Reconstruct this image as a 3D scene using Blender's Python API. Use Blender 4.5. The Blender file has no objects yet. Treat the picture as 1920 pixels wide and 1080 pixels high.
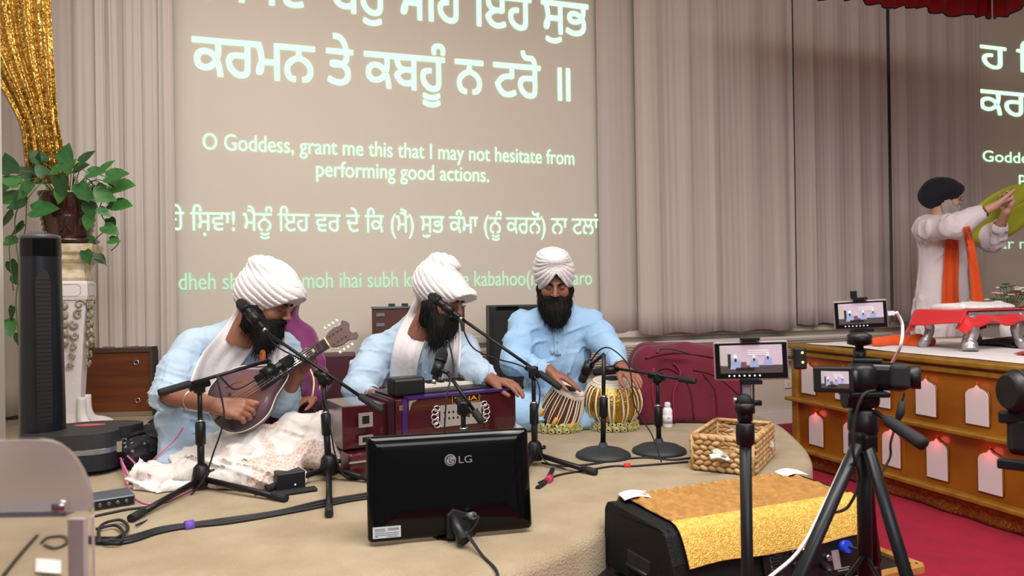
import bpy, bmesh, math, random
import numpy as np
from mathutils import Vector, Matrix, Euler, noise
from mathutils.geometry import tessellate_polygon, interpolate_bezier
random.seed(7)
PI = math.pi
SC = bpy.context.scene
COL = SC.collection
# ------------------------------------------------------------------ camera
CAM = Vector((0, 0, 1.10)); FOC = 1400.0
TH, ROLL, PIT = math.radians(18.3), 0.0149, math.atan(3 / 1400.0)
FW = Vector((math.sin(TH) * math.cos(PIT), math.cos(TH) * math.cos(PIT), math.sin(PIT)))
R0 = Vector((math.cos(TH), -math.sin(TH), 0)); U0 = R0.cross(FW)
RT = R0 * math.cos(ROLL) - U0 * math.sin(ROLL); UP = U0 * math.cos(ROLL) + R0 * math.sin(ROLL)
cd = bpy.data.cameras.new('camera'); cam = bpy.data.objects.new('camera', cd); COL.objects.link(cam)
cam.matrix_world = Matrix(((RT.x, UP.x, -FW.x, CAM.x), (RT.y, UP.y, -FW.y, CAM.y), (RT.z, UP.z, -FW.z, CAM.z), (0, 0, 0, 1)))
cd.sensor_width = 36; cd.lens = FOC / 1920 * 36; cd.clip_start = 0.05; cd.clip_end = 60
cd.dof.use_dof = True; cd.dof.focus_distance = 3.15; cd.dof.aperture_fstop = 5.4; cd.dof.aperture_blades = 7
SC.camera = cam
def ray(px, py): return RT * ((px - 960) / FOC) + UP * ((540 - py) / FOC) + FW
def P(px, py, d): return CAM + ray(px, py) * d
def G(px, py, z):
    r = ray(px, py); return CAM + r * ((z - CAM.z) / r.z)
def WY(px, py, y):
    r = ray(px, py); return CAM + r * ((y - CAM.y) / r.y)
def WX(px, py, x):
    r = ray(px, py); return CAM + r * ((x - CAM.x) / r.x)
# ------------------------------------------------------------------ world, lights, exposure
SC.view_settings.view_transform = 'Standard'; SC.view_settings.look = 'None'
SC.view_settings.gamma = 1; SC.view_settings.exposure = 0.22; SC.view_settings.use_curve_mapping = False
w = bpy.data.worlds.new('world'); SC.world = w; w.use_nodes = True
w.node_tree.nodes['Background'].inputs[0].default_value = (0.95, 0.95, 1.0, 1)
w.node_tree.nodes['Background'].inputs[1].default_value = 0.17
def area(name, loc, aim, sx, sy, power, col):
    l = bpy.data.lights.new(name, 'AREA'); l.shape = 'RECTANGLE'; l.size = sx; l.size_y = sy; l.energy = power; l.color = col
    o = bpy.data.objects.new(name, l); COL.objects.link(o); o.location = loc
    o.rotation_euler = (Vector(aim) - Vector(loc)).to_track_quat('-Z', 'Y').to_euler(); return o
area('ceiling_or_rear_light', (0.3, 1.0, 3.55), (0.3, 1.4, 0), 2.4, 1.2, 106, (1.0, 0.955, 0.92))
area('ceiling_or_rear_light', (2.6, 0.4, 3.55), (2.6, 0.9, 0), 2.4, 1.2, 82, (1.0, 0.94, 0.91))
area('ceiling_or_rear_light', (-0.6, 3.2, 3.55), (-0.6, 3.1, 0), 1.6, 0.8, 24, (1.0, 0.94, 0.89))
area('ceiling_or_rear_light', (0.4, -2.2, 3.3), (0.9, 3.0, 0.6), 3.0, 1.6, 82, (0.96, 0.97, 1.0))  # unseen camera-side lamp tilted at the stage, not one of the ceiling panels
# ------------------------------------------------------------------ materials
MATS = {}
def s2l(c):
    return tuple(((x / 255) / 12.92 if x / 255 <= .04045 else ((x / 255 + .055) / 1.055) ** 2.4) for x in c) + (1,)
def mat(name, rgb, rough=.6, metal=0, bump=None, var=None, emit=0, emitc=None, coat=0, trans=0, ior=1.45, alpha=1, sheen=0, spec=.5, sss=0):
    """rgb in sRGB 0-255.  bump=(scale,strength[,stretch xyz])  var=(scale, rgb2[,stretch])"""
    if name in MATS: return MATS[name]
    m = bpy.data.materials.new(name); m.use_nodes = True; nt = m.node_tree; b = nt.nodes['Principled BSDF']
    b.inputs['Base Color'].default_value = s2l(rgb); b.inputs['Roughness'].default_value = rough
    b.inputs['Metallic'].default_value = metal; b.inputs['Coat Weight'].default_value = coat
    b.inputs['Transmission Weight'].default_value = trans; b.inputs['IOR'].default_value = ior
    b.inputs['Alpha'].default_value = alpha; b.inputs['Sheen Weight'].default_value = sheen
    b.inputs['Specular IOR Level'].default_value = spec
    if sss: b.inputs['Subsurface Weight'].default_value = sss; b.inputs['Subsurface Radius'].default_value = (.02, .008, .004)
    if emit: b.inputs['Emission Color'].default_value = s2l(emitc or rgb); b.inputs['Emission Strength'].default_value = emit
    tc = None
    def coords(st):
        nonlocal tc
        if tc is None: tc = nt.nodes.new('ShaderNodeTexCoord')
        mp = nt.nodes.new('ShaderNodeMapping'); mp.inputs['Scale'].default_value = st
        nt.links.new(tc.outputs['Object'], mp.inputs[0]); return mp.outputs[0]
    if var:
        n = nt.nodes.new('ShaderNodeTexNoise'); n.inputs['Scale'].default_value = var[0]; n.inputs['Detail'].default_value = 5
        nt.links.new(coords(var[2] if len(var) > 2 else (1, 1, 1)), n.inputs[0])
        r = nt.nodes.new('ShaderNodeValToRGB'); r.color_ramp.elements[0].position = .35; r.color_ramp.elements[1].position = .65
        r.color_ramp.elements[0].color = s2l(rgb); r.color_ramp.elements[1].color = s2l(var[1])
        nt.links.new(n.outputs[0], r.inputs[0]); nt.links.new(r.outputs[0], b.inputs['Base Color'])
    if bump:
        n = nt.nodes.new('ShaderNodeTexNoise'); n.inputs['Scale'].default_value = bump[0]; n.inputs['Detail'].default_value = 4
        nt.links.new(coords(bump[2] if len(bump) > 2 else (1, 1, 1)), n.inputs[0])
        bp = nt.nodes.new('ShaderNodeBump'); bp.inputs['Strength'].default_value = bump[1]; bp.inputs['Distance'].default_value = .01
        nt.links.new(n.outputs[0], bp.inputs['Height']); nt.links.new(bp.outputs[0], b.inputs['Normal'])
    MATS[name] = m; return m
def sequin(name, rgb, rgb2, scale=260, flash=.6):
    """sequinned cloth: voronoi discs whose normals tilt at random"""
    m = mat(name, rgb, .38, .75); nt = m.node_tree; b = nt.nodes['Principled BSDF']
    tc = nt.nodes.new('ShaderNodeTexCoord'); v = nt.nodes.new('ShaderNodeTexVoronoi'); v.inputs['Scale'].default_value = scale
    nt.links.new(tc.outputs['Object'], v.inputs[0])
    mx = nt.nodes.new('ShaderNodeMix'); mx.data_type = 'RGBA'; mx.inputs[6].default_value = s2l(rgb); mx.inputs[7].default_value = s2l(rgb2)
    sp = nt.nodes.new('ShaderNodeSeparateColor'); nt.links.new(v.outputs['Color'], sp.inputs[0])
    nt.links.new(sp.outputs[0], mx.inputs[0]); nt.links.new(mx.outputs[2], b.inputs['Base Color'])
    ge = nt.nodes.new('ShaderNodeNewGeometry')
    a = nt.nodes.new('ShaderNodeVectorMath'); a.operation = 'SUBTRACT'; a.inputs[1].default_value = (.5, .5, .5)
    nt.links.new(v.outputs['Color'], a.inputs[0])
    s = nt.nodes.new('ShaderNodeVectorMath'); s.operation = 'SCALE'; s.inputs['Scale'].default_value = flash; nt.links.new(a.outputs[0], s.inputs[0])
    d = nt.nodes.new('ShaderNodeVectorMath'); d.operation = 'ADD'; nt.links.new(s.outputs[0], d.inputs[0]); nt.links.new(ge.outputs['Normal'], d.inputs[1])
    nn = nt.nodes.new('ShaderNodeVectorMath'); nn.operation = 'NORMALIZE'; nt.links.new(d.outputs[0], nn.inputs[0])
    nt.links.new(nn.outputs[0], b.inputs['Normal']); b.inputs['Roughness'].default_value = .3
    return m
# ------------------------------------------------------------------ objects
def tag(o, label=None, cat=None, group=None, kind=None):
    if label: o['label'] = label
    if cat: o['category'] = cat
    if group: o['group'] = group
    if kind: o['kind'] = kind
    return o
def thing(name, loc, label, cat, group=None, rz=0):
    o = bpy.data.objects.new(name, None); COL.objects.link(o); o.location = loc; o.rotation_euler = (0, 0, rz)
    o.empty_display_size = .1
    bpy.context.view_layer.update() if False else None
    return tag(o, label, cat, group)
def origin(o):
    """world matrix without a depsgraph update"""
    m = o.matrix_basis.copy()
    while o.parent: o = o.parent; m = o.matrix_basis @ m
    return m
def link(name, me, m, parent=None, world=True):
    """link mesh; when world=True its vertices are world coordinates and are moved into the parent's frame"""
    o = bpy.data.objects.new(name, me); COL.objects.link(o)
    if m is not None and not me.materials: me.materials.append(m)
    if parent is not None:
        o.parent = parent
        if world: me.transform(origin(parent).inverted())
    return o
def recenter(o):
    me = o.data
    c = np.empty(len(me.vertices) * 3); me.vertices.foreach_get('co', c); c = c.reshape(-1, 3)
    mid = Vector(((c[:, 0].min() + c[:, 0].max()) / 2, (c[:, 1].min() + c[:, 1].max()) / 2, c[:, 2].min()))
    me.transform(Matrix.Translation(-mid)); o.location = o.location + mid; return o
def copy_tree(o, parent=None, loc=None, rz=None):
    c = o.copy(); COL.objects.link(c)
    if parent is not None: c.parent = parent
    if loc is not None: c.location = loc
    if rz is not None: c.rotation_euler = (0, 0, rz)
    for ch in list(o.children): copy_tree(ch, c)
    return c
class MB:
    """collects shapes (world or local coordinates), builds ONE mesh"""
    def __init__(s): s.v = []; s.f = []; s.sm = []; s.mi = []; s.cm = 0
    def add(s, vs, fs, smooth=False, M=None):
        n = len(s.v)
        s.v += [tuple(M @ Vector(v)) if M is not None else tuple(v) for v in vs]
        s.f += [tuple(i + n for i in f) for f in fs]; s.sm += [smooth] * len(fs); s.mi += [s.cm] * len(fs); return s
    def box(s, c, d, M=None, rz=0):
        x, y, z = d[0] / 2, d[1] / 2, d[2] / 2; co, si = math.cos(rz), math.sin(rz)
        vs = [(c[0] + a * co - b * si, c[1] + a * si + b * co, c[2] + e) for a in (-x, x) for b in (-y, y) for e in (-z, z)]
        return s.add(vs, [(0, 1, 3, 2), (4, 6, 7, 5), (0, 4, 5, 1), (2, 3, 7, 6), (0, 2, 6, 4), (1, 5, 7, 3)], False, M)
    def rbox(s, c, d, r=.01, M=None, seg=3):
        """rounded box: outline rounded in x/y, chamfered in z"""
        x, y, z = d[0] / 2, d[1] / 2, d[2] / 2; r = min(r, x * .99, y * .99, z * .99); rings = []
        k = [(z - 0, r), (z - r * .3, r * .3), (z - r, 0)]
        prof = [(-z, r), (-z + r * .3, r * .3), (-z + r, 0), (z - r, 0), (z - r * .3, r * .3), (z, r)]
        vs = []; n = 4 * (seg + 1)
        for zz, ins in prof:
            for q, (sx, sy) in enumerate(((1, 1), (-1, 1), (-1, -1), (1, -1))):
                for i in range(seg + 1):
                    a = PI / 2 * (q + i / seg); rr = r - ins * .999 if ins < r else r * .001
                    vs.append((c[0] + sx * (x - r) + math.cos(a) * rr, c[1] + sy * (y - r) + math.sin(a) * rr, c[2] + zz))
        fs = [tuple(range(n))[::-1], tuple((len(prof) - 1) * n + i for i in range(n))]
        for k in range(len(prof) - 1):
            for i in range(n): j = (i + 1) % n; fs.append((k * n + i, k * n + j, (k + 1) * n + j, (k + 1) * n + i))
        return s.add(vs, fs, False, M)
    def tube(s, pts, r, n=8, caps=True, M=None, flat=None):
        """swept tube; r scalar or list; flat=(a,b) elliptical scale"""
        pts = [Vector(p) for p in pts]; rs = r if isinstance(r, (list, tuple)) else [r] * len(pts)
        t0 = (pts[1] - pts[0]).normalized(); nrm = t0.orthogonal().normalized(); vs = []
        if flat:
            nrm = t0.cross(Vector((0, 0, 1))); nrm = nrm.normalized() if nrm.length > .01 else Vector((1, 0, 0))
        for i, p in enumerate(pts):
            t = (pts[min(i + 1, len(pts) - 1)] - pts[max(i - 1, 0)])
            t = t.normalized() if t.length > 1e-9 else t0
            nrm = (nrm - t * nrm.dot(t)); nrm = nrm.normalized() if nrm.length > 1e-6 else t.orthogonal().normalized()
            bn = t.cross(nrm); fa, fb = flat or (1, 1)
            for k in range(n):
                a = 2 * PI * k / n; vs.append(p + nrm * (math.cos(a) * rs[i] * fa) + bn * (math.sin(a) * rs[i] * fb))
        fs = [(i * n + k, i * n + (k + 1) % n, (i + 1) * n + (k + 1) % n, (i + 1) * n + k) for i in range(len(pts) - 1) for k in range(n)]
        s.add(vs, fs, True, M)
        if caps:
            m = len(s.v) - len(vs); s.f += [tuple(m + k for k in range(n))[::-1], tuple(m + (len(pts) - 1) * n + k for k in range(n))]; s.sm += [False] * 2; s.mi += [s.cm] * 2
        return s
    def cyl(s, a, b, r, r2=None, n=16, M=None): return s.tube([a, b], [r, r if r2 is None else r2], n, True, M)
    def lathe(s, prof, c=(0, 0, 0), n=24, M=None, sm=True, sq=None):
        """prof [(r,z)], sq -> squared section of half width r"""
        vs = []
        for r, z in prof:
            for k in range(n):
                a = 2 * PI * k / n
                if sq: q = max(abs(math.cos(a + .0)), abs(math.sin(a + .0))); rr = r / q
                else: rr = r
                vs.append((c[0] + rr * math.cos(a), c[1] + rr * math.sin(a), c[2] + z))
        fs = [(i * n + k, i * n + (k + 1) % n, (i + 1) * n + (k + 1) % n, (i + 1) * n + k) for i in range(len(prof) - 1) for k in range(n)]
        s.add(vs, fs, sm, M); m = len(s.v) - len(vs)
        s.f += [tuple(m + k for k in range(n))[::-1], tuple(m + (len(prof) - 1) * n + k for k in range(n))]; s.sm += [False] * 2; s.mi += [s.cm] * 2
        return s
    def prism(s, poly, z0, z1, M=None, holes=()):
        """polygon in xy extruded z0..z1 (holes allowed)"""
        loops = [poly] + list(holes); flat = [p for l in loops for p in l]; n = len(flat)
        tri = tessellate_polygon([[Vector((p[0], p[1], 0)) for p in l] for l in loops])
        vs = [(p[0], p[1], z0) for p in flat] + [(p[0], p[1], z1) for p in flat]
        fs = [tuple(t) for t in tri] + [tuple(i + n for i in t) for t in tri]; o = 0
        for l in loops:
            m = len(l); fs += [(o + i, o + (i + 1) % m, n + o + (i + 1) % m, n + o + i) for i in range(m)]; o += m
        return s.add(vs, fs, False, M)
    def ball(s, c, r, n=10, M=None):
        r3 = r if isinstance(r, (list, tuple)) else (r, r, r); vs = []; fs = []; m = n // 2 + 1
        for i in range(m + 1):
            for k in range(n):
                a, b = PI * i / m, 2 * PI * k / n
                vs.append((c[0] + r3[0] * math.sin(a) * math.cos(b), c[1] + r3[1] * math.sin(a) * math.sin(b), c[2] + r3[2] * math.cos(a)))
        fs = [(i * n + k, (i + 1) * n + k, (i + 1) * n + (k + 1) % n, i * n + (k + 1) % n) for i in range(m) for k in range(n)]
        return s.add(vs, fs, True, M)
    def grid(s, fn, nu, nv, M=None, thick=None, sm=True):
        vs = [fn(i / nu, j / nv) for j in range(nv + 1) for i in range(nu + 1)]
        fs = [(j * (nu + 1) + i, j * (nu + 1) + i + 1, (j + 1) * (nu + 1) + i + 1, (j + 1) * (nu + 1) + i) for j in range(nv) for i in range(nu)]
        return s.add(vs, fs, sm, M)
    def build(s, name, m, parent=None, world=True, mats=None, thick=None, bevel=None, center=False):
        me = bpy.data.meshes.new(name); me.from_pydata(s.v, [], s.f)
        me.polygons.foreach_set('use_smooth', s.sm)
        if mats:
            for q in mats: me.materials.append(q)
            me.polygons.foreach_set('material_index', s.mi)
        bm = bmesh.new(); bm.from_mesh(me)
        if not thick: bmesh.ops.recalc_face_normals(bm, faces=bm.faces)
        bm.to_mesh(me); bm.free(); me.update()
        o = link(name, me, m, parent, world)
        if thick: md = o.modifiers.new('s', 'SOLIDIFY'); md.thickness = thick; md.offset = 0
        if bevel: md = o.modifiers.new('b', 'BEVEL'); md.width = bevel; md.segments = 2; md.limit_method = 'ANGLE'
        if center and parent is None: recenter(o)
        return o
def spl(pts, n=8, closed=False):
    """catmull-rom through points"""
    pts = [Vector(p) for p in pts]; out = []; m = len(pts)
    for i in range(m if closed else m - 1):
        g = lambda k: pts[k % m] if closed else pts[max(0, min(m - 1, k))]
        a, b, c, d = g(i - 1), g(i), g(i + 1), g(i + 2)
        for k in range(n):
            t = k / n; out.append(.5 * ((2 * b) + (c - a) * t + (2 * a - 5 * b + 4 * c - d) * t * t + (3 * b - a - 3 * c + d) * t ** 3))
    if not closed: out.append(pts[-1])
    return out
def frame(o, x, z):
    """matrix with origin o, x axis along x, z axis near z"""
    x = Vector(x).normalized(); z = Vector(z); y = z.cross(x).normalized(); z = x.cross(y)
    return Matrix(((x.x, y.x, z.x, o[0]), (x.y, y.y, z.y, o[1]), (x.z, y.z, z.z, o[2]), (0, 0, 0, 1)))
# ------------------------------------------------------------------ flat lettering
def glyph_loops(body):
    c = bpy.data.curves.new('t', 'FONT'); c.body = body; c.size = 1; c.resolution_u = 3
    o = bpy.data.objects.new('t', c); cu = o.to_curve(bpy.context.evaluated_depsgraph_get()) if False else None
    COL.objects.link(o); dg = bpy.context.evaluated_depsgraph_get(); cu = o.evaluated_get(dg).to_curve(dg); loops = []
    for s in cu.splines:
        bp = s.bezier_points; n = len(bp); L = []
        for i in range(n):
            a, b = bp[i], bp[(i + 1) % n]
            st = (a.handle_right - a.co).cross(b.co - a.co).length < 1e-5 and (b.handle_left - b.co).cross(b.co - a.co).length < 1e-5
            L += [a.co.to_2d()] if st else [p.to_2d() for p in interpolate_bezier(a.co, a.handle_right, b.handle_left, b.co, 6)[:-1]]
        Q = [p for i, p in enumerate(L) if (p - L[i - 1]).length > 1e-5]
        if len(Q) > 2: loops.append(Q)
    o.evaluated_get(dg).to_curve_clear(); bpy.data.objects.remove(o); return loops
def sarea(L): return sum(L[i - 1].x * L[i].y - L[i].x * L[i - 1].y for i in range(len(L))) / 2
def inside(p, L):
    r = False
    for i in range(len(L)):
        a, b = L[i - 1], L[i]
        if (a.y > p.y) != (b.y > p.y) and p.x < (b.x - a.x) * (p.y - a.y) / (b.y - a.y) + a.x: r = not r
    return r
def lettering(body, h=1.0):  # Latin and Indic glyphs wind in opposite senses
    """triangles of the text in x/y with each contour filled by itself (overlapping strokes stay solid)"""
    loops = glyph_loops(body); big = max(loops, key=lambda l: abs(sarea(l))); sg = 1 if sarea(big) > 0 else -1
    nest = lambda l: any(inside(l[0], q) and abs(sarea(q)) > abs(sarea(l)) for q in loops if q is not l)
    hole = [l for l in loops if sarea(l) * sg <= 0 and nest(l)]; outer = [l for l in loops if not any(l is h for h in hole)]; V = []; F = []
    outer = [l for l in outer if sarea(l) * sg > 0 or not nest(l)]
    own = {i: [] for i in range(len(outer))}
    for h_ in hole:
        c = [i for i, l in enumerate(outer) if inside(h_[0], l)]
        if c: own[min(c, key=lambda i: abs(sarea(outer[i])))].append(h_)
    for i, l in enumerate(outer):
        ls = [l] + own[i]; n = len(V); V += [p for q in ls for p in q]
        F += [tuple(n + k for k in t) for t in tessellate_polygon([[Vector((p.x, p.y, 0)) for p in q] for q in ls])]
    return V, F
LET = {}
def text_on(name, body, m, parent, o, ux, uy, width=None, height=None, clip=None, world=True, lift=(0, 0, 0), label=None):
    """lettering starting at o, running along ux with up uy; width= total width, height= em size"""
    if body not in LET: LET[body] = lettering(body)
    V, F = LET[body]; x0 = min(p.x for p in V); x1 = max(p.x for p in V)
    ux = Vector(ux).normalized(); uy = Vector(uy).normalized(); sy = height; sx = width / (x1 - x0) if width else height
    pts = [((p.x - x0) * sx, p.y * sy) for p in V]
    if clip:
        F = [f for f in F if all(clip[0] <= pts[i][0] <= clip[1] and clip[2] <= pts[i][1] <= clip[3] for i in f)]
    mb = MB(); o = Vector(o) + Vector(lift); mb.add([o + ux * a + uy * b for a, b in pts], F)
    r = mb.build(name, m, parent, world)
    if label: r['label'] = label
    return r
# ------------------------------------------------------------------ signed distance modelling
class SDF:
    def __init__(s, lo, hi, res):
        s.lo = np.array(lo, float); s.res = res; s.n = np.ceil((np.array(hi) - s.lo) / res).astype(int) + 1
        s.f = np.full(s.n, .5, np.float32)
        s.ax = [s.lo[i] + res * np.arange(s.n[i]) for i in range(3)]
    def sub(s, lo, hi):
        a = np.clip(np.floor((np.array(lo) - s.lo) / s.res).astype(int), 0, s.n - 1); b = np.clip(np.ceil((np.array(hi) - s.lo) / s.res).astype(int) + 1, 1, s.n)
        sl = tuple(slice(a[i], max(b[i], a[i] + 1)) for i in range(3))
        X, Y, Z = np.meshgrid(*[s.ax[i][sl[i]] for i in range(3)], indexing='ij', sparse=True); return sl, X, Y, Z
    def comb(s, sl, d, k, op):
        f = s.f[sl]
        if op == 'u':
            h = np.clip(.5 + .5 * (f - d) / k, 0, 1) if k > 0 else None
            s.f[sl] = f * (1 - h) + d * h - k * h * (1 - h) if k > 0 else np.minimum(f, d)
        else:
            d = -d
            h = np.clip(.5 - .5 * (f - d) / k, 0, 1) if k > 0 else None
            s.f[sl] = f * (1 - h) + d * h + k * h * (1 - h) if k > 0 else np.maximum(f, d)
    def cap(s, a, b, ra, rb=None, k=.02, op='u', sq=None):
        """tapered capsule; sq=(axis, factor) flattens its section along axis"""
        rb = ra if rb is None else rb; a = np.array(a, float); b = np.array(b, float); m = max(ra, rb) * (max(1, sq[1]) if sq else 1) + k * 2 + 2 * s.res
        sl, X, Y, Z = s.sub(np.minimum(a, b) - m, np.maximum(a, b) + m); ba = b - a; L = max(ba.dot(ba), 1e-9)
        px, py, pz = X - a[0], Y - a[1], Z - a[2]; t = np.clip((px * ba[0] + py * ba[1] + pz * ba[2]) / L, 0, 1)
        dx, dy, dz = px - t * ba[0], py - t * ba[1], pz - t * ba[2]
        if sq:
            u = np.array(sq[0], float); u /= np.linalg.norm(u); g = 1 / sq[1] - 1; dt = (dx * u[0] + dy * u[1] + dz * u[2]) * g
            dx, dy, dz = dx + dt * u[0], dy + dt * u[1], dz + dt * u[2]
        d = np.sqrt(dx * dx + dy * dy + dz * dz) - (ra + (rb - ra) * t); s.comb(sl, d.astype(np.float32), k, op); return s
    def ell(s, c, r, k=.02, R=None, op='u'):
        """ellipsoid radii r, optional 3x3 rotation R (columns = axes)"""
        c = np.array(c, float); r = np.array(r, float); m = r.max() + 2 * k + 2 * s.res; sl, X, Y, Z = s.sub(c - m, c + m)
        p = [X - c[0], Y - c[1], Z - c[2]]
        if R is not None:
            R = np.array(R); p = [p[0] * R[0][i] + p[1] * R[1][i] + p[2] * R[2][i] for i in range(3)]
        k0 = np.sqrt((p[0] / r[0]) ** 2 + (p[1] / r[1]) ** 2 + (p[2] / r[2]) ** 2) + 1e-9
        k1 = np.sqrt((p[0] / r[0] ** 2) ** 2 + (p[1] / r[1] ** 2) ** 2 + (p[2] / r[2] ** 2) ** 2) + 1e-9
        s.comb(sl, (k0 * (k0 - 1) / k1).astype(np.float32), k, op); return s
    def chain(s, pts, rs, k=.02, op='u', sq=None):
        for i in range(len(pts) - 1): s.cap(pts[i], pts[i + 1], rs[i], rs[i + 1], k, op, sq)
        return s
    def plane(s, n, d, k=.004):
        """cut away the side the normal n points to (n.x > d)"""
        n = np.array(n, float); n /= np.linalg.norm(n); sl, X, Y, Z = s.sub(s.lo, s.lo + s.n * s.res)
        s.comb(sl, -(n[0] * X + n[1] * Y + n[2] * Z - d) .astype(np.float32), k, 's'); return s
    def disp(s, fn):
        """fn(X,Y,Z) added to the distance (negative swells)"""
        sl, X, Y, Z = s.sub(s.lo, s.lo + s.n * s.res); s.f = s.f + fn(X, Y, Z).astype(np.float32); return s
    def mesh(s, name, m, parent=None, smooth=0):
        V, F = s.arrays(smooth); return vf_mesh(V, F, name, m, parent)
    def arrays(s, smooth=0):
        f = s.f; g = f < 0; nx, ny, nz = f.shape
        c = [(i, j, k) for i in (0, 1) for j in (0, 1) for k in (0, 1)]
        sh = lambda i, j, k: f[i:nx - 1 + i, j:ny - 1 + j, k:nz - 1 + k]
        gs = lambda i, j, k: g[i:nx - 1 + i, j:ny - 1 + j, k:nz - 1 + k]
        cnt = sum(gs(*q).astype(np.int8) for q in c); act = (cnt > 0) & (cnt < 8); idx = np.full(act.shape, -1, np.int64); ids = np.argwhere(act); idx[act] = np.arange(len(ids))
        acc = np.zeros((len(ids), 3)); num = np.zeros(len(ids)); vals = {q: sh(*q)[act] for q in c}
        for a in c:
            for ax in range(3):
                if a[ax] == 0:
                    b = list(a); b[ax] = 1; b = tuple(b); fa, fb = vals[a], vals[b]; x = (fa < 0) != (fb < 0); t = np.where(x, fa / np.where(x, fa - fb, 1), 0)
                    p = np.tile(np.array(a, float), (len(ids), 1)); p[:, ax] = t; acc[x] += p[x]; num[x] += 1
        V = (ids + acc / num[:, None]) * s.res + s.lo; F = []
        for ax in range(3):
            o = [1, 1, 1]; o[ax] = 0; A = [slice(1, -1)] * 3; A[ax] = slice(0, -1); B = list(A); B[ax] = slice(1, None)
            ga, gb = g[tuple(A)], g[tuple(B)]; e = np.argwhere(ga != gb); sgn = ga[ga != gb]
            u, v = [(1, 2), (2, 0), (0, 1)][ax]
            base = e.copy(); base[:, u] += 1; base[:, v] += 1; q = []
            for du, dv in ((0, 0), (1, 0), (1, 1), (0, 1)):
                w_ = base.copy(); w_[:, u] -= du; w_[:, v] -= dv; q.append(idx[w_[:, 0], w_[:, 1], w_[:, 2]])
            q = np.stack(q, 1); q[~sgn] = q[~sgn][:, ::-1]; F.append(q)
        F = np.concatenate(F); F = F[(F >= 0).all(1)]
        for _ in range(smooth):
            S = np.zeros_like(V); N = np.zeros(len(V))
            for i in range(4):
                a, b = F[:, i], F[:, (i + 1) % 4]
                np.add.at(S, a, V[b]); np.add.at(N, a, 1); np.add.at(S, b, V[a]); np.add.at(N, b, 1)
            V = V * .45 + .55 * S / np.maximum(N, 1)[:, None]
        return V, F
def vf_mesh(V, F, name, m, parent=None):
    me = bpy.data.meshes.new(name); me.vertices.add(len(V)); me.vertices.foreach_set('co', np.asarray(V, np.float32).ravel())
    me.loops.add(len(F) * 4); me.loops.foreach_set('vertex_index', F.ravel().astype(np.int32)); me.polygons.add(len(F))
    me.polygons.foreach_set('loop_start', np.arange(0, len(F) * 4, 4, dtype=np.int32)); me.polygons.foreach_set('use_smooth', np.ones(len(F), bool))
    me.update(); me.validate(); return link(name, me, m, parent)
def vf_join(*a):
    V = []; F = []; n = 0
    for v, f in a: V.append(v); F.append(f + n); n += len(v)
    return np.concatenate(V), np.concatenate(F)
def nz(X, Y, Z, freq=20, seed=0, oct=3):
    """cheap smooth pseudo noise from warped sines, about -1..1"""
    r = np.random.RandomState(seed); o = 0; a = 1; tot = 0
    for i in range(oct):
        for _ in range(2):
            d = r.normal(size=3); d /= np.linalg.norm(d); p = r.uniform(0, 6.3); d2 = r.normal(size=3); p2 = r.uniform(0, 6.3)
            o = o + a * np.sin(freq * (d[0] * X + d[1] * Y + d[2] * Z) + p + 1.6 * np.sin(freq * .6 * (d2[0] * X + d2[1] * Y + d2[2] * Z) + p2)); tot += a
        freq *= 1.9; a *= .5
    return o / tot
def folds(X, Y, Z, d, freq, seed=0, warp=1.5):
    """sharp ridged folds across direction d"""
    d = np.array(d, float); d /= np.linalg.norm(d); ph = freq * (d[0] * X + d[1] * Y + d[2] * Z) + warp * nz(X, Y, Z, 9, seed, 2)
    s_ = np.abs(np.sin(ph)); return (1 - s_) ** 2 * (.6 + .4 * nz(X, Y, Z, 14, seed + 5, 1))

def crease(X, Y, Z, d, f, seed, st=.22):
    """thin pulled ridges that run along d"""
    d = np.array(d, float); d /= np.linalg.norm(d); t = (d[0] * X + d[1] * Y + d[2] * Z) * (1 - st)
    n = nz(X - d[0] * t, Y - d[1] * t, Z - d[2] * t, f, seed, 2); r = np.clip(1 - np.abs(n) * 3.2, 0, 1) ** 1.4
    return r * np.clip(.55 + .9 * nz(X, Y, Z, 9, seed + 3, 1), 0, 1)
from mathutils.bvhtree import BVHTree
def bvh_of(*objs):
    """world-space tree of several meshes"""
    vs = []; fs = []
    for o in objs:
        M = origin(o); n = len(vs); vs += [M @ v.co for v in o.data.vertices]; fs += [tuple(i + n for i in p.vertices) for p in o.data.polygons]
    return BVHTree.FromPolygons(vs, fs)
def onto(bv, px, py, off=.006, fallback=None):
    """point of the surface seen at this pixel, lifted off it"""
    r = ray(px, py).normalized(); h = bv.ray_cast(CAM, r)
    if h[0] is None: return fallback
    n = h[1] if h[1].dot(r) < 0 else -h[1]; return h[0] + n * off * .5 - r * off * .6
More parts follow.
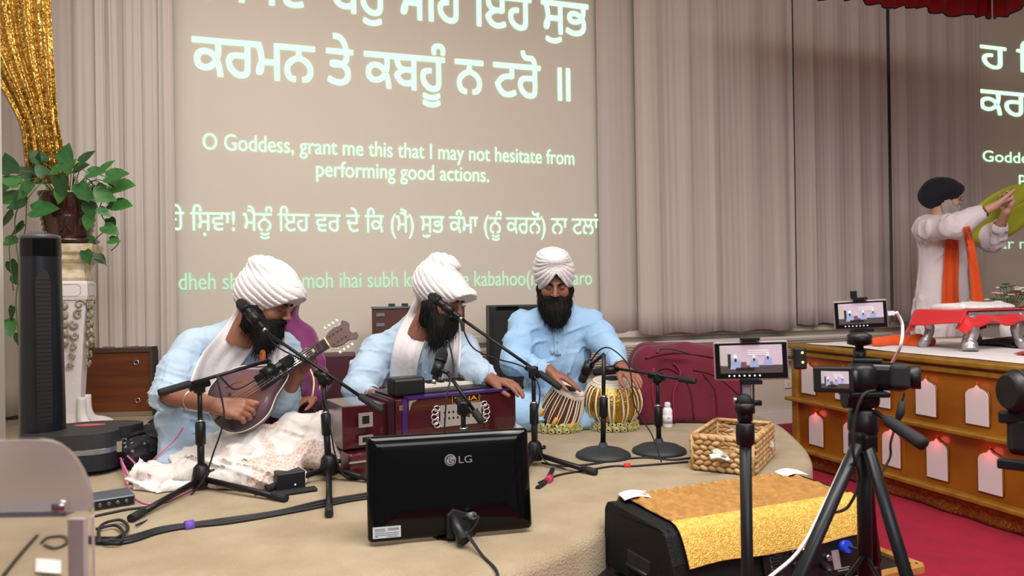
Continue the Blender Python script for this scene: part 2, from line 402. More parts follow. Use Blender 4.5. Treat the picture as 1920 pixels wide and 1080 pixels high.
def strip_on(name, bv, path, m, par, off=.01, wave=.004, nf=3, seed=0, depth=None, nu=16, thick=.004, per=5):
    """cloth strip lying on a surface: path [(px,py,width px)]"""
    c = spl([(a, b, w_) for a, b, w_ in path], per); n = len(c) - 1; rows = []; last = None
    for j, q in enumerate(c):
        t = c[min(j + 1, n)] - c[max(j - 1, 0)]; t.z = 0; t.normalize(); nx, ny = -t.y, t.x
        if nx < 0: nx, ny = -nx, -ny
        row = []
        for i in range(nu + 1):
            u = i / nu - .5; h = onto(bv, q.x + nx * u * q.z, q.y + ny * u * q.z, 0); row.append(((q.x + nx * u * q.z, q.y + ny * u * q.z), h))
        rows.append(row)
    D = np.array([[((h - CAM).dot(FW) if h is not None else np.nan) for _, h in r] for r in rows]); fill = depth or (np.nanmedian(D) if np.isfinite(D).any() else 3)
    med = np.nanmedian(D) if np.isfinite(D).any() else fill; D = np.where(np.isfinite(D), D, fill); D = np.clip(D, med - .12, med + .12)
    for _ in range(3):
        E = np.pad(D, 1, mode='edge'); A = (E[:-2, 1:-1] + E[2:, 1:-1] + E[1:-1, :-2] + E[1:-1, 2:] + D * 2) / 6; D = np.minimum(A, D + .004)
    vs = []
    for j, r in enumerate(rows):
        for i, ((x, y), _) in enumerate(r):
            u = i / nu; w_ = wave * (math.sin(u * 2 * PI * nf + seed + .8 * math.sin(j * .21 + seed)) + .5 * math.sin(u * 2 * PI * nf * 2.3 + j * .12)); vs.append(P(x, y, D[j, i] - off - w_))
    k = nu + 1; return MB().add(vs, [(j * k + i, j * k + i + 1, (j + 1) * k + i + 1, (j + 1) * k + i) for j in range(n) for i in range(nu)], True).build(name, m, par, thick=thick)
# ------------------------------------------------------------------ setting
WALLY = 5.0; STG = .40
m_wall = mat('wall_paint', (207, 199, 184), .75, bump=(60, .05))
m_carpet = mat('beige_carpet', (172, 156, 128), .97, bump=(190, .75), var=(5.5, (156, 139, 110)), sheen=.1)
m_redcar = mat('crimson_carpet', (150, 14, 48), .95, bump=(220, .4), var=(9, (138, 12, 42)))
m_ceil = mat('ceiling_tile', (225, 220, 212), .9)
m_white = mat('white_trim', (226, 220, 212), .5)
m_sheer = mat('sheer_curtain', (192, 182, 174), .85, sheen=.3, bump=(140, .08, (1, 1, .15)))
def struct(mb, name, m, **k): return tag(mb.build(name, m, **k), kind='structure')
struct(MB().box((1.5, 1.5, -.05), (12, 9, .1)), 'floor', m_redcar)
struct(MB().box((3.0, WALLY + .06, 1.9), (9.4, .12, 3.8)), 'wall_back', m_wall)
struct(MB().box((-1.76, 3.4, 1.9), (.12, 3.2, 3.8)), 'wall_left', m_wall)
struct(MB().box((7.76, 2.0, 1.9), (.12, 6.0, 3.8)), 'wall_right', m_wall)
struct(MB().box((3.0, 1.4, 3.76), (9.6, 8.2, .08)), 'ceiling', m_ceil)
struct(MB().box((-1.15, 3.62, 1.8), (.2, .13, 3.6)), 'trim_1', m_white, bevel=.01)
# stage with a rounded nose
edge = spl([(-1.9, 1.55, 0), (-.6, 1.58, 0), (.35, 1.68, 0), (.72, 1.84, 0), (.93, 1.99, 0), (1.05, 2.12, 0), (1.5, 2.16, 0), (1.84, 2.26, 0), (2.1, 2.5, 0), (2.32, 2.86, 0), (2.5, 3.25, 0), (2.56, 3.6, 0), (2.5, 4.0, 0), (2.3, 4.4, 0), (2.1, 4.94, 0)], 8)
mb = MB(); n = len(edge); ring = []
for ins, z in ((0, 0), (0, STG - .03), (.009, STG - .009), (.03, STG)):
    for i, p in enumerate(edge):
        t = (edge[min(i + 1, n - 1)] - edge[max(i - 1, 0)]).normalized(); ring.append((p.x - t.y * ins, p.y + t.x * ins, z))
mb.add(ring, [(k * n + i, k * n + i + 1, (k + 1) * n + i + 1, (k + 1) * n + i) for k in range(3) for i in range(n - 1)], True)
top = ring[3 * n:] + [(-1.9, 4.94, STG)]
mb.add(top, [tuple(t) for t in tessellate_polygon([[Vector(p) for p in top]])])
o = struct(mb, 'stage', m_carpet); o['label'] = 'low beige carpeted stage with a rounded corner'
# baseboard heater along the back wall
hb = tag(thing('baseboard_heater', (2.9, 4.93, .40), 'long beige slatted heater low along the back wall under the curtains', 'heater'))
MB().box((3.0, 4.95, .52), (3.9, .09, .02)).box((3.0, 4.975, .59), (3.9, .04, .2)).box((3.0, 4.95, .69), (3.9, .09, .02)).box((1.04, 4.95, .6), (.02, .09, .2)).build('housing', m_white, hb)
m_slat = mat('heater_slat', (196, 186, 172), .45)
sl = None
for k in range(8):
    if sl is None:
        sl = MB().box((0, 0, 0), (3.84, .02, .006), M=Matrix.Rotation(.5, 4, 'X')).build('slat', m_slat, hb, world=False)
    else:
        c = sl.copy(); COL.objects.link(c); sl2 = c
    (sl if k == 0 else sl2).location = (.1, -.025, .145 + k * .018)
# low ledge rail under curtains
struct(MB().box((3.9, 4.965, .76), (5.6, .05, .05)), 'trim_2', m_wall, bevel=.008)
struct(MB().box((3.6, 4.985, .05), (8, .02, .1)), 'baseboard_back', m_white)
# ------------------------------------------------------------------ curtains
def curtain(name, x0, x1, z0, z1, y, label, m, seed, nf, amp=.035, hem=None, group=None, flare=0):
    r = random.Random(seed); ks = [(r.uniform(.35, 1.7), r.uniform(.35, 1), r.uniform(-1, 1)) for _ in range(nf)]; tot = sum(k[0] for k in ks); bs = [0]
    for k in ks: bs.append(bs[-1] + k[0] / tot)
    def fn(u, v):
        z = z0 + (z1 - z0) * v; i = max(j for j in range(nf) if bs[j] <= u + 1e-9); t = (u - bs[i]) / (bs[i + 1] - bs[i])
        a = ks[i][1] * amp * (.75 + .25 * math.sin(3 * v + ks[i][2] * 5))
        pl = abs(math.sin(PI * t)) ** .6 * (1 if i % 2 else -.4); fine = .07 * math.sin(u * nf * 15 + ks[i][2] * 9 + v * 2)
        x = x0 + (x1 - x0) * u + ks[i][2] * .02 * (1 - v) * math.sin(PI * t) + flare * (1 - v) * (u - .5)
        zz = z + (math.sin(u * nf * 2.2 + seed) * .008 if v == 0 else 0)
        return (x, y - a * pl - a * fine, zz)
    o = MB().grid(fn, nf * 14, 18).build(name, m, thick=.0025); recenter(o); return tag(o, label, 'curtain', group)
xl = WY(92, 300, 4.9).x; xr = WY(328, 300, 4.9).x
curtain('curtain', xl - .75, xl + .3, .42, 3.7, 4.90, 'pleated off-white curtain behind the gold drape, leftmost', m_sheer, 3, 9, .04)
curtain('curtain', xl + .25, xr, .42, 3.7, 4.86, 'pleated off-white curtain between the gold drape and the projected text', m_sheer, 5, 9, .055)
a = WY(1126, 300, 4.9).x; b = WY(1188, 300, 4.9).x; c = WY(1482, 300, 4.9).x; d = WY(1832, 300, 4.9).x
curtain('curtain', a, b + .1, .78, 3.7, 4.94, 'narrow sheer strip of curtain at the right edge of the projected text', m_sheer, 8, 3, .018)
curtain('curtain', b, c, .76, 3.7, 4.86, 'wide off-white pleated curtain above the maroon bag', m_sheer, 21, 11, .05)
curtain('curtain', c + .03, c + (d - c) * .49, .79, 3.7, 4.88, 'off-white pleated curtain behind the small tripod phone', m_sheer, 15, 9, .05)
curtain('curtain', c + (d - c) * .497, d, .79, 3.7, 4.86, 'off-white pleated curtain left of the standing man', m_sheer, 33, 9, .055)
ot = WY(1478, 714, WALLY - .01); oq = thing('wall_outlet', ot, 'small white wall outlet between the maroon bag and the altar platform', 'outlet')
MB().box(ot, (.075, .008, .115)).build('cover_plate', m_white, oq, bevel=.002)
for s_ in (-1, 1): MB().box(ot + Vector((0, -.005, .024 * s_)), (.034, .004, .03)).build('socket', mat('socket_white', (205, 200, 194), .4), oq)
# curtain rail
tag(MB().box((2.9, 4.88, 3.7), (9.2, .06, .03)).build('curtain_rail', m_white), kind='structure')
# ------------------------------------------------------------------ projected text (light of a projector on the wall)
m_txt = mat('projected_light', (214, 238, 216), .8, emit=.42, emitc=(205, 240, 214))
m_txt2 = mat('projected_light_faint', (210, 226, 210), .8, emit=.28, emitc=(205, 230, 214))
YT = WALLY - .004
def bolden(body, k):
    V, F = lettering(body); n = len(V); W = []; H = []
    for i, (dx, dy) in enumerate(((-k, -k), (k, -k), (-k, k), (k, k), (0, 0), (k, 0), (-k, 0))):
        W += [Vector((p.x + dx, p.y + dy)) for p in V]; H += [tuple(j + n * i for j in f) for f in F]
    return W, H
def wall_text(body, parent, pl, pr, h, bold=0, m=None, name='text_line', base=None, label=None, clipw=None):
    """pl=(px,py) left end of the base line, pr=(px,py) right end"""
    a, b = WY(*pl, YT), WY(*pr, YT); z = (a.z + b.z) / 2 if base is None else base
    LET[body] = bolden(body, bold) if bold else lettering(body)
    return text_on(name, body, m or m_txt, parent, (a.x, YT, z), (1, 0, 0), (0, 0, 1), width=b.x - a.x, height=h, clip=clipw, label=label)
scr = thing('projected_verse', (1, YT, 1.1), 'pale green projected verse text on the wall above the musicians', 'projection')
L2 = 'ਕਰਮਨ ਤੇ ਕਬਹੂੰ ਨ ਟਰੋ ॥'
wall_text(L2, scr, (360, 138), (1070, 190), .37, .016, label='large projected line of script ending in a double bar')
wall_text('ਦੇਹ ਿਸਵਾ ਬਰੁ ਮੋਿਹ ਇਹੈ ਸੁਭ', scr, (292, -2), (1104, 60), .37, .016, label='topmost projected line of script, cut by the frame')
wall_text('O Goddess, grant me this that I may not hesitate from', scr, (380, 280), (1077, 309), .148, .004, label='English projected line starting with O Goddess')
wall_text('performing good actions.', scr, (593, 331), (917, 341), .148, .004, label='English projected line reading performing good actions.')
wall_text('ਹੇ ਿਸ਼ਵਾ! ਮੈਨੂੰ ਇਹ ਵਰ ਦੇ ਿਕ (ਮੈਂ) ਸ਼ੁਭ ਕੰਮਾ (ਨੂੰ ਕਰਨੋਂ) ਨਾ ਟਲਾਂ', scr, (318, 431), (1122, 440), .18, .003, label='smaller projected line of script with an exclamation mark')
wall_text('dheh shivaa bar moh ihai subh karman te kabahoo(n) na Taro', scr, (335, 541), (1110, 536), .152, .004, m=m_txt2, label='faint lowest projected line of romanised text')
sc2 = thing('projected_verse', (6.2, YT, 1.1), 'second projected verse text, cut by the right edge, behind the standing man', 'projection')
wall_text('ਹ ਿਸਵਾ ਬਰੁ ਮੋਿਹ', sc2, (1838, 125), (2250, 180), .32, .014, base=WY(1838, 126, YT).z)
wall_text('ਕਰਮਨ ਤੇ ਕਬਹੂੰ', sc2, (1834, 215), (2200, 260), .34, .014, base=WY(1834, 212, YT).z)
wall_text('Goddess, grant me this that', sc2, (1843, 302), (2170, 320), .14, .003, base=WY(1843, 302, YT).z)
wall_text('performing good', sc2, (1911, 340), (2100, 350), .14, .003, base=WY(1911, 341, YT).z)
wall_text('bar moh ihai subh', sc2, (1860, 465), (2080, 470), .14, .003, m=m_txt2, base=WY(1868, 466, YT).z)
# ------------------------------------------------------------------ red canopy
m_redv = mat('red_velvet', (150, 8, 16), .8, sheen=.15)
m_navyt = mat('dark_braid', (32, 30, 42), .7)
cnp = thing('canopy', (3.75, 3.0, 2.8), 'red velvet canopy with dark braid hanging over the altar platform', 'canopy')
CX0, CX1, CY0, CY1, CZ = 2.95, 4.46, 2.15, 3.58, 2.80
cor = [(CX0, CY0), (CX1, CY0), (CX1, CY1), (CX0, CY1)]
for k in range(4):
    (ax, ay), (bx, by) = cor[k], cor[(k + 1) % 4]; L = math.hypot(bx - ax, by - ay); ux, uy = (bx - ax) / L, (by - ay) / L
    def fn(u, v, lo=0, hi=.34, out=0):
        s = u * L; w_ = .016 * math.sin(s * 58 + math.sin(s * 9) * 2) * (1 - .4 * v) + out; z = CZ + lo + (hi - lo) * v + (.012 * math.sin(s * 13) + .008 * math.sin(s * 37) if v < .5 else 0)
        return (ax + ux * s + uy * w_, ay + uy * s - ux * w_, z)
    MB().grid(fn, 160, 4).build('valance', m_redv, cnp, thick=.004)
    MB().grid(lambda u, v: fn(u, v * .49, -.008, .04, .006), 160, 1).build('braid', m_navyt, cnp, thick=.004)
MB().box((3.705, 2.865, CZ + .34), (1.53, 1.45, .03)).build('top_panel', mat('gold_panel', (190, 140, 60), .5), cnp)
for x, y in cor: MB().cyl((x, y, CZ + .33), (x, y, 3.72), .008).build('hanger', mat('steel', (180, 180, 182), .3, 1), cnp)
# ceiling fittings with the real lamps below them
for x, y, sx, sy in ((.3, 1.0, 2.5, 1.3), (2.6, .4, 2.5, 1.3), (-.6, 3.2, 1.7, .9)):
    t = thing('ceiling_light', (x, y, 3.6), {.3: 'flat white ceiling light panel over the front of the stage', 2.6: 'flat white ceiling light panel in front of the altar platform', -.6: 'smaller flat ceiling light panel over the gold drape'}[x], 'light', 'ceiling light panels')
    MB().box((x, y, 3.66), (sx, sy, .05)).build('frame', m_white, t)
    MB().box((x, y, 3.63), (sx - .1, sy - .1, .012)).build('diffuser', mat('lit_diffuser', (255, 250, 240), .5, emit=1.0), t)
# ------------------------------------------------------------------ people
m_skin = mat('skin', (144, 96, 76), .5, sss=.03, var=(14, (134, 88, 69)), bump=(240, .05))
m_skin2 = mat('skin_pale', (196, 150, 128), .5, sss=.04, bump=(240, .05))
m_beard = mat('black_beard', (13, 11, 10), .7, bump=(110, .9, (1, 1, .18)), spec=.25)
m_grey = mat('grey_beard', (168, 160, 156), .85, bump=(130, .9, (1, 1, .18)))
m_blue = mat('pale_blue_cotton', (168, 192, 213), .85, sheen=.1, bump=(34, .3), var=(6, (174, 196, 212)))
m_blue2 = mat('sky_blue_cotton', (150, 188, 222), .85, sheen=.1, bump=(34, .3), var=(6, (156, 192, 222)))
m_wcl = mat('white_cotton', (226, 222, 222), .85, sheen=.2, bump=(45, .22))
m_turb = mat('white_turban_cloth', (218, 214, 214), .85, sheen=.2, bump=(60, .15))
m_lid = mat('dark_lash', (34, 20, 16), .6)
def J(px, py, d): return np.array(P(px, py, d))
def nrm(v): v = np.array(v, float); return v / np.linalg.norm(v)
def basis(fwd, up, roll=0):
    """columns x (to the figure's left), y = back, z = up"""
    y = -nrm(fwd); z = np.array(up, float); z = nrm(z - y * z.dot(y)); x = np.cross(y, z)
    if roll: c, s_ = math.cos(roll), math.sin(roll); x, z = x * c + z * s_, z * c - x * s_
    return np.stack([x, y, z], 1)
class Head:
    """face looks along -y in its own frame; everything is placed with c + R p"""
    def __init__(s, c, fwd, up=(0, 0, 1), k=1.0, roll=0): s.c = np.array(c, float); s.R = basis(fwd, up, roll); s.k = k
    def w(s, p): return s.c + s.R @ (np.array(p, float) * s.k)
    def W(s, V): return s.c + (np.asarray(V) * s.k) @ s.R.T
    def skin(s, neck=None, res=.0028):
        q = SDF((-.105, -.15, -.2), (.105, .13, .14), res)
        q.ell((0, .015, .03), (.076, .095, .092), .02).ell((0, -.03, -.06), (.056, .058, .058), .03)
        q.ell((0, -.05, .0), (.062, .045, .075), .02)
        for x in (-1, 1):
            q.ell((x * .038, -.066, -.025), (.026, .022, .026), .02)
            q.cap((x * .012, -.092, .03), (x * .045, -.078, .028), .0095, .008, .012)
            q.ell((x * .031, -.098, .008), (.017, .014, .0125), .008, op='s')
            q.ell((x * .031, -.0795, .007), (.0155, .0135, .0125), .003)
            q.cap((x * .02, -.0935, .001), (x * .043, -.0875, .0015), .0016, .0016, .002, op='s')
            q.ell((x * .0125, -.109, -.024), (.009, .0105, .0075), .005)
            q.ell((x * .0075, -.112, -.0315), (.004, .006, .003), .002, op='s')
            q.ell((x * .079, .012, .0), (.009, .018, .03), .006); q.ell((x * .087, .008, .002), (.005, .009, .018), .004, op='s')
        q.cap((0, -.094, .022), (0, -.121, -.02), .0075, .0115, .008)
        q.cap((-.02, -.094, -.053), (.02, -.094, -.053), .006, .006, .006).cap((-.016, -.094, -.064), (.016, -.094, -.064), .0065, .0065, .005)
        q.cap((-.021, -.101, -.0585), (.021, -.101, -.0585), .0018, .0018, .002, op='s').ell((0, -.088, -.09), (.02, .016, .016), .012)
        q.cap((0, .02, -.05), (0, .035, -.19), .055, .058, .03)
        V, F = q.arrays(1); return s.W(V), F
    def brows(s, par, m, m2=None):
        for x in (-1, 1):
            MB().tube([s.w(p) for p in spl([(x * .012, -.1015, .024), (x * .03, -.0985, .0315), (x * .048, -.083, .027)], 5)], [.002, .0034, .0044, .0048, .005, .005, .0048, .0042, .0034, .0026, .0016], 6).build('eyebrow', m, par)
            MB().tube([s.w(p) for p in spl([(x * .019, -.0945, .0012), (x * .031, -.0948, -.001), (x * .0445, -.0865, .0015)], 4)], .0014, 5).build('eyelash', m2 or m_lid, par)
    def beard(s, par, m, L=.16, wd=.075, fw=.0, res=.0045, seed=1, strands=900, tip=None, mous=1):
        """full beard that hangs from ear to ear; tip = world point of the end"""
        q = SDF((-.14, -.2, -.36), (.14, .14, .06), res)
        t = np.array((0, -.07 - fw, -.07 - L)) if tip is None else s.R.T @ (np.array(tip) - s.c) / s.k
        for x in (-1, 1):
            q.chain([(x * .073, .0, .012), (x * .07, -.01, -.03), (x * .052, -.045, -.08)], [.008, .019, .036], .02); q.cap((x * .062, .025, -.03), (x * .045, .0, -.1), .017, .034, .02)
            q.cap((x * .008, -.108, -.042), (x * .046, -.084, -.05), .0105 * mous, .009, .01)
        q.ell((0, -.07, -.105), (wd * .86, .05, .05), .03)
        md = np.array((0, -.07, -.1)) * .45 + t * .55
        q.chain([(0, -.072, -.1), md, t], [wd * .78, wd * .72, wd * .38], .03, sq=((0, 1, 0), .62))
        q.ell((0, -.1, -.058), (.019, .012, .0045), .003, op='s')
        q.disp(lambda X, Y, Z: .0035 * nz(X * 5, Y * 5, Z, 26, seed, 3) + .002 * nz(X, Y, Z * .3, 190, seed + 3, 1))
        V, F = q.arrays(0); o = vf_mesh(s.W(V), F, 'beard', m, par)
        rr = np.random.RandomState(seed); sel = V[rr.randint(0, len(V), strands * 3)]; sel = sel[sel[:, 2] < -.045][:strands]; mb = MB()
        cen = np.array((0, -.03, -.02)); ax = nrm(t - cen)
        for p in sel:
            out = nrm(p - (cen + ax * max(0, (p - cen).dot(ax)))); l = rr.uniform(.018, .045); sd = nrm(np.cross(out, ax)) * .0011
            a = p - ax * .008 - out * .003; b = p + ax * l * .5 + out * l * .12 + rr.normal(size=3) * .0025; c_ = p + ax * l + out * l * rr.uniform(.0, .3) + rr.normal(size=3) * .004
            mb.add([s.w(v) for v in (a - sd, a + sd, b - sd * .7, b + sd * .7, c_)], [(0, 1, 3, 2), (2, 3, 4)])
        tag(mb.build('beard_strands', m, par), kind='stuff'); return o
def hand(q, wr, d, n, side, curl=(.3, .35, .4, .45), spread=.05, k=1.0, thumb=(.6, .3), arm=None, r0=.027):
    """wr wrist, d finger direction, n palm normal (where the fingers curl to), side = vector towards the thumb"""
    d = nrm(d); n = nrm(n - d * np.dot(n, d)); s_ = np.cross(n, d); s_ = s_ if np.dot(s_, side) > 0 else -s_; wr = np.array(wr, float)
    at = lambda a, b, c: wr + (d * a + s_ * b + n * c) * k
    off = (.028, .0095, -.0095, -.027); L = (.07, .079, .073, .058); base = (.082, .086, .082, .074)
    for i in range(4):
        q.cap(at(.0, off[i] * .55, 0), at(base[i], off[i], -.002), .0125 * k, .0108 * k, .012)
        a = 0; p = at(base[i], off[i], -.002); dd = d + s_ * (spread * (1.5 - i))
        for j, (fr, r1, r2) in enumerate(((.45, .0098, .0088), (.3, .0088, .0078), (.25, .0078, .0066))):
            a += curl[i] * (.9, 1.1, .8)[j]; v = nrm(dd) * math.cos(a) + n * math.sin(a); p2 = p + v * L[i] * fr * k
            q.cap(p, p2, r1 * k, r2 * k, .0025); p = p2
    q.ell(at(.045, -.02, .006), np.array((.03, .03, .03)) * .55 * k, .012)
    t0 = at(.018, .02, .004); t1 = t0 + (d * math.cos(thumb[0]) + s_ * math.sin(thumb[0]) + n * .25) * .046 * k
    v = nrm(d * math.cos(thumb[0] - thumb[1]) + s_ * math.sin(thumb[0] - thumb[1]) + n * (.2 + thumb[1] * .5)); t2 = t1 + v * .034 * k
    v2 = nrm(v + d * .2 - s_ * .15); t3 = t2 + v2 * .026 * k
    q.cap(t0, t1, .0155 * k, .0118 * k, .01).cap(t1, t2, .0112 * k, .0098 * k, .003).cap(t2, t3, .0098 * k, .008 * k, .003)
    if arm is not None: q.cap(arm, at(.0, 0, 0), r0 * 1.45, r0 * .92, .012)
    return q
def hand_mesh(wr, d, n, side, arm, res=.0032, **k):
    a = np.minimum(np.array(wr) - .2, np.array(arm) - .06); b = np.maximum(np.array(wr) + .2, np.array(arm) + .06)
    q = SDF(a, b, res); hand(q, wr, d, n, side, arm=arm, **k); return q.arrays(1)
def limb_cloth(q, pts, rs, k=.03): q.chain(pts, rs, k); return q
def drape_strip(name, m, par, path, width, thick=.005, seed=0, wave=.006, nf=3, side=None):
    """a folded scarf: path of (point, side vector, width)"""
    C = spl([p for p in path], 6); n = len(C) - 1; L = np.linspace(0, 1, n + 1)
    ws = width if isinstance(width, (list, tuple)) else [width] * len(path)
    def fn(u, v):
        i = min(int(round(v * n)), n); t = C[min(i + 1, n)] - C[max(i - 1, 0)]; sd = Vector(side[min(int(v * (len(side) - 1) + .5), len(side) - 1)]) if isinstance(side, list) else Vector(side)
        sd = (sd - t * (sd.dot(t) / t.length_squared)).normalized(); nn = t.normalized().cross(sd)
        f = v * (len(ws) - 1); a = int(min(f, len(ws) - 2)); w_ = ws[a] + (ws[a + 1] - ws[a]) * (f - a)
        return C[i] + sd * (u - .5) * w_ + nn * (wave * math.sin(u * PI * 2 * nf + seed + math.sin(v * 5 + seed)) + .25 * wave * math.sin(u * 31 + v * 9))
    return MB().grid(fn, 28, n).build(name, m, par, thick=thick)
def cuff(q, a, b, r, depth=.03):
    """hollow the sleeve's mouth at b (sleeve runs a->b)"""
    d = nrm(np.array(b) - np.array(a)); b = np.array(b); q.cap(b - d * depth, b + d * .06, r, r, .004, op='s')
def round_turban(hd, par, m, tilt, size, off, seed, knob=None, sp=.017, cut=.035, amp=.0035, label=None, back=.07):
    """wound turban: shell with overlapping wraps, tilted about the ear axis"""
    q = SDF((-.2, -.22, -.15), (.2, .22, .26), .0036); o = np.array(off)
    for i, (c, r) in enumerate(size): q.ell(np.array(c) + o, r, .025)
    if knob: q.ell(knob[0], knob[1], .02)
    ct, st = math.cos(tilt), math.sin(tilt)
    def wr(X, Y, Z):
        ph = (Z * ct + Y * st + .22 * np.abs(X + .02) + .12 * X + .006 * nz(X, Y, Z, 14, seed, 2)) / sp
        fr = ph - np.floor(ph); return amp * (1.6 * (1 - fr) ** 3 - .6) + .0016 * nz(X, Y, Z * 2, 40, seed + 2, 2) + .0012 * np.abs(np.sin((Z * ct + Y * st + .25 * np.abs(X)) * 420))
    q.disp(wr)
    sl, X, Y, Z = q.sub(q.lo, q.lo + q.n * q.res)
    low = (cut - (Y + .09) * .95 - .12 * np.abs(X)) ; low = np.maximum(low, -back)
    q.f = np.maximum(q.f, (low - Z).astype(np.float32) * .8)
    V, F = q.arrays(1); o = vf_mesh(hd.W(V), F, 'turban', m, par)
    if label: o['label'] = label
    return o
def buttons(pts, par, m, r=.005):
    for p in pts: MB().cyl(Vector(p), Vector(p) + Vector((0, -.004, 0)), r, n=10).build('button', m, par)
m_btn = mat('blue_button', (150, 180, 205), .4)
VW = -np.array(FW)   # towards the viewer
# ---------- A: mandolin player
def seated_a():
    hc = J(497, 566, 3.06); par = thing('person', G(420, 880, STG), 'man in white turban and pale blue kurta seated playing the mandolin', 'person')
    face = -np.array(FW) * .18 + np.array(RT) * .93 - np.array((0, 0, 1)) * .42
    hd = Head(hc, face, (.1, 0, 1), 1.02)
    rs, re, rw = J(358, 652, 3.08), J(316, 738, 2.93), J(408, 762, 2.755)
    ls, le, lw = J(528, 652, 3.30), J(528, 752, 3.08), J(557, 706, 2.97)
    nb = J(462, 618, 3.12); pel = J(405, 842, 3.22); ch = J(440, 705, 3.2)
    A = hd.skin(); B = hand_mesh(rw, np.array(RT) * .9 + np.array((0, 0, -.12)), -VW * .75 + np.array((0, 0, -.5)) , (0, 0, 1), re, curl=(.75, .8, .8, .8), thumb=(.35, .15), k=1.08, r0=.03)
    C = hand_mesh(lw, np.array(RT) * .35 + np.array((0, 0, .8)), VW * .6 + np.array(RT) * .75, np.array(UP) * .2 - np.array(RT), le, curl=(.8, .85, .9, .95), thumb=(.2, .1), k=1.0)
    vf_mesh(*vf_join(A, B, C), 'body', m_skin, par)
    hd.brows(par, m_beard); hd.beard(par, m_beard, tip=J(489, 650, 2.98), wd=.078, seed=3)
    q = SDF(np.min([rs, re, pel, ls, le, lw], 0) - (.22, .25, .14), np.max([rs, ls, nb, le, lw], 0) + (.2, .2, .1), .0062)
    q.cap(pel, ch, .165, .155, .05, sq=((0, 1, 0), .75)).cap(rs, ls, .062, .06, .05).cap(rs + np.array((.02, 0, .012)), nb, .055, .058, .04).cap(ls, nb, .05, .058, .04).cap(ch, nb, .13, .062, .05, sq=((0, 1, 0), .8)).cap(rs * .6 + ls * .4, ch, .1, .14, .05)
    q.chain([rs, rs * .45 + re * .55, re], [.064, .07, .064], .03).cap(re, re * .93 + rw * .07, .062, .057, .02).chain([ls, le, le * .6 + lw * .4], [.068, .058, .05], .03)
    q.chain([J(322, 790, 3.1), J(335, 868, 3.0)], [.06, .07], .05).cap(J(400, 870, 3.1), J(500, 870, 3.1), .09, .08, .05)
    q.disp(lambda X, Y, Z: -.011 * crease(X, Y, Z, (.55, 0, .8), 30, 4) - .009 * crease(X, Y, Z, (1, -.2, -.35), 36, 9) - .006 * crease(X, Y, Z, (.2, 0, 1), 52, 14) + .006 * nz(X, Y, Z, 17, 9, 2))
    q.ell(nb + np.array((.035, -.03, .055)), (.046, .045, .045), .01, op='s'); cuff(q, rs, re * .9 + rw * .1, .045, .0)
    ku = q.mesh('kurta', m_blue, par); bv = bvh_of(ku)
    # trousers: crossed legs
    kl, kr = J(330, 882, 2.93), J(628, 842, 2.98); q = SDF(np.min([kl, kr, pel], 0) - .22, np.max([kl, kr, pel], 0) + .22, .008)
    q.cap(pel, kr, .12, .072, .05).cap(pel, kl, .12, .085, .05).cap(kr, J(470, 905, 2.86), .068, .055, .04).cap(kl, J(520, 895, 2.9), .07, .05, .04)
    q.disp(lambda X, Y, Z: -.012 * crease(X, Y, Z, (1, .3, .3), 30, 2) + .005 * nz(X, Y, Z, 18, 3, 2)); q.plane((0, 0, -1), -STG - .002); q.mesh('trousers', m_blue, par, 1)
    # turban
    round_turban(hd, par, m_turb, -.35, [((0, .0, .06), (.108, .135, .1)), ((.0, -.065, .062), (.088, .082, .07)), ((0, .04, .02), (.102, .1, .09)), ((0, .03, .13), (.085, .1, .045))], (0, .0, .0), 5, cut=.03, sp=.023, amp=.0045)
    # white scarf over both shoulders
    strip_on('scarf', bv, [(484, 576, 60), (466, 604, 64), (438, 645, 68), (405, 690, 72), (392, 735, 76), (386, 775, 78)], m_wcl, par, off=.018, wave=.004, seed=2)
    strip_on('scarf', bv, [(505, 600, 30), (516, 630, 36), (522, 665, 40), (524, 705, 42)], m_wcl, par, off=.016, wave=.004, seed=4)
    strip_on('collar', bv, [(452, 612, 10), (470, 640, 10), (488, 656, 10), (502, 642, 9), (512, 618, 8)], m_blue, par, off=.014, wave=0)
    # orange tassel, steel bangle
    MB().lathe([(.004, .03), (.011, .02), (.013, .0), (.009, -.02), (.004, -.03)], tuple(J(492, 668, 2.965)), 12).build('tassel', mat('orange_bead', (186, 92, 40), .5), par)['label'] = 'orange wooden bead tassel'
    b = re * .52 + rw * .48; ax = nrm(rw - re); ring(b, ax, .034, .0035).build('bangle', mat('steel', (180, 180, 182), .3, 1), par)
    return par, (lw, rw)
def ring(c, ax, r, t, n=28, m=8):
    c = Vector(c); ax = Vector(ax).normalized(); u = ax.orthogonal().normalized(); v = ax.cross(u); mb = MB(); vs = []
    for i in range(n):
        a = 2 * PI * i / n; d = u * math.cos(a) + v * math.sin(a)
        for k in range(m): b = 2 * PI * k / m; vs.append(c + d * (r + t * math.cos(b)) + ax * (t * math.sin(b) * 1.6))
    return mb.add(vs, [(i * m + k, ((i + 1) % n) * m + k, ((i + 1) % n) * m + (k + 1) % m, i * m + (k + 1) % m) for i in range(n) for k in range(m)], True)
m_steel = mat('steel', (180, 180, 182), .3, 1); m_black = mat('black_plastic', (20, 20, 22), .45); m_rub = mat('black_rubber', (26, 26, 28), .75)
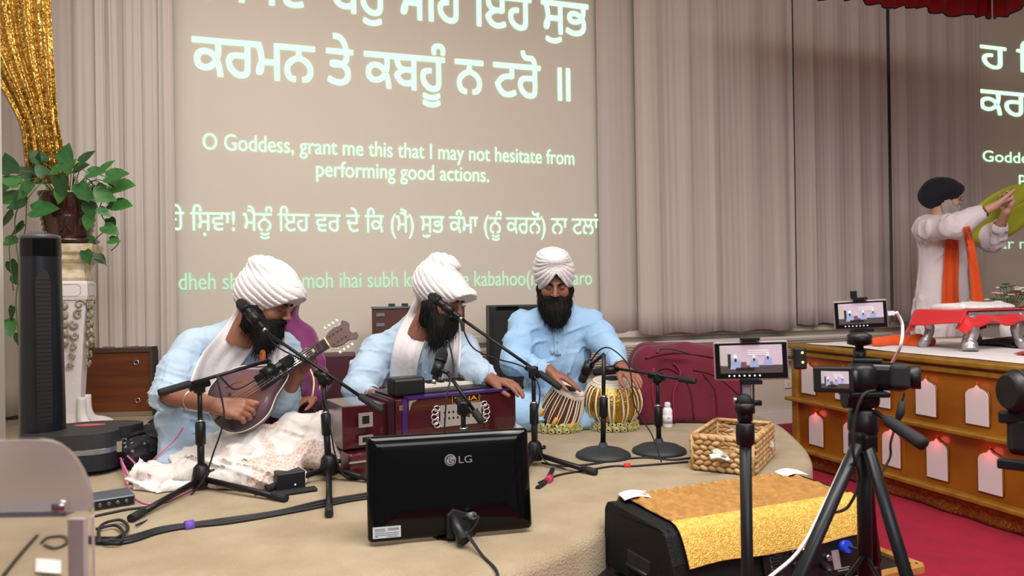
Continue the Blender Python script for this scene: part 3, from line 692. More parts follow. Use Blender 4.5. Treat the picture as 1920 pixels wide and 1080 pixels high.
# ---------- B: harmonium player
def seated_b():
    hc = J(826, 560, 3.34); par = thing('person', G(800, 835, STG), 'man in white turban with white scarf seated playing the harmonium', 'person')
    face = -np.array(FW) * .5 + np.array(RT) * .8 - np.array((0, 0, 1)) * .38
    hd = Head(hc, face, (.15, -.05, 1), 1.03)
    rs, re, rw = J(708, 662, 3.46), J(670, 732, 3.32), J(705, 742, 3.17)
    ls, le, lw = J(866, 656, 3.46), J(888, 694, 3.32), J(922, 712, 3.2)
    nb = J(786, 610, 3.46); pel = J(795, 815, 3.62); ch = J(790, 700, 3.55)
    A = hd.skin(); C = hand_mesh(lw, np.array(RT) * .75 + VW * .45 + np.array((0, 0, -.12)), (0, 0, -1), VW - np.array(RT), le, curl=(.28, .3, .32, .35), thumb=(.5, .2), k=1.1, r0=.03)
    B = hand_mesh(rw, np.array(RT) * .75 + VW * .1 + np.array((0, 0, .1)), VW * .3 + np.array(RT) * .5 - np.array((0, 0, .3)), (0, 0, 1), re, curl=(.3, .3, .3, .3), thumb=(.4, .1), k=1.05)
    vf_mesh(*vf_join(A, B, C), 'body', m_skin, par)
    hd.brows(par, m_beard); hd.beard(par, m_beard, tip=J(817, 640, 3.27), wd=.078, seed=7)
    q = SDF(np.min([rs, re, pel, ls, le, lw], 0) - (.22, .25, .14), np.max([rs, ls, nb, le, lw], 0) + (.2, .2, .1), .0062)
    q.cap(pel, ch, .17, .17, .05, sq=((0, 1, 0), .75)).cap(rs, ls, .064, .064, .06).cap(ch, nb, .14, .068, .05, sq=((0, 1, 0), .8)).cap(rs * .5 + ls * .5, ch, .12, .15, .05).cap(rs, nb, .055, .06, .04).cap(ls, nb, .055, .06, .04)
    q.chain([rs, rs * .45 + re * .55, re, re * .35 + rw * .65], [.07, .074, .062, .042], .03).chain([ls, le, le * .3 + lw * .7], [.068, .06, .042], .03)
    q.disp(lambda X, Y, Z: -.011 * crease(X, Y, Z, (.5, 0, .85), 29, 24) - .009 * crease(X, Y, Z, (1, -.2, -.4), 34, 29) - .006 * crease(X, Y, Z, (.1, 0, 1), 50, 34) + .006 * nz(X, Y, Z, 16, 19, 2))
    q.ell(nb + np.array((.025, -.05, .06)), (.045, .045, .045), .01, op='s')
    ku = q.mesh('kurta', m_blue, par); bv = bvh_of(ku)
    kl, kr = J(672, 812, 3.3), J(950, 822, 3.38); q = SDF(np.min([kl, kr, pel], 0) - .2, np.max([kl, kr, pel], 0) + .2, .008)
    q.cap(pel, kr, .12, .072, .05).cap(pel, kl, .12, .075, .05).cap(kr, J(800, 835, 3.35), .07, .055, .04).cap(kl, J(830, 835, 3.4), .07, .05, .04)
    q.disp(lambda X, Y, Z: -.012 * crease(X, Y, Z, (1, .3, .3), 30, 12) + .005 * nz(X, Y, Z, 18, 3, 2)); q.plane((0, 0, -1), -STG - .002); q.mesh('trousers', m_blue, par, 1)
    round_turban(hd, par, m_turb, -.5, [((0, .02, .05), (.11, .125, .095)), ((0, -.085, .055), (.088, .075, .048)), ((0, .05, .06), (.108, .1, .11))], (0, 0, 0), 15, knob=((0, .045, .155), (.07, .07, .035)), cut=.024, sp=.024, amp=.0045)
    strip_on('scarf', bv, [(802, 568, 50), (788, 600, 54), (768, 640, 54), (757, 690, 50), (756, 750, 52)], m_wcl, par, off=.016, wave=.0035, seed=12)
    strip_on('scarf', bv, [(852, 605, 20), (852, 640, 26), (846, 690, 30), (838, 750, 34)], m_wcl, par, off=.016, wave=.003, seed=14, nf=2)
    strip_on('placket', bv, [(797, 640, 13), (797, 690, 13), (798, 745, 13)], m_blue, par, off=.008, wave=0)
    b = le * .22 + lw * .78; ax = nrm(lw - le)
    w_ = ring(b, ax, .031, .005).build('wristwatch', mat('watch_strap', (40, 36, 34), .4, .6), par); w_['label'] = 'dark metal wristwatch'
    b2 = re * .2 + rw * .8; ring(b2, nrm(rw - re), .034, .0035).build('bangle', m_steel, par)
    buttons([onto(bv, 797, y, .018) for y in (648, 672, 696)], par, m_btn)
    return par
# ---------- C: tabla player
def v_turban(hd, par, m):
    q = SDF((-.17, -.2, -.12), (.17, .2, .24), .0036)
    q.ell((-.012, .0, .08), (.1, .118, .09), .02).ell((-.004, .01, .03), (.096, .115, .095), .03).ell((-.016, -.03, .145), (.082, .085, .045), .02).ell((-.034, -.05, .13), (.06, .055, .05), .015)
    def wr(X, Y, Z):
        apex = np.array((.006, 0, .158)); ang = np.arctan2(Z - apex[2], np.abs(X - apex[0]) + .02 + .25 * (Y + .12)); ph = ang / .16 + .1 * nz(X, Y, Z, 12, 4, 1) + np.sign(X - .006) * .35
        fr = ph - np.floor(ph); d = np.clip(np.sqrt((X - .006) ** 2 + (Z - .158) ** 2) / .07, .3, 1.2); return .0042 * d * (1.5 * (1 - fr) ** 3 - .5) + .001 * nz(X, Y, Z, 45, 3, 2)
    q.disp(wr); q.cap((.006, -.118, .15), (.006, -.1, .19), .004, .003, .006, op='s')
    sl, X, Y, Z = q.sub(q.lo, q.lo + q.n * q.res); low = np.maximum(np.where(Y < .03, .088 - 1.45 * np.abs(X - .004), -.04), -.045)
    q.f = np.maximum(q.f, (low - Z).astype(np.float32) * .55); V, F = q.arrays(1); vf_mesh(hd.W(V), F, 'turban', m, par)
    q = SDF((-.09, -.12, .0), (.09, .12, .15), .004); q.ell((0, .012, .048), (.084, .104, .088), .01); q.plane((0, 0, -1), -.062)
    V, F = q.arrays(1); vf_mesh(hd.W(V), F, 'under_turban', mat('black_cloth', (22, 20, 24), .85), par)['label'] = 'black under-turban at the forehead'
def seated_c():
    hc = J(1041, 531, 3.82); par = thing('person', G(1045, 800, STG), 'man in white turban and sky blue kurta seated playing the tabla drums', 'person')
    face = VW * .96 - np.array(RT) * .06 - np.array((0, 0, 1)) * .34
    hd = Head(hc, face, (0, 0, 1), 1.03, roll=-.04)
    rs, re, rw = J(984, 612, 3.9), J(964, 678, 3.78), J(1030, 694, 3.62)
    ls, le, lw = J(1104, 610, 3.9), J(1146, 655, 3.78), J(1166, 690, 3.6)
    nb = J(1045, 586, 3.92); pel = J(1040, 765, 4.0); ch = J(1045, 660, 3.95)
    A = hd.skin(); B = hand_mesh(rw, np.array(RT) * .85 + VW * .25 + np.array((0, 0, -.42)), (0, 0, -1), VW, re, curl=(.12, .14, .16, .2), thumb=(.5, .2), k=1.1, r0=.03)
    C = hand_mesh(lw, np.array(RT) * .25 + VW * .6 + np.array((0, 0, -.2)), (0, 0, -1), -np.array(RT), le, curl=(.2, .2, .25, .3), thumb=(.5, .2), k=1.1, r0=.03)
    vf_mesh(*vf_join(A, B, C), 'body', m_skin, par)
    hd.brows(par, m_beard); hd.beard(par, m_beard, tip=J(1044, 604, 3.74), wd=.088, seed=17)
    q = SDF(np.min([rs, re, pel, ls, le, lw], 0) - (.22, .25, .14), np.max([rs, ls, nb, le, lw], 0) + (.2, .2, .1), .0065)
    q.cap(pel, ch, .17, .165, .05, sq=((0, 1, 0), .75)).cap(rs, ls, .064, .064, .06).cap(ch, nb, .14, .066, .05, sq=((0, 1, 0), .8)).cap(rs * .5 + ls * .5, ch, .12, .15, .05).cap(rs, nb, .058, .062, .04).cap(ls, nb, .058, .062, .04)
    q.chain([rs, rs * .45 + re * .55, re, re * .15 + rw * .85], [.072, .072, .062, .042], .03).chain([ls, ls * .5 + le * .5, le, le * .3 + lw * .7], [.072, .068, .056, .04], .03)
    q.disp(lambda X, Y, Z: -.011 * crease(X, Y, Z, (.5, 0, .85), 26, 44) - .010 * crease(X, Y, Z, (1, -.2, .25), 34, 49) - .006 * crease(X, Y, Z, (.1, 0, 1), 46, 54) + .006 * nz(X, Y, Z, 16, 39, 2))
    q.ell(nb + np.array((0, -.05, .05)), (.045, .045, .045), .01, op='s')
    ku = q.mesh('kurta', m_blue2, par); bv = bvh_of(ku)
    kl, kr = J(972, 772, 3.68), J(1140, 775, 3.75); q = SDF(np.min([kl, kr, pel], 0) - .2, np.max([kl, kr, pel], 0) + .2, .008)
    q.cap(pel, kr, .12, .08, .05).cap(pel, kl, .12, .095, .05).cap(kr, J(1040, 795, 3.7), .07, .055, .04).cap(kl, J(1050, 790, 3.75), .08, .05, .04)
    q.disp(lambda X, Y, Z: -.012 * crease(X, Y, Z, (1, .3, .3), 30, 22) + .005 * nz(X, Y, Z, 18, 3, 2)); q.plane((0, 0, -1), -STG - .002); q.mesh('trousers', m_blue2, par, 1)
    v_turban(hd, par, m_turb); strip_on('placket', bv, [(1045, 600, 12), (1045, 630, 12), (1046, 666, 12)], m_blue2, par, off=.007, wave=0); buttons([onto(bv, 1045, y, .016) for y in (620, 638, 656)], par, m_btn)
    b2 = re * .08 + rw * .92; ring(b2, nrm(rw - re), .034, .0035).build('bangle', m_steel, par)
    b2 = le * .1 + lw * .9; ring(b2, nrm(lw - le), .034, .0035).build('bangle', m_steel, par)
    return par
A_, A_HANDS = seated_a(); B_ = seated_b(); C_ = seated_c()
V3 = Vector
def pp(px, py, d): return P(px, py, d)
m_gloss = mat('gloss_black', (7, 7, 8), .1, spec=.3)
m_chrome = mat('chrome', (200, 200, 205), .18, 1)
m_maroon = mat('maroon_lacquer', (70, 14, 24), .28, coat=.6, var=(7, (58, 10, 20)))
m_ply = mat('silver_plate', (196, 192, 190), .35, .7)
m_purp = mat('purple_trim', (52, 26, 96), .35, coat=.4)
# ------------------------------------------------------------------ mandolin
def mandolin():
    a = pp(470, 737, 2.87); b = pp(652, 622, 2.95)
    t = thing('mandolin', a, 'sunburst mandolin held by the leftmost musician, headstock with pearl pegs', 'mandolin')
    M = frame(a, b - a, VW * .9 + np.array((0, 0, .28))); L = (b - a).length
    def outline(k, dz=0):
        pts = [(-.165, 0), (-.155, .06), (-.115, .105), (-.05, .122), (.02, .11), (.075, .075), (.12, .05), (.15, .03), (.165, .0)]
        return spl([(x * k, y * k, 0) for x, y in pts] + [(x * k, -y * k * (1 if x < .05 else .92), 0) for x, y in pts[-2:0:-1]], 4, True)
    mb = MB(); rings = [(.93, -.028), (1, -.022), (1, .006), (.985, .012), (.8, .019), (.45, .024), (.1, .026)]; n = len(outline(1)); vs = []
    for k, z in rings: vs += [(p.x, p.y, z) for p in outline(k)]
    mb.add(vs, [(i * n + j, i * n + (j + 1) % n, (i + 1) * n + (j + 1) % n, (i + 1) * n + j) for i in range(len(rings) - 1) for j in range(n)] + [tuple(range(n))[::-1], tuple((len(rings) - 1) * n + j for j in range(n))], True, M)
    m = mat('sunburst_wood', (104, 66, 62), .3, coat=.5); nt = m.node_tree; tc = nt.nodes.new('ShaderNodeTexCoord')
    vl = nt.nodes.new('ShaderNodeVectorMath'); vl.operation = 'LENGTH'; cr = nt.nodes.new('ShaderNodeValToRGB')
    nt.links.new(tc.outputs['Object'], vl.inputs[0]); nt.links.new(vl.outputs['Value'], cr.inputs[0]); nt.links.new(cr.outputs[0], nt.nodes['Principled BSDF'].inputs['Base Color'])
    e = cr.color_ramp.elements; e[0].position = .03; e[0].color = s2l((132, 84, 66)); e[1].position = .15; e[1].color = s2l((38, 32, 46)); k_ = e.new(.09); k_.color = s2l((92, 66, 76))
    mb.build('body', m, t)
    o2 = outline(1.0); MB().tube([M @ V3((p.x, p.y, .008)) for p in o2] + [M @ V3((o2[0].x, o2[0].y, .008))], .0028, 6).build('binding', mat('cream_binding', (226, 212, 188), .5), t)
    for s_ in (-1, 1):
        MB().tube([M @ V3(p) for p in spl([(-.075, s_ * .075, .017), (-.06, s_ * .062, .021), (-.03, s_ * .06, .0215), (-.005, s_ * .05, .022), (.012, s_ * .055, .0195)], 4)], [.004] + [.0025] * 15 + [.004], 6).build('sound_hole', m_black, t)
    nk = L - .09
    MB().box((.13 + (nk - .13) / 2 - .01, 0, .012), (nk - .11, .036, .022), M=M).build('neck', mat('neck_wood', (96, 60, 48), .4), t)
    MB().prism([(.045, -.025), (.06, -.027), (nk, -.018), (nk, .018), (.06, .027), (.045, .025)], .024, .031, M=M).build('fingerboard', mat('rosewood', (44, 30, 26), .5), t)
    x = nk; fr = []; sc_ = nk + .075
    for i in range(1, 18):
        x = nk - sc_ * (1 - 2 ** (-i / 12))
        if x < .05: break
        w_ = .036 + .016 * (nk - x) / nk; MB().box((x, 0, .0318), (.003, w_, .002), M=M).build('fret', m_chrome, t)
        if i in (3, 5, 7, 10, 12, 15):
            MB().box((x + .009, 0, .0316), (.009, .016, .0012), M=M).build('inlay', mat('pearl', (228, 222, 208), .3), t)
    MB().box((nk + .003, 0, .031), (.005, .036, .01), M=M).build('nut', mat('cream_binding', (226, 212, 188), .5), t)
    MB().box((-.062, 0, .032), (.008, .07, .014), M=M).build('bridge', mat('rosewood', (44, 30, 26), .5), t)
    MB().prism([(-.16, -.022), (-.11, -.016), (-.11, .016), (-.16, .022)], .02, .028, M=M).build('tailpiece', m_chrome, t)
    for i in range(8):
        y = (-.013, -.011, -.0055, -.0035, .0035, .0055, .011, .013)[i]
        MB().tube([M @ V3((-.11, y * 1.1, .027)), M @ V3((-.062, y * 1.4, .0395)), M @ V3((nk + .003, y, .037))], .0007, 4).build('string', m_chrome, t)
    hd_ = [(nk + .005, -.018), (nk + .02, -.03), (nk + .05, -.04), (nk + .075, -.036), (nk + .1, -.048), (nk + .118, -.04), (nk + .116, -.025), (nk + .104, -.022), (nk + .1, .0), (nk + .112, .022), (nk + .095, .045), (nk + .08, .032), (nk + .05, .038), (nk + .02, .03), (nk + .005, .018)]
    MB().prism([(p.x, p.y) for p in spl([(x, y, 0) for x, y in hd_], 4, True)], .008, .022, M=M).build('headstock', mat('headstock_wood', (96, 74, 70), .35, coat=.3), t)
    peg = mat('pearl', (228, 222, 208), .3)
    for s_ in (-1, 1):
        for i in range(4):
            x = nk + .024 + i * .018
            q = MB().cyl(M @ V3((x, s_ * .018, .022)), M @ V3((x, s_ * .018, .034)), .003, n=8).cyl(M @ V3((x, s_ * .03, .014)), M @ V3((x, s_ * .052, .014)), .0016, n=6).build('tuning_post', m_chrome, t)
            MB().ball((x, s_ * .058, .014), (.006, .008, .004), 8, M=M).build('peg_button', peg, t)
    return t
mandolin()
# ------------------------------------------------------------------ harmonium on its case
def harmonium():
    c0 = pp(742, 750, 2.87); c0 = V3((c0.x, c0.y, 0)); ux = V3((1.002 - .471, 2.979 - 2.868, 0)).normalized()
    M = Matrix(((ux.x, -ux.y, 0, c0.x), (ux.y, ux.x, 0, c0.y), (0, 0, 1, 0), (0, 0, 0, 1))); L, W = .535, .27
    t = thing('harmonium', M @ V3((L / 2, W / 2, .5)), 'dark maroon lacquered harmonium with silver fretwork plate, played by the middle musician', 'harmonium')
    z0, z1 = .505, .68
    MB().box((L / 2 + .012, W * .5, (z0 + z1) / 2), (L - .024, W, z1 - z0), M=M).build('body', m_maroon, t, bevel=.006)
    # bellows end block on the left and curved cheek on the right
    MB().box((.012, W * .5, (z0 + z1) / 2), (.03, W + .004, z1 - z0 + .004), M=M).build('end_frame', m_maroon, t, bevel=.003)
    MB().box((-.11, W * .5 + .02, (z0 + z1) / 2 - .004), (.18, W - .03, z1 - z0 - .012), M=M).build('bellows_block', m_maroon, t, bevel=.004)
    for k in range(4): MB().box((-.008 - k * .006, W * .5, (z0 + z1) / 2), (.004, W - .006, z1 - z0 - .004), M=M).build('bellows_pleat', mat('bellows_edge', (46, 12, 26), .5), t)
    MB().box((.034, -.002, (z0 + z1) / 2), (.02, .008, z1 - z0), M=M).build('trim_strip', m_purp, t)
    MB().box((L / 2 + .02, .015, z1 + .004), (L - .05, .05, .009), M=M).build('trim_strip', m_purp, t)
    MB().box((L / 2, W * .62, z1 + .004), (L - .02, W * .7, .012), M=M).build('top_board', mat('dark_board', (30, 20, 26), .4), t)
    kb = None
    for k in range(30):
        q = MB().box((.1 + k * .0135, W - .03, z1 + .017), (.0122, .1, .012), M=M).build('key', mat('ivory_key', (226, 220, 206), .35), t)
        if k % 7 in (0, 1, 3, 4, 5): MB().box((.1068 + k * .0135, W - .01, z1 + .026), (.0075, .06, .012), M=M).build('black_key', m_black, t)
    F = Matrix.Rotation(PI / 2, 4, 'X')  # face drawing: local x along, y up, z towards viewer
    def face(x, z, y=-.001): return M @ Matrix.Translation((x, y, z)) @ F
    # fretwork plate: rectangle with lace ends, cut-outs
    cx, cz = .275, .602; K = face(cx, cz, -.004)
    holes = []
    for r_ in (-1, 1):
        for c_ in range(8):
            x = (c_ - 3.5) * .019 + (.006 if c_ > 3 else -.006); y = r_ * .012
            holes.append([(x - .004, y - .004), (x + .004, y - .004), (x + .0045, y + .002), (x, y + .008), (x - .0045, y + .002)][::1])
    MB().prism([(-.092, -.043), (.092, -.043), (.092, .043), (-.092, .043)], 0, .003, M=K, holes=holes).build('fret_plate', m_ply, t)
    MB().box((cx, -.0015, cz), (.17, .002, .07), M=M).build('plate_backing', m_black, t)
    for s_ in (-1, 1):
        mb = MB()
        for a in range(-2, 3):
            an = a * .62; x = s_ * (.1 + .018 * math.cos(an)); y = .03 * math.sin(an) * 1.15
            vs = [K @ V3((x + .0115 * math.cos(b) * 1.15, y + .0105 * math.sin(b), .0025)) for b in [2 * PI * i / 12 for i in range(13)]]
            mb.tube(vs, .0028, 5)
        mb.tube([K @ V3((s_ * (.095 + .006 * math.cos(b)), .028 * math.sin(b), .0025)) for b in [2 * PI * i / 16 for i in range(17)]], .003, 5)
        mb.build('lace_end', m_ply, t)
    # makers plate
    PL = face(.298, .664, -.0045); MB().box((0, 0, .0), (.118, .027, .003), M=PL).build('name_plate', mat('black_enamel', (20, 16, 14), .3), t)
    MB().box((0, 0, -.0005), (.122, .031, .003), M=PL).build('name_plate_frame', mat('orange_enamel', (224, 150, 30), .4), t)
    text_on('name_lettering', 'RINA', mat('orange_enamel', (224, 150, 30), .4), t, PL @ V3((-.05, -.0085, .0026)), PL.to_3x3() @ V3((1, 0, 0)), PL.to_3x3() @ V3((0, 1, 0)), width=.1, height=.024)
    # corner brackets
    for x, z, fx, fz in ((.052, z0 + .004, 1, 1), (.052, z1 - .004, 1, -1), (L - .004, z0 + .004, -1, 1)):
        MB().prism([(0, 0), (.034 * fx, 0), (.026 * fx, .006 * fz), (.014 * fx, .009 * fz), (.008 * fx, .02 * fz), (.004 * fx, .034 * fz), (0, .04 * fz)], 0, .002, M=face(x, z, -.003)).build('corner_bracket', m_ply, t)
    for z in (z0 + .02, z1 - .03): MB().box((.02, -.004, z), (.018, .004, .02), M=M).build('hinge', m_chrome, t)
    # left block: handle cut-out plates
    for z, h in ((z0 + .11, .055), (z0 + .035, .035)):
        MB().prism([(-.028, -h / 2), (.028, -h / 2), (.028, h / 2), (-.028, h / 2)], 0, .003, M=face(-.115, z, .0185), holes=[[(-.014, -h * .28), (.014, -h * .28), (.014, h * .28), (-.014, h * .28)]]).build('handle_plate', m_ply, t)
        MB().box((-.115, .0205, z), (.03, .006, h * .6), M=M).build('handle_recess', m_black, t)
    for k in range(5): MB().cyl(M @ V3((.12 + k * .075, -.002, z0 + .012)), M @ V3((.12 + k * .075, -.016, z0 + .012)), .006, n=10).build('stop_knob', m_black, t)
    # case below
    c = thing('harmonium_case', M @ V3((L / 2, W / 2, STG)), 'dark maroon case under the harmonium, used as a stand', 'case')
    MB().box((.17, W * .5 + .01, .449), (.72, W + .05, .098), M=M).build('box', m_maroon, c, bevel=.008)
    for x in (-.1, .2, .48): MB().box((x, -.02, .475), (.035, .012, .026), M=M).build('latch', m_chrome, c, bevel=.002)
    MB().box((.17, -.0185, .468), (.725, .006, .006), M=M).build('seam', m_ply, c)
    return M, z1
HM, HZ = harmonium()
b = tag(MB().rbox((0, 0, .036), (.132, .09, .072), .012).build('speaker_box', m_black), 'small black box standing on the left end of the harmonium', 'box')
b.location = pp(757, 752, 2.98); b.location.z = HZ + .006; b.location.x += .01; b.rotation_euler.z = .2
# ------------------------------------------------------------------ tabla pair
m_strap = mat('hide_strap', (226, 214, 190), .7, bump=(90, .2)); m_headskin = mat('drum_skin', (222, 212, 200), .6, bump=(60, .1))
m_brass = mat('hammered_brass', (196, 156, 60), .24, 1, bump=(85, .55))
def rosette_ring(c, R, label):
    t = thing('cushion_ring', c, label, 'cushion', 'padded rings under the drums')
    MB().tube([c + V3((R * math.cos(a), R * math.sin(a), .024)) for a in [2 * PI * i / 28 for i in range(29)]], .024, 8).build('ring_pad', mat('black_cloth', (22, 20, 24), .85), t)
    gold = mat('gold_ribbon', (196, 190, 130), .4, .35); me = None; r = random.Random(5)
    for i in range(20):
        a = 2 * PI * i / 20
        for row in (0, 1):
            if me is None:
                mb = MB()
                for k, (rr, h) in enumerate(((.015, 0), (.0115, .004), (.007, .008))):
                    pts = [(rr * (1 + .16 * math.sin(5 * q + k)) * math.cos(q), rr * (1 + .16 * math.sin(5 * q + k)) * math.sin(q), h) for q in [2 * PI * j / 15 for j in range(16)]]
                    mb.tube(pts, .0026, 4)
                o = mb.build('rosette', gold, t, world=False); me = o.data
            else: o = bpy.data.objects.new('rosette', me); COL.objects.link(o); o.parent = t
            ph = a + row * PI / 20; z = .012 + row * .022; out = R + .024 if row == 0 else R + .02
            o.matrix_local = Matrix.Translation((out * math.cos(ph), out * math.sin(ph), z)) @ Matrix.Rotation(ph, 4, 'Z') @ Matrix.Rotation(PI / 2 - .3 * row, 4, 'Y') @ Matrix.Rotation(r.uniform(0, 6), 4, 'Z')
    return t
def drum(name, c, ax, prof, ns, label, m_shell, cat, pegs=0, spot=(0, 0), sw=.004):
    """prof [(r,z)] along the axis from the base; last is the head rim"""
    t = thing(name, c, label, cat, 'tabla pair'); ax = V3(ax).normalized(); M = frame(c, V3((1, 0, 0)) if abs(ax.x) < .9 else V3((0, 1, 0)), ax)
    x = V3((1, 0, 0)); x = (x - ax * x.dot(ax)).normalized(); M = Matrix(((x.x, ax.cross(x).x, ax.x, c[0]), (x.y, ax.cross(x).y, ax.y, c[1]), (x.z, ax.cross(x).z, ax.z, c[2]), (0, 0, 0, 1)))
    sp = spl([(r, 0, z) for r, z in prof], 5); MB().lathe([(p.x, p.z) for p in sp], n=36, M=M).build('shell', m_shell, t)
    R, H = prof[-1]; MB().lathe([(R * .2, H + .002), (R + .002, H + .003), (R + .007, H - .004), (R + .006, H - .018), (R - .002, H - .022)], n=40, M=M).build('drum_head', m_headskin, t)
    MB().lathe([(.001, H + .0035), (R * .82, H + .0035), (R * .84, H + .006), (R * .98, H + .006), (R + .004, H + .002)], n=40, M=M).build('skin_rim', mat('rim_skin', (214, 200, 184), .6), t)
    MB().lathe([(.0005, .0085), (R * .34, .0085), (R * .42, .0065), (R * .43, .004)], (spot[0], spot[1], H), n=28, M=M).build('black_spot', m_rub, t)
    # plaited hoop
    for s_ in (0, 1):
        MB().tube([M @ V3(((R + .0075) * math.cos(a), (R + .0075) * math.sin(a), H - .014 + .0035 * math.sin(a * 22 + s_ * PI))) for a in [2 * PI * i / 132 for i in range(133)]], .0038, 5).build('hoop_plait', m_strap if s_ else mat('rim_skin', (214, 200, 184), .6), t)
    rp = [(p.x, p.z) for p in sp]; st = []
    for i in range(ns * 2):
        a0 = 2 * PI * i / (ns * 2); sl_ = (PI / (ns * 2)) * (1 if i % 2 else -1) * .85; pts = []
        for k in range(1, 9):
            f = k / 9; j = int((len(rp) - 1) * (1 - f)); r_, z_ = rp[j]; an = a0 + sl_ * f; pts.append(M @ V3(((r_ + .004) * math.cos(an), (r_ + .004) * math.sin(an), z_)))
        pts = [M @ V3(((R + .0085) * math.cos(a0), (R + .0085) * math.sin(a0), H - .016))] + pts
        MB().tube(pts, sw, 6, flat=(1, .5)).build('strap', m_strap, t)
    for i in range(pegs):
        a = 2 * PI * (i + .25) / pegs; r_, z_ = rp[int(len(rp) * .42)]; c_ = V3(((r_ + .013) * math.cos(a), (r_ + .013) * math.sin(a), z_)); d_ = V3((-math.sin(a) * .12, math.cos(a) * .12, 1)).normalized() * .023
        MB().tube([M @ (c_ - d_), M @ (c_ - d_ * .9), M @ (c_ + d_ * .9), M @ (c_ + d_)], [.007, .0098, .0098, .007], 12).build('tuning_block', mat('yellow_wood', (206, 160, 66), .5), t)
    a0 = M @ V3((0, 0, 0)); MB().tube([M @ V3(((prof[1][0] + .006) * math.cos(a), (prof[1][0] + .006) * math.sin(a), prof[1][1])) for a in [2 * PI * i / 28 for i in range(29)]], .006, 6).build('base_ring', mat('black_cloth', (22, 20, 24), .85), t)
    return t
c1 = G(1058, 812, STG); c1.y += .09
rosette_ring(c1, .094, 'padded ring with gold rosettes under the wooden drum')
drum('tabla', c1 + V3((-.01, 0, .035)), (.30, -.34, .95), [(.05, -.012), (.082, .0), (.1, .045), (.098, .1), (.085, .15), (.072, .19)], 16, 'wooden tabla drum with white straps and yellow tuning blocks, tilted', mat('dark_drum_wood', (92, 48, 30), .4, coat=.3, var=(9, (70, 34, 22), (1, 1, .2))), 'drum', 8)
c2 = G(1168, 810, STG); c2.y += .11
rosette_ring(c2, .098, 'padded ring with gold rosettes under the brass drum')
drum('tabla', c2 + V3((0, 0, .035)), (-.06, -.14, 1), [(.045, -.012), (.085, .0), (.128, .05), (.142, .105), (.128, .165), (.098, .208)], 13, 'round hammered brass bayan drum with white straps', m_brass, 'drum', 0, (.01, .03), .0055)
# ------------------------------------------------------------------ microphones and stands
m_blk = mat('stand_black', (22, 22, 24), .4, .3); m_grill = mat('mic_grille', (40, 40, 44), .5, .6, bump=(700, .6))
def mic(t, tip, tail, r=.024, pencil=False):
    tip, tail = V3(tip), V3(tail); d = (tip - tail).normalized(); L = (tip - tail).length
    if pencil:
        MB().tube([tail, tip - d * .002, tip], [r * .55, r * .6, r * .5], 14).build('mic_body', m_blk, t); MB().tube([tip - d * .05, tip - d * .048, tip - d * .006, tip + d * .001], [r * .62, r * .78, r * .78, r * .5], 14).build('mic_capsule', m_grill, t); return
    MB().tube([tip - d * .058, tip - d * .05, tip - d * .04, tip - d * .02, tip - d * .006, tip], [r * .8, r * .98, r * 1.05, r * .98, r * .62, r * .15], 16).build('mic_grille', m_grill, t)
    MB().tube([tip - d * .052, tip - d * .044], [r * 1.04, r * 1.06], 16).build('mic_band', m_blk, t)
    MB().tube([tail, tail + d * .004, tip - d * .06, tip - d * .05], [r * .45, r * .52, r * .74, r * .82], 14).build('mic_body', m_blk, t)
    MB().tube([tail - d * .014, tail], r * .42, 10).build('mic_plug', m_steel, t)
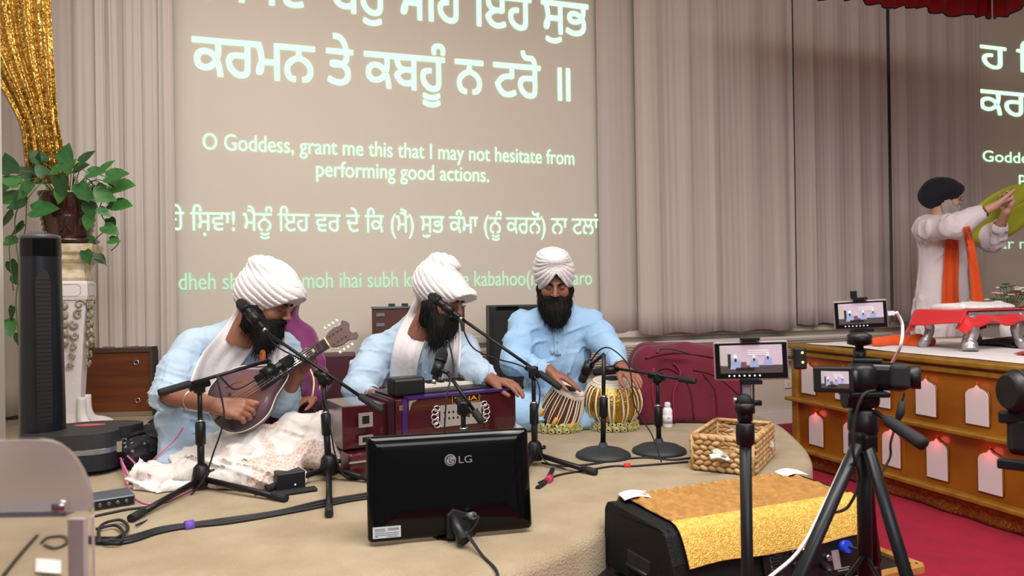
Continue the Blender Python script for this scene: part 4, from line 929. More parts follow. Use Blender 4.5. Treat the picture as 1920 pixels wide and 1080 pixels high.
def boomstand(label, foot, hub, top, boom, micp, legs=None, base_r=None, clip=None, grp='boom microphone stands', pencil=False, mr=.023, cable=None, grip=.11):
    foot = V3(foot); t = thing('microphone_stand', foot, label, 'microphone stand', grp); top = V3(top); hub = V3(hub)
    if base_r:
        MB().lathe([(base_r * .985, 0), (base_r, .006), (base_r * .97, .014), (base_r * .7, .03), (base_r * .3, .04), (.02, .044), (.014, .06)], tuple(foot), 40).build('round_base', mat('cast_base', (52, 54, 58), .55, .4), t)
    else:
        MB().tube([hub + V3((0, 0, -.014)), hub + V3((0, 0, -.004)), hub + V3((0, 0, .05)), hub + V3((0, 0, .062))], [.03, .036, .027, .016], 14).build('hub', m_blk, t)
        MB().cyl(hub + V3((.02, 0, .03)), hub + V3((.045, 0, .033)), .008, n=10).build('knob', m_blk, t)
        for l in legs:
            l = V3(l); k = MB().tube([hub + V3((0, 0, .01)) + (l - hub) * .05, l + V3((0, 0, .012))], .0105, 10).build('leg', m_blk, t)
            d = (l - hub).normalized(); MB().tube([l - d * .05 + V3((0, 0, .013)), l - d * .0 + V3((0, 0, .013))], [.0125, .013], 10).build('rubber_foot', m_rub, k, world=False) if False else None
            f = MB().tube([l - d * .05 + V3((0, 0, .0135)), l + d * .012 + V3((0, 0, .0135))], [.0125, .0135], 10).build('rubber_foot', m_rub, k)
    mid = foot + (top - foot) * .5 if base_r else hub + (top - hub) * .52; up = (top - foot).normalized()
    MB().tube([hub if not base_r else foot + V3((0, 0, .04)), mid], .0125 if not base_r else .011, 12).build('lower_pole', m_blk, t)
    MB().tube([mid - up * .05, mid - up * .045, mid + up * .03, mid + up * .035], [.013, .0185, .0175, .012], 14).build('height_clutch', m_blk, t)
    MB().tube([mid + up * .035, mid + up * .041], .014, 12).build('clutch_collar', m_chrome, t)
    MB().tube([mid, top], .0085, 12).build('upper_pole', m_blk, t)
    if boom:
        a, b = V3(boom[0]), V3(boom[1]); d = (b - a).normalized()
        MB().tube([top - up * .03, top - up * .025, top + up * .016, top + up * .02], [.012, .02, .02, .012], 14).build('boom_clutch', m_blk, t)
        MB().cyl(top - FW * .03, top + FW * .02, .015, n=14).build('knob', m_blk, t)
        MB().tube([a + d * grip * .8, b], .0065, 10).build('boom', m_blk, t)
        MB().tube([a, a + d * .01, a + d * (grip - .006), a + d * grip], [.012, .0135, .0135, .009], 12).build('counterweight', m_rub, t)
        MB().tube([top - d * .035, top + d * .035], .0145, 12).build('boom_collar', m_blk, t)
    if micp:
        e = V3(boom[1]) if boom else top; tip, tail = V3(micp[0]), V3(micp[1]); c = tail + (tip - tail) * .35
        dm = (tip - tail).normalized(); MB().tube([c - dm * .025, c + dm * .025], mr * .95, 14).build('mic_clip', m_blk, t); MB().tube([e, c], .0075, 8).build('clip_arm', m_blk, t)
        mic(t, tip, tail, mr, pencil)
    if cable: MB().tube(spl(cable, 8), .0032, 6).build('mic_cable', m_rub, t)
    return t
g = lambda x, y: G(x, y, STG)
hA = g(378, 918); dA = (hA - CAM).dot(FW)
boomstand('tripod boom stand in front of the mandolin player, its boom low and level', g(378, 918), hA + V3((0, 0, .03)), pp(374, 722, dA), (pp(297, 737, dA - .12), pp(505, 676, dA + .12)), (pp(548, 672, dA + .2), pp(480, 712, dA + .1)), legs=[g(250, 978), g(532, 941), g(350, 882)], pencil=True, mr=.026,
          cable=[pp(480, 712, dA + .1), pp(440, 730, dA + .05), pp(408, 706, dA - .03), pp(420, 780, dA - .04), pp(400, 850, dA - .04), pp(378, 905, dA - .06), pp(330, 950, dA - .12), G(255, 985, STG + .01)])
hB = g(617, 900); dB = (hB - CAM).dot(FW)
boomstand('tripod boom stand crossing in front of the mandolin player, its microphone at his beard', hB, hB + V3((0, 0, .035)), pp(606, 708, dB), (pp(718, 772, dB - .04), pp(492, 618, dB + .08)), (pp(446, 562, dB + .1), pp(494, 616, dB + .08)), legs=[g(617, 970), g(505, 922), g(700, 906)],
          cable=[pp(496, 618, dB + .08), pp(520, 650, dB + .1), pp(585, 690, dB + .02), pp(612, 760, dB - .05), pp(628, 850, dB - .05), pp(650, 895, dB - .03), G(700, 893, STG + .01)])
hC = g(1003, 872); dC = (hC - CAM).dot(FW)
boomstand('tripod boom stand reaching over the harmonium, its microphone at the middle singer', hC, hC + V3((0, 0, .035)), pp(1000, 696, dC), (pp(1052, 728, dC - .02), pp(866, 598, dC + .06)), (pp(804, 552, dC + .1), pp(862, 596, dC + .06)), legs=[g(1113, 891), g(960, 930), g(1010, 845)],
          cable=[pp(862, 598, dC + .05), pp(885, 650, dC + .05), pp(930, 672, dC + .05), pp(985, 690, dC), pp(1012, 730, dC - .05), pp(1004, 800, dC - .05), pp(1018, 860, dC - .05), G(1060, 880, STG + .01)])
hD = g(872, 930); dD = (hD - CAM).dot(FW)
boomstand('short boom stand between the monitor and the harmonium', hD, hD + V3((0, 0, .07)), pp(868, 762, dD), (pp(904, 792, dD - .02), pp(840, 700, dD + .04)), (pp(833, 652, dD + .1), pp(815, 712, dD + .06)), legs=[g(930, 950), g(800, 945), g(880, 905)], mr=.021, grip=.05,
          cable=[pp(830, 655, dD + .1), pp(840, 640, dD + .09), pp(850, 690, dD + .06), pp(838, 740, dD - .03), pp(832, 830, dD - .03)])
fE = g(1131, 856); dE = (fE - CAM).dot(FW)
boomstand('round-based stand holding a small microphone over the wooden drum', fE, fE, pp(1132, 664, dE), None, (pp(1090, 716, dE + .12), pp(1108, 676, dE + .1)), base_r=.115, pencil=True, mr=.024, grp='round based microphone stands',
          cable=[pp(1108, 676, dE + .1), pp(1128, 654, dE + .04), pp(1150, 656, dE), pp(1180, 690, dE - .02), pp(1190, 760, dE - .02), pp(1222, 815, dE - .04), G(1240, 866, STG + .02)])
fF = g(1236, 848); dF = (fF - CAM).dot(FW)
boomstand('round-based stand whose level boom reaches across the brass drum', fF, fF, pp(1232, 706, dF), (pp(1305, 715, dF - .12), pp(1150, 690, dF + .1)), (pp(1112, 698, dF + .12), pp(1160, 692, dF + .1)), base_r=.115, pencil=True, mr=.022, grp='round based microphone stands', grip=.08)
# ------------------------------------------------------------------ pieces behind the musicians
m_woodc = mat('walnut_case', (112, 58, 26), .45, var=(5, (86, 40, 18), (.4, 1, 4)), bump=(30, .1, (.3, 1, 5)))
m_dbrown = mat('brown_leatherette', (70, 54, 46), .55, bump=(200, .3))
def wooden_case():
    a = G(150, 783, STG); b = G(283, 779, STG); ux = (b - a).normalized(); M = Matrix(((ux.x, -ux.y, 0, a.x), (ux.y, ux.x, 0, a.y), (0, 0, 1, STG), (0, 0, 0, 1))); L = (b - a).length; W, H = .16, .375
    t = thing('wooden_case', M @ V3((L / 2, W / 2, 0)), 'flat walnut-coloured instrument case standing against the left curtain', 'case')
    MB().box((L / 2, W / 2, H / 2), (L, W, H), M=M).build('box', m_woodc, t, bevel=.006)
    MB().box((L / 2, W / 2, H + .008), (L + .02, W + .02, .03), M=M).build('lid', m_dbrown, t, bevel=.005)
    MB().box((L + .004, W / 2, H / 2), (.016, W + .014, H), M=M).build('edge_strip', m_dbrown, t, bevel=.003)
    MB().box((L / 2, -.002, .014), (L + .02, .014, .025), M=M).build('edge_strip', mat('tarnished_trim', (150, 138, 112), .5, .4), t)
    for x, z in ((L - .075, H - .065), (L - .07, .09)):
        MB().tube([M @ V3((x + .013 * math.cos(q), -.006, z + .013 * math.sin(q))) for q in [2 * PI * i / 16 for i in range(17)]], .0035, 6).build('eyelet', m_chrome, t)
    MB().tube([M @ V3(p) for p in spl([(.03, W / 2, H + .02), (.035, W / 2, H + .065), (.06, W / 2, H + .082), (.12, W / 2, H + .082), (.155, W / 2, H + .062), (.16, W / 2, H + .02)], 5)], .009, 8).build('handle', m_black, t)
    for x in (.16, .28): MB().box((x, .02, H + .026), (.07, .03, .008), M=M).build('latch', mat('tarnished_trim', (150, 138, 112), .5, .4), t)
wooden_case()
def fan():
    c = V3((-.855, 3.44, STG)); t = thing('tower_fan', c, 'tall black tower fan in front of the white pedestal', 'fan'); H = .955; tw = lambda z: .084 - .012 * z / H
    MB().lathe([(.13, 0), (.135, .012), (.12, .025), (.05, .035)], tuple(c), 32).build('base', m_black, t)
    def col(z0, z1, m, nm, x0=0, x1=2 * PI, r=1): return MB().grid(lambda u, v: c + V3((r * tw(z0 + (z1 - z0) * v) * math.cos(x0 + (x1 - x0) * u), r * tw(z0 + (z1 - z0) * v) * math.sin(x0 + (x1 - x0) * u), z0 + (z1 - z0) * v)), 36, 4).build(nm, m, t)
    col(.03, .86, mat('fan_black', (15, 18, 24), .32), 'column'); col(.86, .93, m_gloss, 'control_band', r=1.015)
    MB().lathe([(tw(.93) * 1.015, .93), (tw(.93), .945), (.04, .953), (.001, .955)], tuple(c), 36).build('top_cap', mat('fan_top', (70, 72, 76), .35), t)
    for k in range(5): MB().box(c + V3((-.02 + .012 * k, -.04, .9565)), (.008, .012, .003)).build('button', m_chrome, t)
    a = -PI / 2 + .35; o = V3((math.cos(a), math.sin(a), 0)); s_ = V3((-o.y, o.x, 0))
    pts = [s_ * x + V3((0, 0, z)) for x, z in [(-.026, .2), (-.026, .76), (-.018, .795), (0, .81), (.018, .795), (.026, .76), (.026, .2)]]
    MB().add([c + p + o * (tw(p.z) * 1.004) for p in pts] + [c + p + o * (tw(p.z) * .9) for p in pts], [tuple(range(7))[::-1]] + [(i, (i + 1) % 7, 7 + (i + 1) % 7, 7 + i) for i in range(7)]).build('grille_opening', mat('grille_dark', (4, 5, 7), .6), t)
    for k in range(34):
        z = .215 + k * .0168; MB().box((0, 0, 0), (.05, .004, .005), M=Matrix.Translation(c + o * (tw(z) * 1.008) + V3((0, 0, z))) @ Matrix.Rotation(a + PI / 2, 4, 'Z')).build('grille_slat', m_black, t)
    for s2 in (-1, 1): MB().box(c + V3((0, 0, .1)) + o * tw(.1) * 1.0 + s_ * s2 * .03, (.004, .004, .1)).build('seam', m_rub, t)
fan()
m_ivory = mat('ivory_plaster', (214, 202, 176), .5, var=(30, (186, 166, 118)), bump=(60, .2)); m_plaster = mat('white_plaster', (214, 208, 206), .55, bump=(50, .15)); m_antique = mat('antiqued_relief', (176, 166, 146), .55, var=(90, (120, 108, 84)), bump=(90, .4))
PC = V3((-.925, 4.22, STG))
def pedestal():
    t = thing('pedestal', PC, 'ornate white and cream carved pedestal holding the trailing plant', 'pedestal'); H = .955
    def sq(prof, nm, m, rot=PI / 4):
        mb = MB(); n = 4; vs = []
        for r, z in prof:
            for k in range(4): a = rot + PI / 2 * k; vs.append((PC.x + r * 1.414 * math.cos(a), PC.y + r * 1.414 * math.sin(a), PC.z + z))
        mb.add(vs, [(i * 4 + k, i * 4 + (k + 1) % 4, (i + 1) * 4 + (k + 1) % 4, (i + 1) * 4 + k) for i in range(len(prof) - 1) for k in range(4)] + [(3, 2, 1, 0), tuple(len(vs) - 4 + k for k in range(4))]); return mb.build(nm, m, t, bevel=.003)
    sq([(.135, 0), (.14, .04), (.12, .06)], 'plinth', m_plaster)
    sq([(.055, .05), (.05, .12), (.06, .3), (.075, .52), (.085, .62), (.09, .68)], 'shaft', m_plaster)
    sq([(.096, .68), (.1, .7), (.1, .765), (.09, .775)], 'collar', m_plaster); sq([(.085, .775), (.09, .79), (.082, .83), (.095, .86)], 'neck_band', m_ivory)
    sq([(.095, .86), (.11, .88), (.11, .9), (.125, .915), (.13, .955), (.125, H)], 'capital', m_ivory)
    for k in range(4):
        R_ = Matrix.Translation(PC) @ Matrix.Rotation(PI / 4 + PI / 2 * k, 4, 'Z')
        pts = [R_ @ V3(p) for p in spl([(.085, 0, .2), (.085, 0, .12), (.11, 0, .07), (.17, 0, .045), (.2, 0, .03), (.19, 0, .01)], 5)]
        MB().tube(pts, [.018 + .014 * min(1, i / 14) for i in range(len(pts))], 10).build('claw_foot', m_plaster, t)
    r = random.Random(4)
    for k in (3, 2, 0):   # carved relief on the faces towards the room
        R_ = Matrix.Translation(PC) @ Matrix.Rotation(PI / 2 * k, 4, 'Z')
        fr = [(.098, y, z) for y, z in [(-.07, .712), (-.055, .7), (.055, .7), (.07, .712), (.07, .745), (.055, .757), (-.055, .757), (-.07, .745), (-.07, .712)]]
        MB().tube([R_ @ V3(p) for p in fr], .003, 5).build('panel_moulding', m_antique, t)
        for s_ in (-1, 1):
            for j in range(7):
                z = .66 - j * .05; y = s_ * (.06 - j * .0065 + r.uniform(-.008, .008)); q = .026 - j * .0018; x = .078 + .016 * (z - .3) / .4 - .002
                sp_ = [R_ @ V3((x + .004, y + q * (1 - i / 16) * math.cos(i * .55 * s_ + j), z + q * (1 - i / 16) * math.sin(i * .55 * s_ + j))) for i in range(15)]
                MB().tube(sp_, [.0065 - .0003 * i for i in range(15)], 6).build('scroll', m_antique, t)
        for j in range(5): MB().ball(tuple(R_ @ V3((.092 + .0 * j, 0, .655 - j * .045))), (.016, .016, .022), 8).build('acanthus_boss', m_antique, t)
pedestal()
# ------------------------------------------------------------------ potted pothos
m_leaf = [mat('leaf_green', (38, 84, 40), .4, var=(30, (52, 108, 50))), mat('leaf_dark', (28, 66, 34), .4, var=(30, (38, 82, 40))), mat('leaf_light', (62, 118, 52), .4, var=(30, (50, 100, 46)))]
m_vine = mat('vine', (72, 96, 50), .6)
def plant():
    c = PC + V3((0, 0, .958)); t = thing('potted_plant', c, 'trailing green heart-leaved plant in a bronze ribbed pot on the pedestal', 'plant')
    MB().lathe([(.10, 0), (.135, .006), (.138, .02), (.12, .026), (.112, .03)], tuple(c), 32).build('saucer', mat('bronze_glaze', (74, 46, 36), .25, .5, coat=.6), t)
    MB().lathe([(.098, .02)] + [(r_ + .007 * (i % 2), .03 + i * .013) for i, r_ in enumerate([.1 + .0022 * j for j in range(9)])] + [(.122, .15), (.126, .235), (.132, .24), (.132, .255), (.12, .255), (.115, .235), (.001, .232)], tuple(c), 36).build('pot', mat('bronze_glaze', (74, 46, 36), .25, .5, coat=.6), t)
    for k in range(2):
        MB().tube([c + V3((.03 * k - .01 + .012 * math.sin(i * .8 + k), -.118 - .002 * i * 0, .05 + i * .012)) for i in range(8)], .0025, 5).build('pot_motif', m_black, t)
    # one leaf mesh, copied
    mb = MB(); pts = [(0, 0), (.028, -.012), (.046, .008), (.048, .036), (.036, .07), (.016, .098), (0, .118)]; vs = [(0, y, -.0) for _, y in pts]; n = len(pts)
    vs = [(0, y, -.006 * math.sin(y * 26)) for y in (0, .01, .03, .055, .08, .1, .118)] + [(x, y, .007 - .12 * y * y * 8) for x, y in pts] + [(-x, y, .007 - .12 * y * y * 8) for x, y in pts]
    fs = [(i, i + 1, n + i + 1, n + i) for i in range(n - 1)] + [(i + 1, i, 2 * n + i, 2 * n + i + 1) for i in range(n - 1)]
    meshes = []
    for m in m_leaf:
        me = bpy.data.meshes.new('leaf'); me.from_pydata(vs, [], fs); me.polygons.foreach_set('use_smooth', [True] * len(fs)); me.materials.append(m); meshes.append(me)
    r = random.Random(11); top = c + V3((0, 0, .24)); inv = origin(t).inverted()
    def leaf(p, d, up, s_):
        o = bpy.data.objects.new('leaf', r.choice(meshes)); COL.objects.link(o); o.parent = t; y = V3(d).normalized(); z = V3(up); z = (z - y * z.dot(y)).normalized(); x = y.cross(z)
        o.matrix_local = inv @ Matrix(((x.x * s_, y.x * s_, z.x * s_, p[0]), (x.y * s_, y.y * s_, z.y * s_, p[1]), (x.z * s_, y.z * s_, z.z * s_, p[2]), (0, 0, 0, 1)))
    # leaves read from the photograph: (px, py, heading x, heading y in the picture, size, depth offset)
    D0 = (top - CAM).dot(FW)
    L = [(22, 325, -.3, 1, 1.0, -.1), (70, 318, .2, 1, .9, 0), (100, 320, .9, .2, 1, -.1), (140, 318, 1, .3, .9, .05), (165, 325, 1, .1, 1.1, -.1), (190, 320, .9, .8, .8, 0), (205, 352, 1, .05, 1.1, -.05), (205, 384, 1, -.1, .95, -.05), (35, 345, -1, .4, .9, -.1), (18, 335, -.5, -1, 1.1, 0), (50, 375, -1, -.4, 1.1, -.15), (25, 400, -.8, -.7, 1.0, -.1), (60, 342, -.4, -.6, 1.1, -.2), (110, 330, .2, -.8, 1.1, -.22), (148, 345, .5, -1, 1.1, -.2), (116, 352, -.2, -1, .9, -.2), (200, 332, 1, .15, 1.2, -.1), (216, 350, 1, .05, 1.1, -.05), (214, 384, 1, -.05, 1.1, -.05), (80, 305, -.6, .6, 1.1, 0), (120, 305, .3, .9, 1.1, 0), (150, 305, .8, .6, 1, -.05), (30, 372, -1, .1, 1.1, -.1), (175, 362, 1, -.3, 1.1, -.1), (60, 395, .9, .1, 1.2, -.18), (165, 380, .3, -1, 1, -.1), (185, 392, .8, -.5, .7, -.1), (195, 425, 1, -.5, .9, -.05), (205, 450, .9, -.1, .7, -.05), (175, 452, -.9, -.1, .9, -.05), (160, 470, .2, -.8, .8, -.1), (182, 480, 1, -.9, .7, 0), (10, 452, 1, 0, .8, -.1), (20, 490, .4, -1, 1.0, -.1), (28, 515, .6, -.6, .8, -.1), (25, 575, -.2, -1, .8, -.1), (12, 600, .4, -1, .9, -.1), (35, 625, .1, -1, .7, -.1), (60, 330, -.9, .5, .9, .05), (125, 325, .5, .7, .9, -.02), (150, 360, .9, -.5, .9, -.15), (85, 330, -.6, .8, .8, -.05), (180, 350, .9, -.8, .9, 0), (45, 420, -.9, -.8, .8, -.1), (205, 410, .5, -1, .6, 0), (40, 360, -.3, -1, 1, -.2), (168, 405, -.2, -1, .8, -.1)]
    stems = {}
    for px, py, hx, hy, s_, dz in L:
        p = P(px, py, D0 + dz); d = RT * hx + UP * hy - FW * r.uniform(-.1, .25); leaf(p, d, -FW * 1.0 + V3((0, 0, .7)) + RT * r.uniform(-.5, .5), s_ * r.uniform(.72, .92))
        b = top + V3(((p.x - top.x) * .25, (p.y - top.y) * .2, .0)); mid = b + (p - b) * .45 + V3((0, 0, .05 + .03 * r.random()))
        if py < 400: MB().tube(spl([b, mid, p], 5), .0022, 5).build('stem', m_vine, t)
    for pth in ([(165, 335, 0), (190, 372, 0), (186, 395, 0), (200, 425, 0), (178, 450, 0), (165, 478, -.02), (185, 482, 0), (200, 498, 0)], [(165, 345, 0), (200, 365, 0), (206, 350, 0)], [(60, 345, -.1), (30, 400, -.1), (30, 450, -.1), (35, 505, -.1), (30, 570, -.1), (36, 640, -.1)], [(215, 430, 0), (222, 455, 0), (208, 470, 0)], [(50, 360, -.1), (45, 440, -.1), (18, 455, -.1), (25, 545, -.1)]):
        MB().tube(spl([P(x, y, D0 + d - .02) for x, y, d in pth], 6), .0026, 5).build('vine', m_vine, t)
plant()
# ------------------------------------------------------------------ gold sequin drape
m_gold = sequin('gold_sequins', (142, 102, 28), (240, 202, 112), 150, 1.0)  # paler second colour paints the sparkle highlights into the cloth
def drape(name, rows, label, seed=0, amp=.03, nf=5):
    """rows: (py, px left, px right, depth)"""
    c = spl([V3((a, b, d)) for _, a, b, d in rows], 6); ys = spl([V3((y, 0, 0)) for y, *_ in rows], 6); n = len(c) - 1
    def fn(u, v):
        j = int(round(v * n)); a, b, d = c[j]; ph = u * nf * 2 * PI + .9 * math.sin(v * 4 + seed + u * 3); q = .5 + .5 * math.sin(ph)
        return P(a + (b - a) * u, ys[j].x, d - amp * (q ** .6) * (1.1 - .2 * v) - .006 * math.sin(ph * 2.7 + v * 9))
    return tag(recenter_ret(MB().grid(fn, 90, n).build(name, m_gold, thick=.002)), label, 'drape')
def recenter_ret(o): recenter(o); return o
gd_ = drape('gold_drape', [(-330, -90, 84, 3.72), (-60, -75, 92, 3.72), (60, -55, 98, 3.72), (130, -20, 102, 3.72), (190, 15, 106, 3.74), (240, 38, 112, 3.76), (300, 45, 124, 3.8), (345, 48, 130, 3.85)], 'gathered gold sequin drape hanging behind the plant', 1, .034, 5)
gt_ = drape('drape_tail', [(330, 96, 124, 3.98), (400, 120, 146, 3.98), (470, 138, 158, 3.97), (510, 142, 162, 3.95), (570, 148, 170, 3.95), (620, 150, 176, 3.97), (655, 146, 178, 4.0)], 'thin gold sequin tail of the drape beside the pedestal', 3, .02, 2)
gt_.parent = gd_; gt_.location = gt_.location - gd_.location; del gt_['category']
# ------------------------------------------------------------------ boxes and bags behind
def blackbox(name, fl, fr, h, w, label, cat, m, extra=None):
    a, b = G(fl[0], fl[1], STG), G(fr[0], fr[1], STG); ux = (b - a).normalized(); M = Matrix(((ux.x, -ux.y, 0, a.x), (ux.y, ux.x, 0, a.y), (0, 0, 1, STG), (0, 0, 0, 1))); L = (b - a).length
    t = thing(name, M @ V3((L / 2, w / 2, 0)), label, cat); MB().box((L / 2, w / 2, h / 2), (L, w, h), M=M).build('box', m, t, bevel=.008); return t, M, L
t, M, L = blackbox('loudspeaker', (920, 752), (1032, 748), .6, .22, 'tall black loudspeaker box behind the tabla player', 'loudspeaker', mat('speaker_black', (16, 16, 18), .5, bump=(120, .2)))
MB().box((L / 2, -.004, .31), (L - .04, .01, .5), M=M).build('grille', m_rub, t); MB().box((L * .3, -.006, .585), (.14, .006, .02), M=M).build('handle_slot', m_gloss, t)
t, M, L = blackbox('standing_case', (700, 765), (874, 757), .60, .17, 'dark brown lacquered case standing behind the middle musician', 'case', mat('brown_lacquer', (84, 46, 38), .35, coat=.4))
for x in (.05, L - .05):
    for z in (.5, .56): MB().box((x, -.003, z), (.05, .008, .02), M=M).build('clasp', m_chrome, t)
MB().box((L / 2, .08, .603), (L + .01, .18, .012), M=M).build('rim', m_chrome, t)
for x in (.12, .2, .42, .5): MB().box((x, .05, .615), (.04, .02, .02), M=M).build('latch', m_black, t)
t, M, L = blackbox('open_case', (588, 792), (668, 788), .36, .2, 'open dark maroon case behind the mandolin headstock', 'case', mat('maroon_case', (66, 22, 34), .5))
MB().box((L / 2, -.01, .08), (L + .02, .03, .03), M=M).build('rim', m_chrome, t); MB().box((L / 2, -.006, .04), (L, .02, .07), M=M).build('lower_tray', m_black, t)
t, M, L = blackbox('black_case', (292, 792), (420, 790), .17, .25, 'low black case on the stage behind the mandolin player', 'case', m_black)
MB().box((L / 2, -.004, .12), (L, .008, .008), M=M).build('seam', m_rub, t)
# ------------------------------------------------------------------ maroon holdall
def holdall():
    c = (G(1205, 775, STG) + G(1385, 798, STG)) / 2 + V3((.03, .14, 0)); t = thing('holdall', c, 'large maroon fabric holdall behind the woven basket', 'bag'); rz = math.atan2(G(1385, 798, STG).y - G(1290, 797, STG).y, G(1385, 798, STG).x - G(1290, 797, STG).x)
    a, b = G(1270, 797, STG), G(1385, 797, STG); ux = (b - a).normalized(); uy = V3((-ux.y, ux.x, 0)); L = .52; W = .3; H = .37; o = a - ux * .2 + uy * .02
    q = SDF(np.array(c) - (.5, .5, .02), np.array(c) + (.5, .5, .5), .0085)
    for (x, y) in ((.05, .05), (L - .05, .05), (.05, W - .05), (L - .05, W - .05)):
        pass
    for z in np.arange(.04, H - .03, .04):
        k = 1 - .22 * (z / H) ** 3
        A = [o + ux * (L / 2 + s_ * (L / 2 - .04) * k) + uy * (W / 2 + r_ * (W / 2 - .045) * k) + V3((0, 0, z)) for s_, r_ in ((-1, -1), (1, -1), (1, 1), (-1, 1))]
        for i in range(4): q.cap(A[i], A[(i + 1) % 4], .038, .038, .02)
        q.cap(A[0], A[2], .08, .08, .03); q.cap(A[1], A[3], .08, .08, .03)
    q.disp(lambda X, Y, Z: .006 * nz(X, Y, Z, 13, 61, 2) - .008 * crease(X, Y, Z, (.3, .1, 1), 20, 66)); q.plane((0, 0, -1), -STG - .003)
    m = mat('maroon_fabric', (98, 13, 38), .85, sheen=.2, bump=(160, .3)); bag = q.mesh('body', m, t); bv = bvh_of(bag)
    sm = mat('maroon_webbing', (134, 34, 58), .7); pk = mat('maroon_piping', (86, 10, 30), .6)
    def on(pts, off=.006): return [p for p in (onto(bv, x, y, off) for x, y in pts) if p is not None]
    for nm, pts, r_, m_ in (('strap', [(1225, 690), (1222, 740), (1232, 790)], .012, sm), ('strap', [(1262, 680), (1275, 700), (1262, 740), (1264, 792)], .014, sm), ('seam', [(1215, 705), (1250, 690), (1290, 720), (1302, 795)], .004, pk), ('seam', [(1300, 693), (1345, 705), (1385, 740)], .004, pk), ('zip', [(1210, 672), (1260, 662), (1330, 668), (1375, 680)], .006, pk), ('seam', [(1318, 700), (1340, 730), (1345, 790)], .004, pk)):
        q_ = on(pts)
        if len(q_) > 1:
            fine = []; s_ = spl([V3((x, y, 0)) for x, y in pts], 6); fine = on([(v.x, v.y) for v in s_], .003)
            if len(fine) > 2: MB().tube(fine, r_, 6, flat=(1, .35) if nm == 'strap' else None).build(nm, m_, t)
    top = max((v.co.z for v in bag.data.vertices)) ; MB().tube(spl([P(1232, 662, 3.72), P(1238, 654, 3.74), P(1262, 654, 3.76), P(1290, 662, 3.78)], 6), .007, 8).build('handle', m_dbrown, t)
holdall()
def bottle():
    c = G(1252, 801, STG); t = thing('bottle', c, 'small white powder bottle with a rounded cap beside the brass drum', 'bottle'); s_ = 1.0
    MB().lathe([(.022, 0), (.024, .004), (.024, .075), (.0235, .088), (.016, .099), (.013, .101)], tuple(c), 28).build('body', mat('white_plastic', (226, 226, 228), .35), t)
    MB().lathe([(.014, .1), (.0155, .104), (.0155, .118), (.012, .125), (.001, .127)], tuple(c), 24).build('cap', mat('cap_plastic', (200, 202, 206), .4), t)
    MB().lathe([(.0243, .02), (.0243, .062)], tuple(c), 28).build('label_band', mat('label_paper', (208, 208, 212), .5), t)
    for k, (w_, z) in enumerate(((.016, .052), (.012, .046), (.018, .034), (.014, .029))): MB().box(c - FW * .0246 + V3((0, 0, z)), (w_, .0015, .0018), rz=-TH).build('print_line', mat('grey_print', (120, 122, 128), .6), t)
bottle()
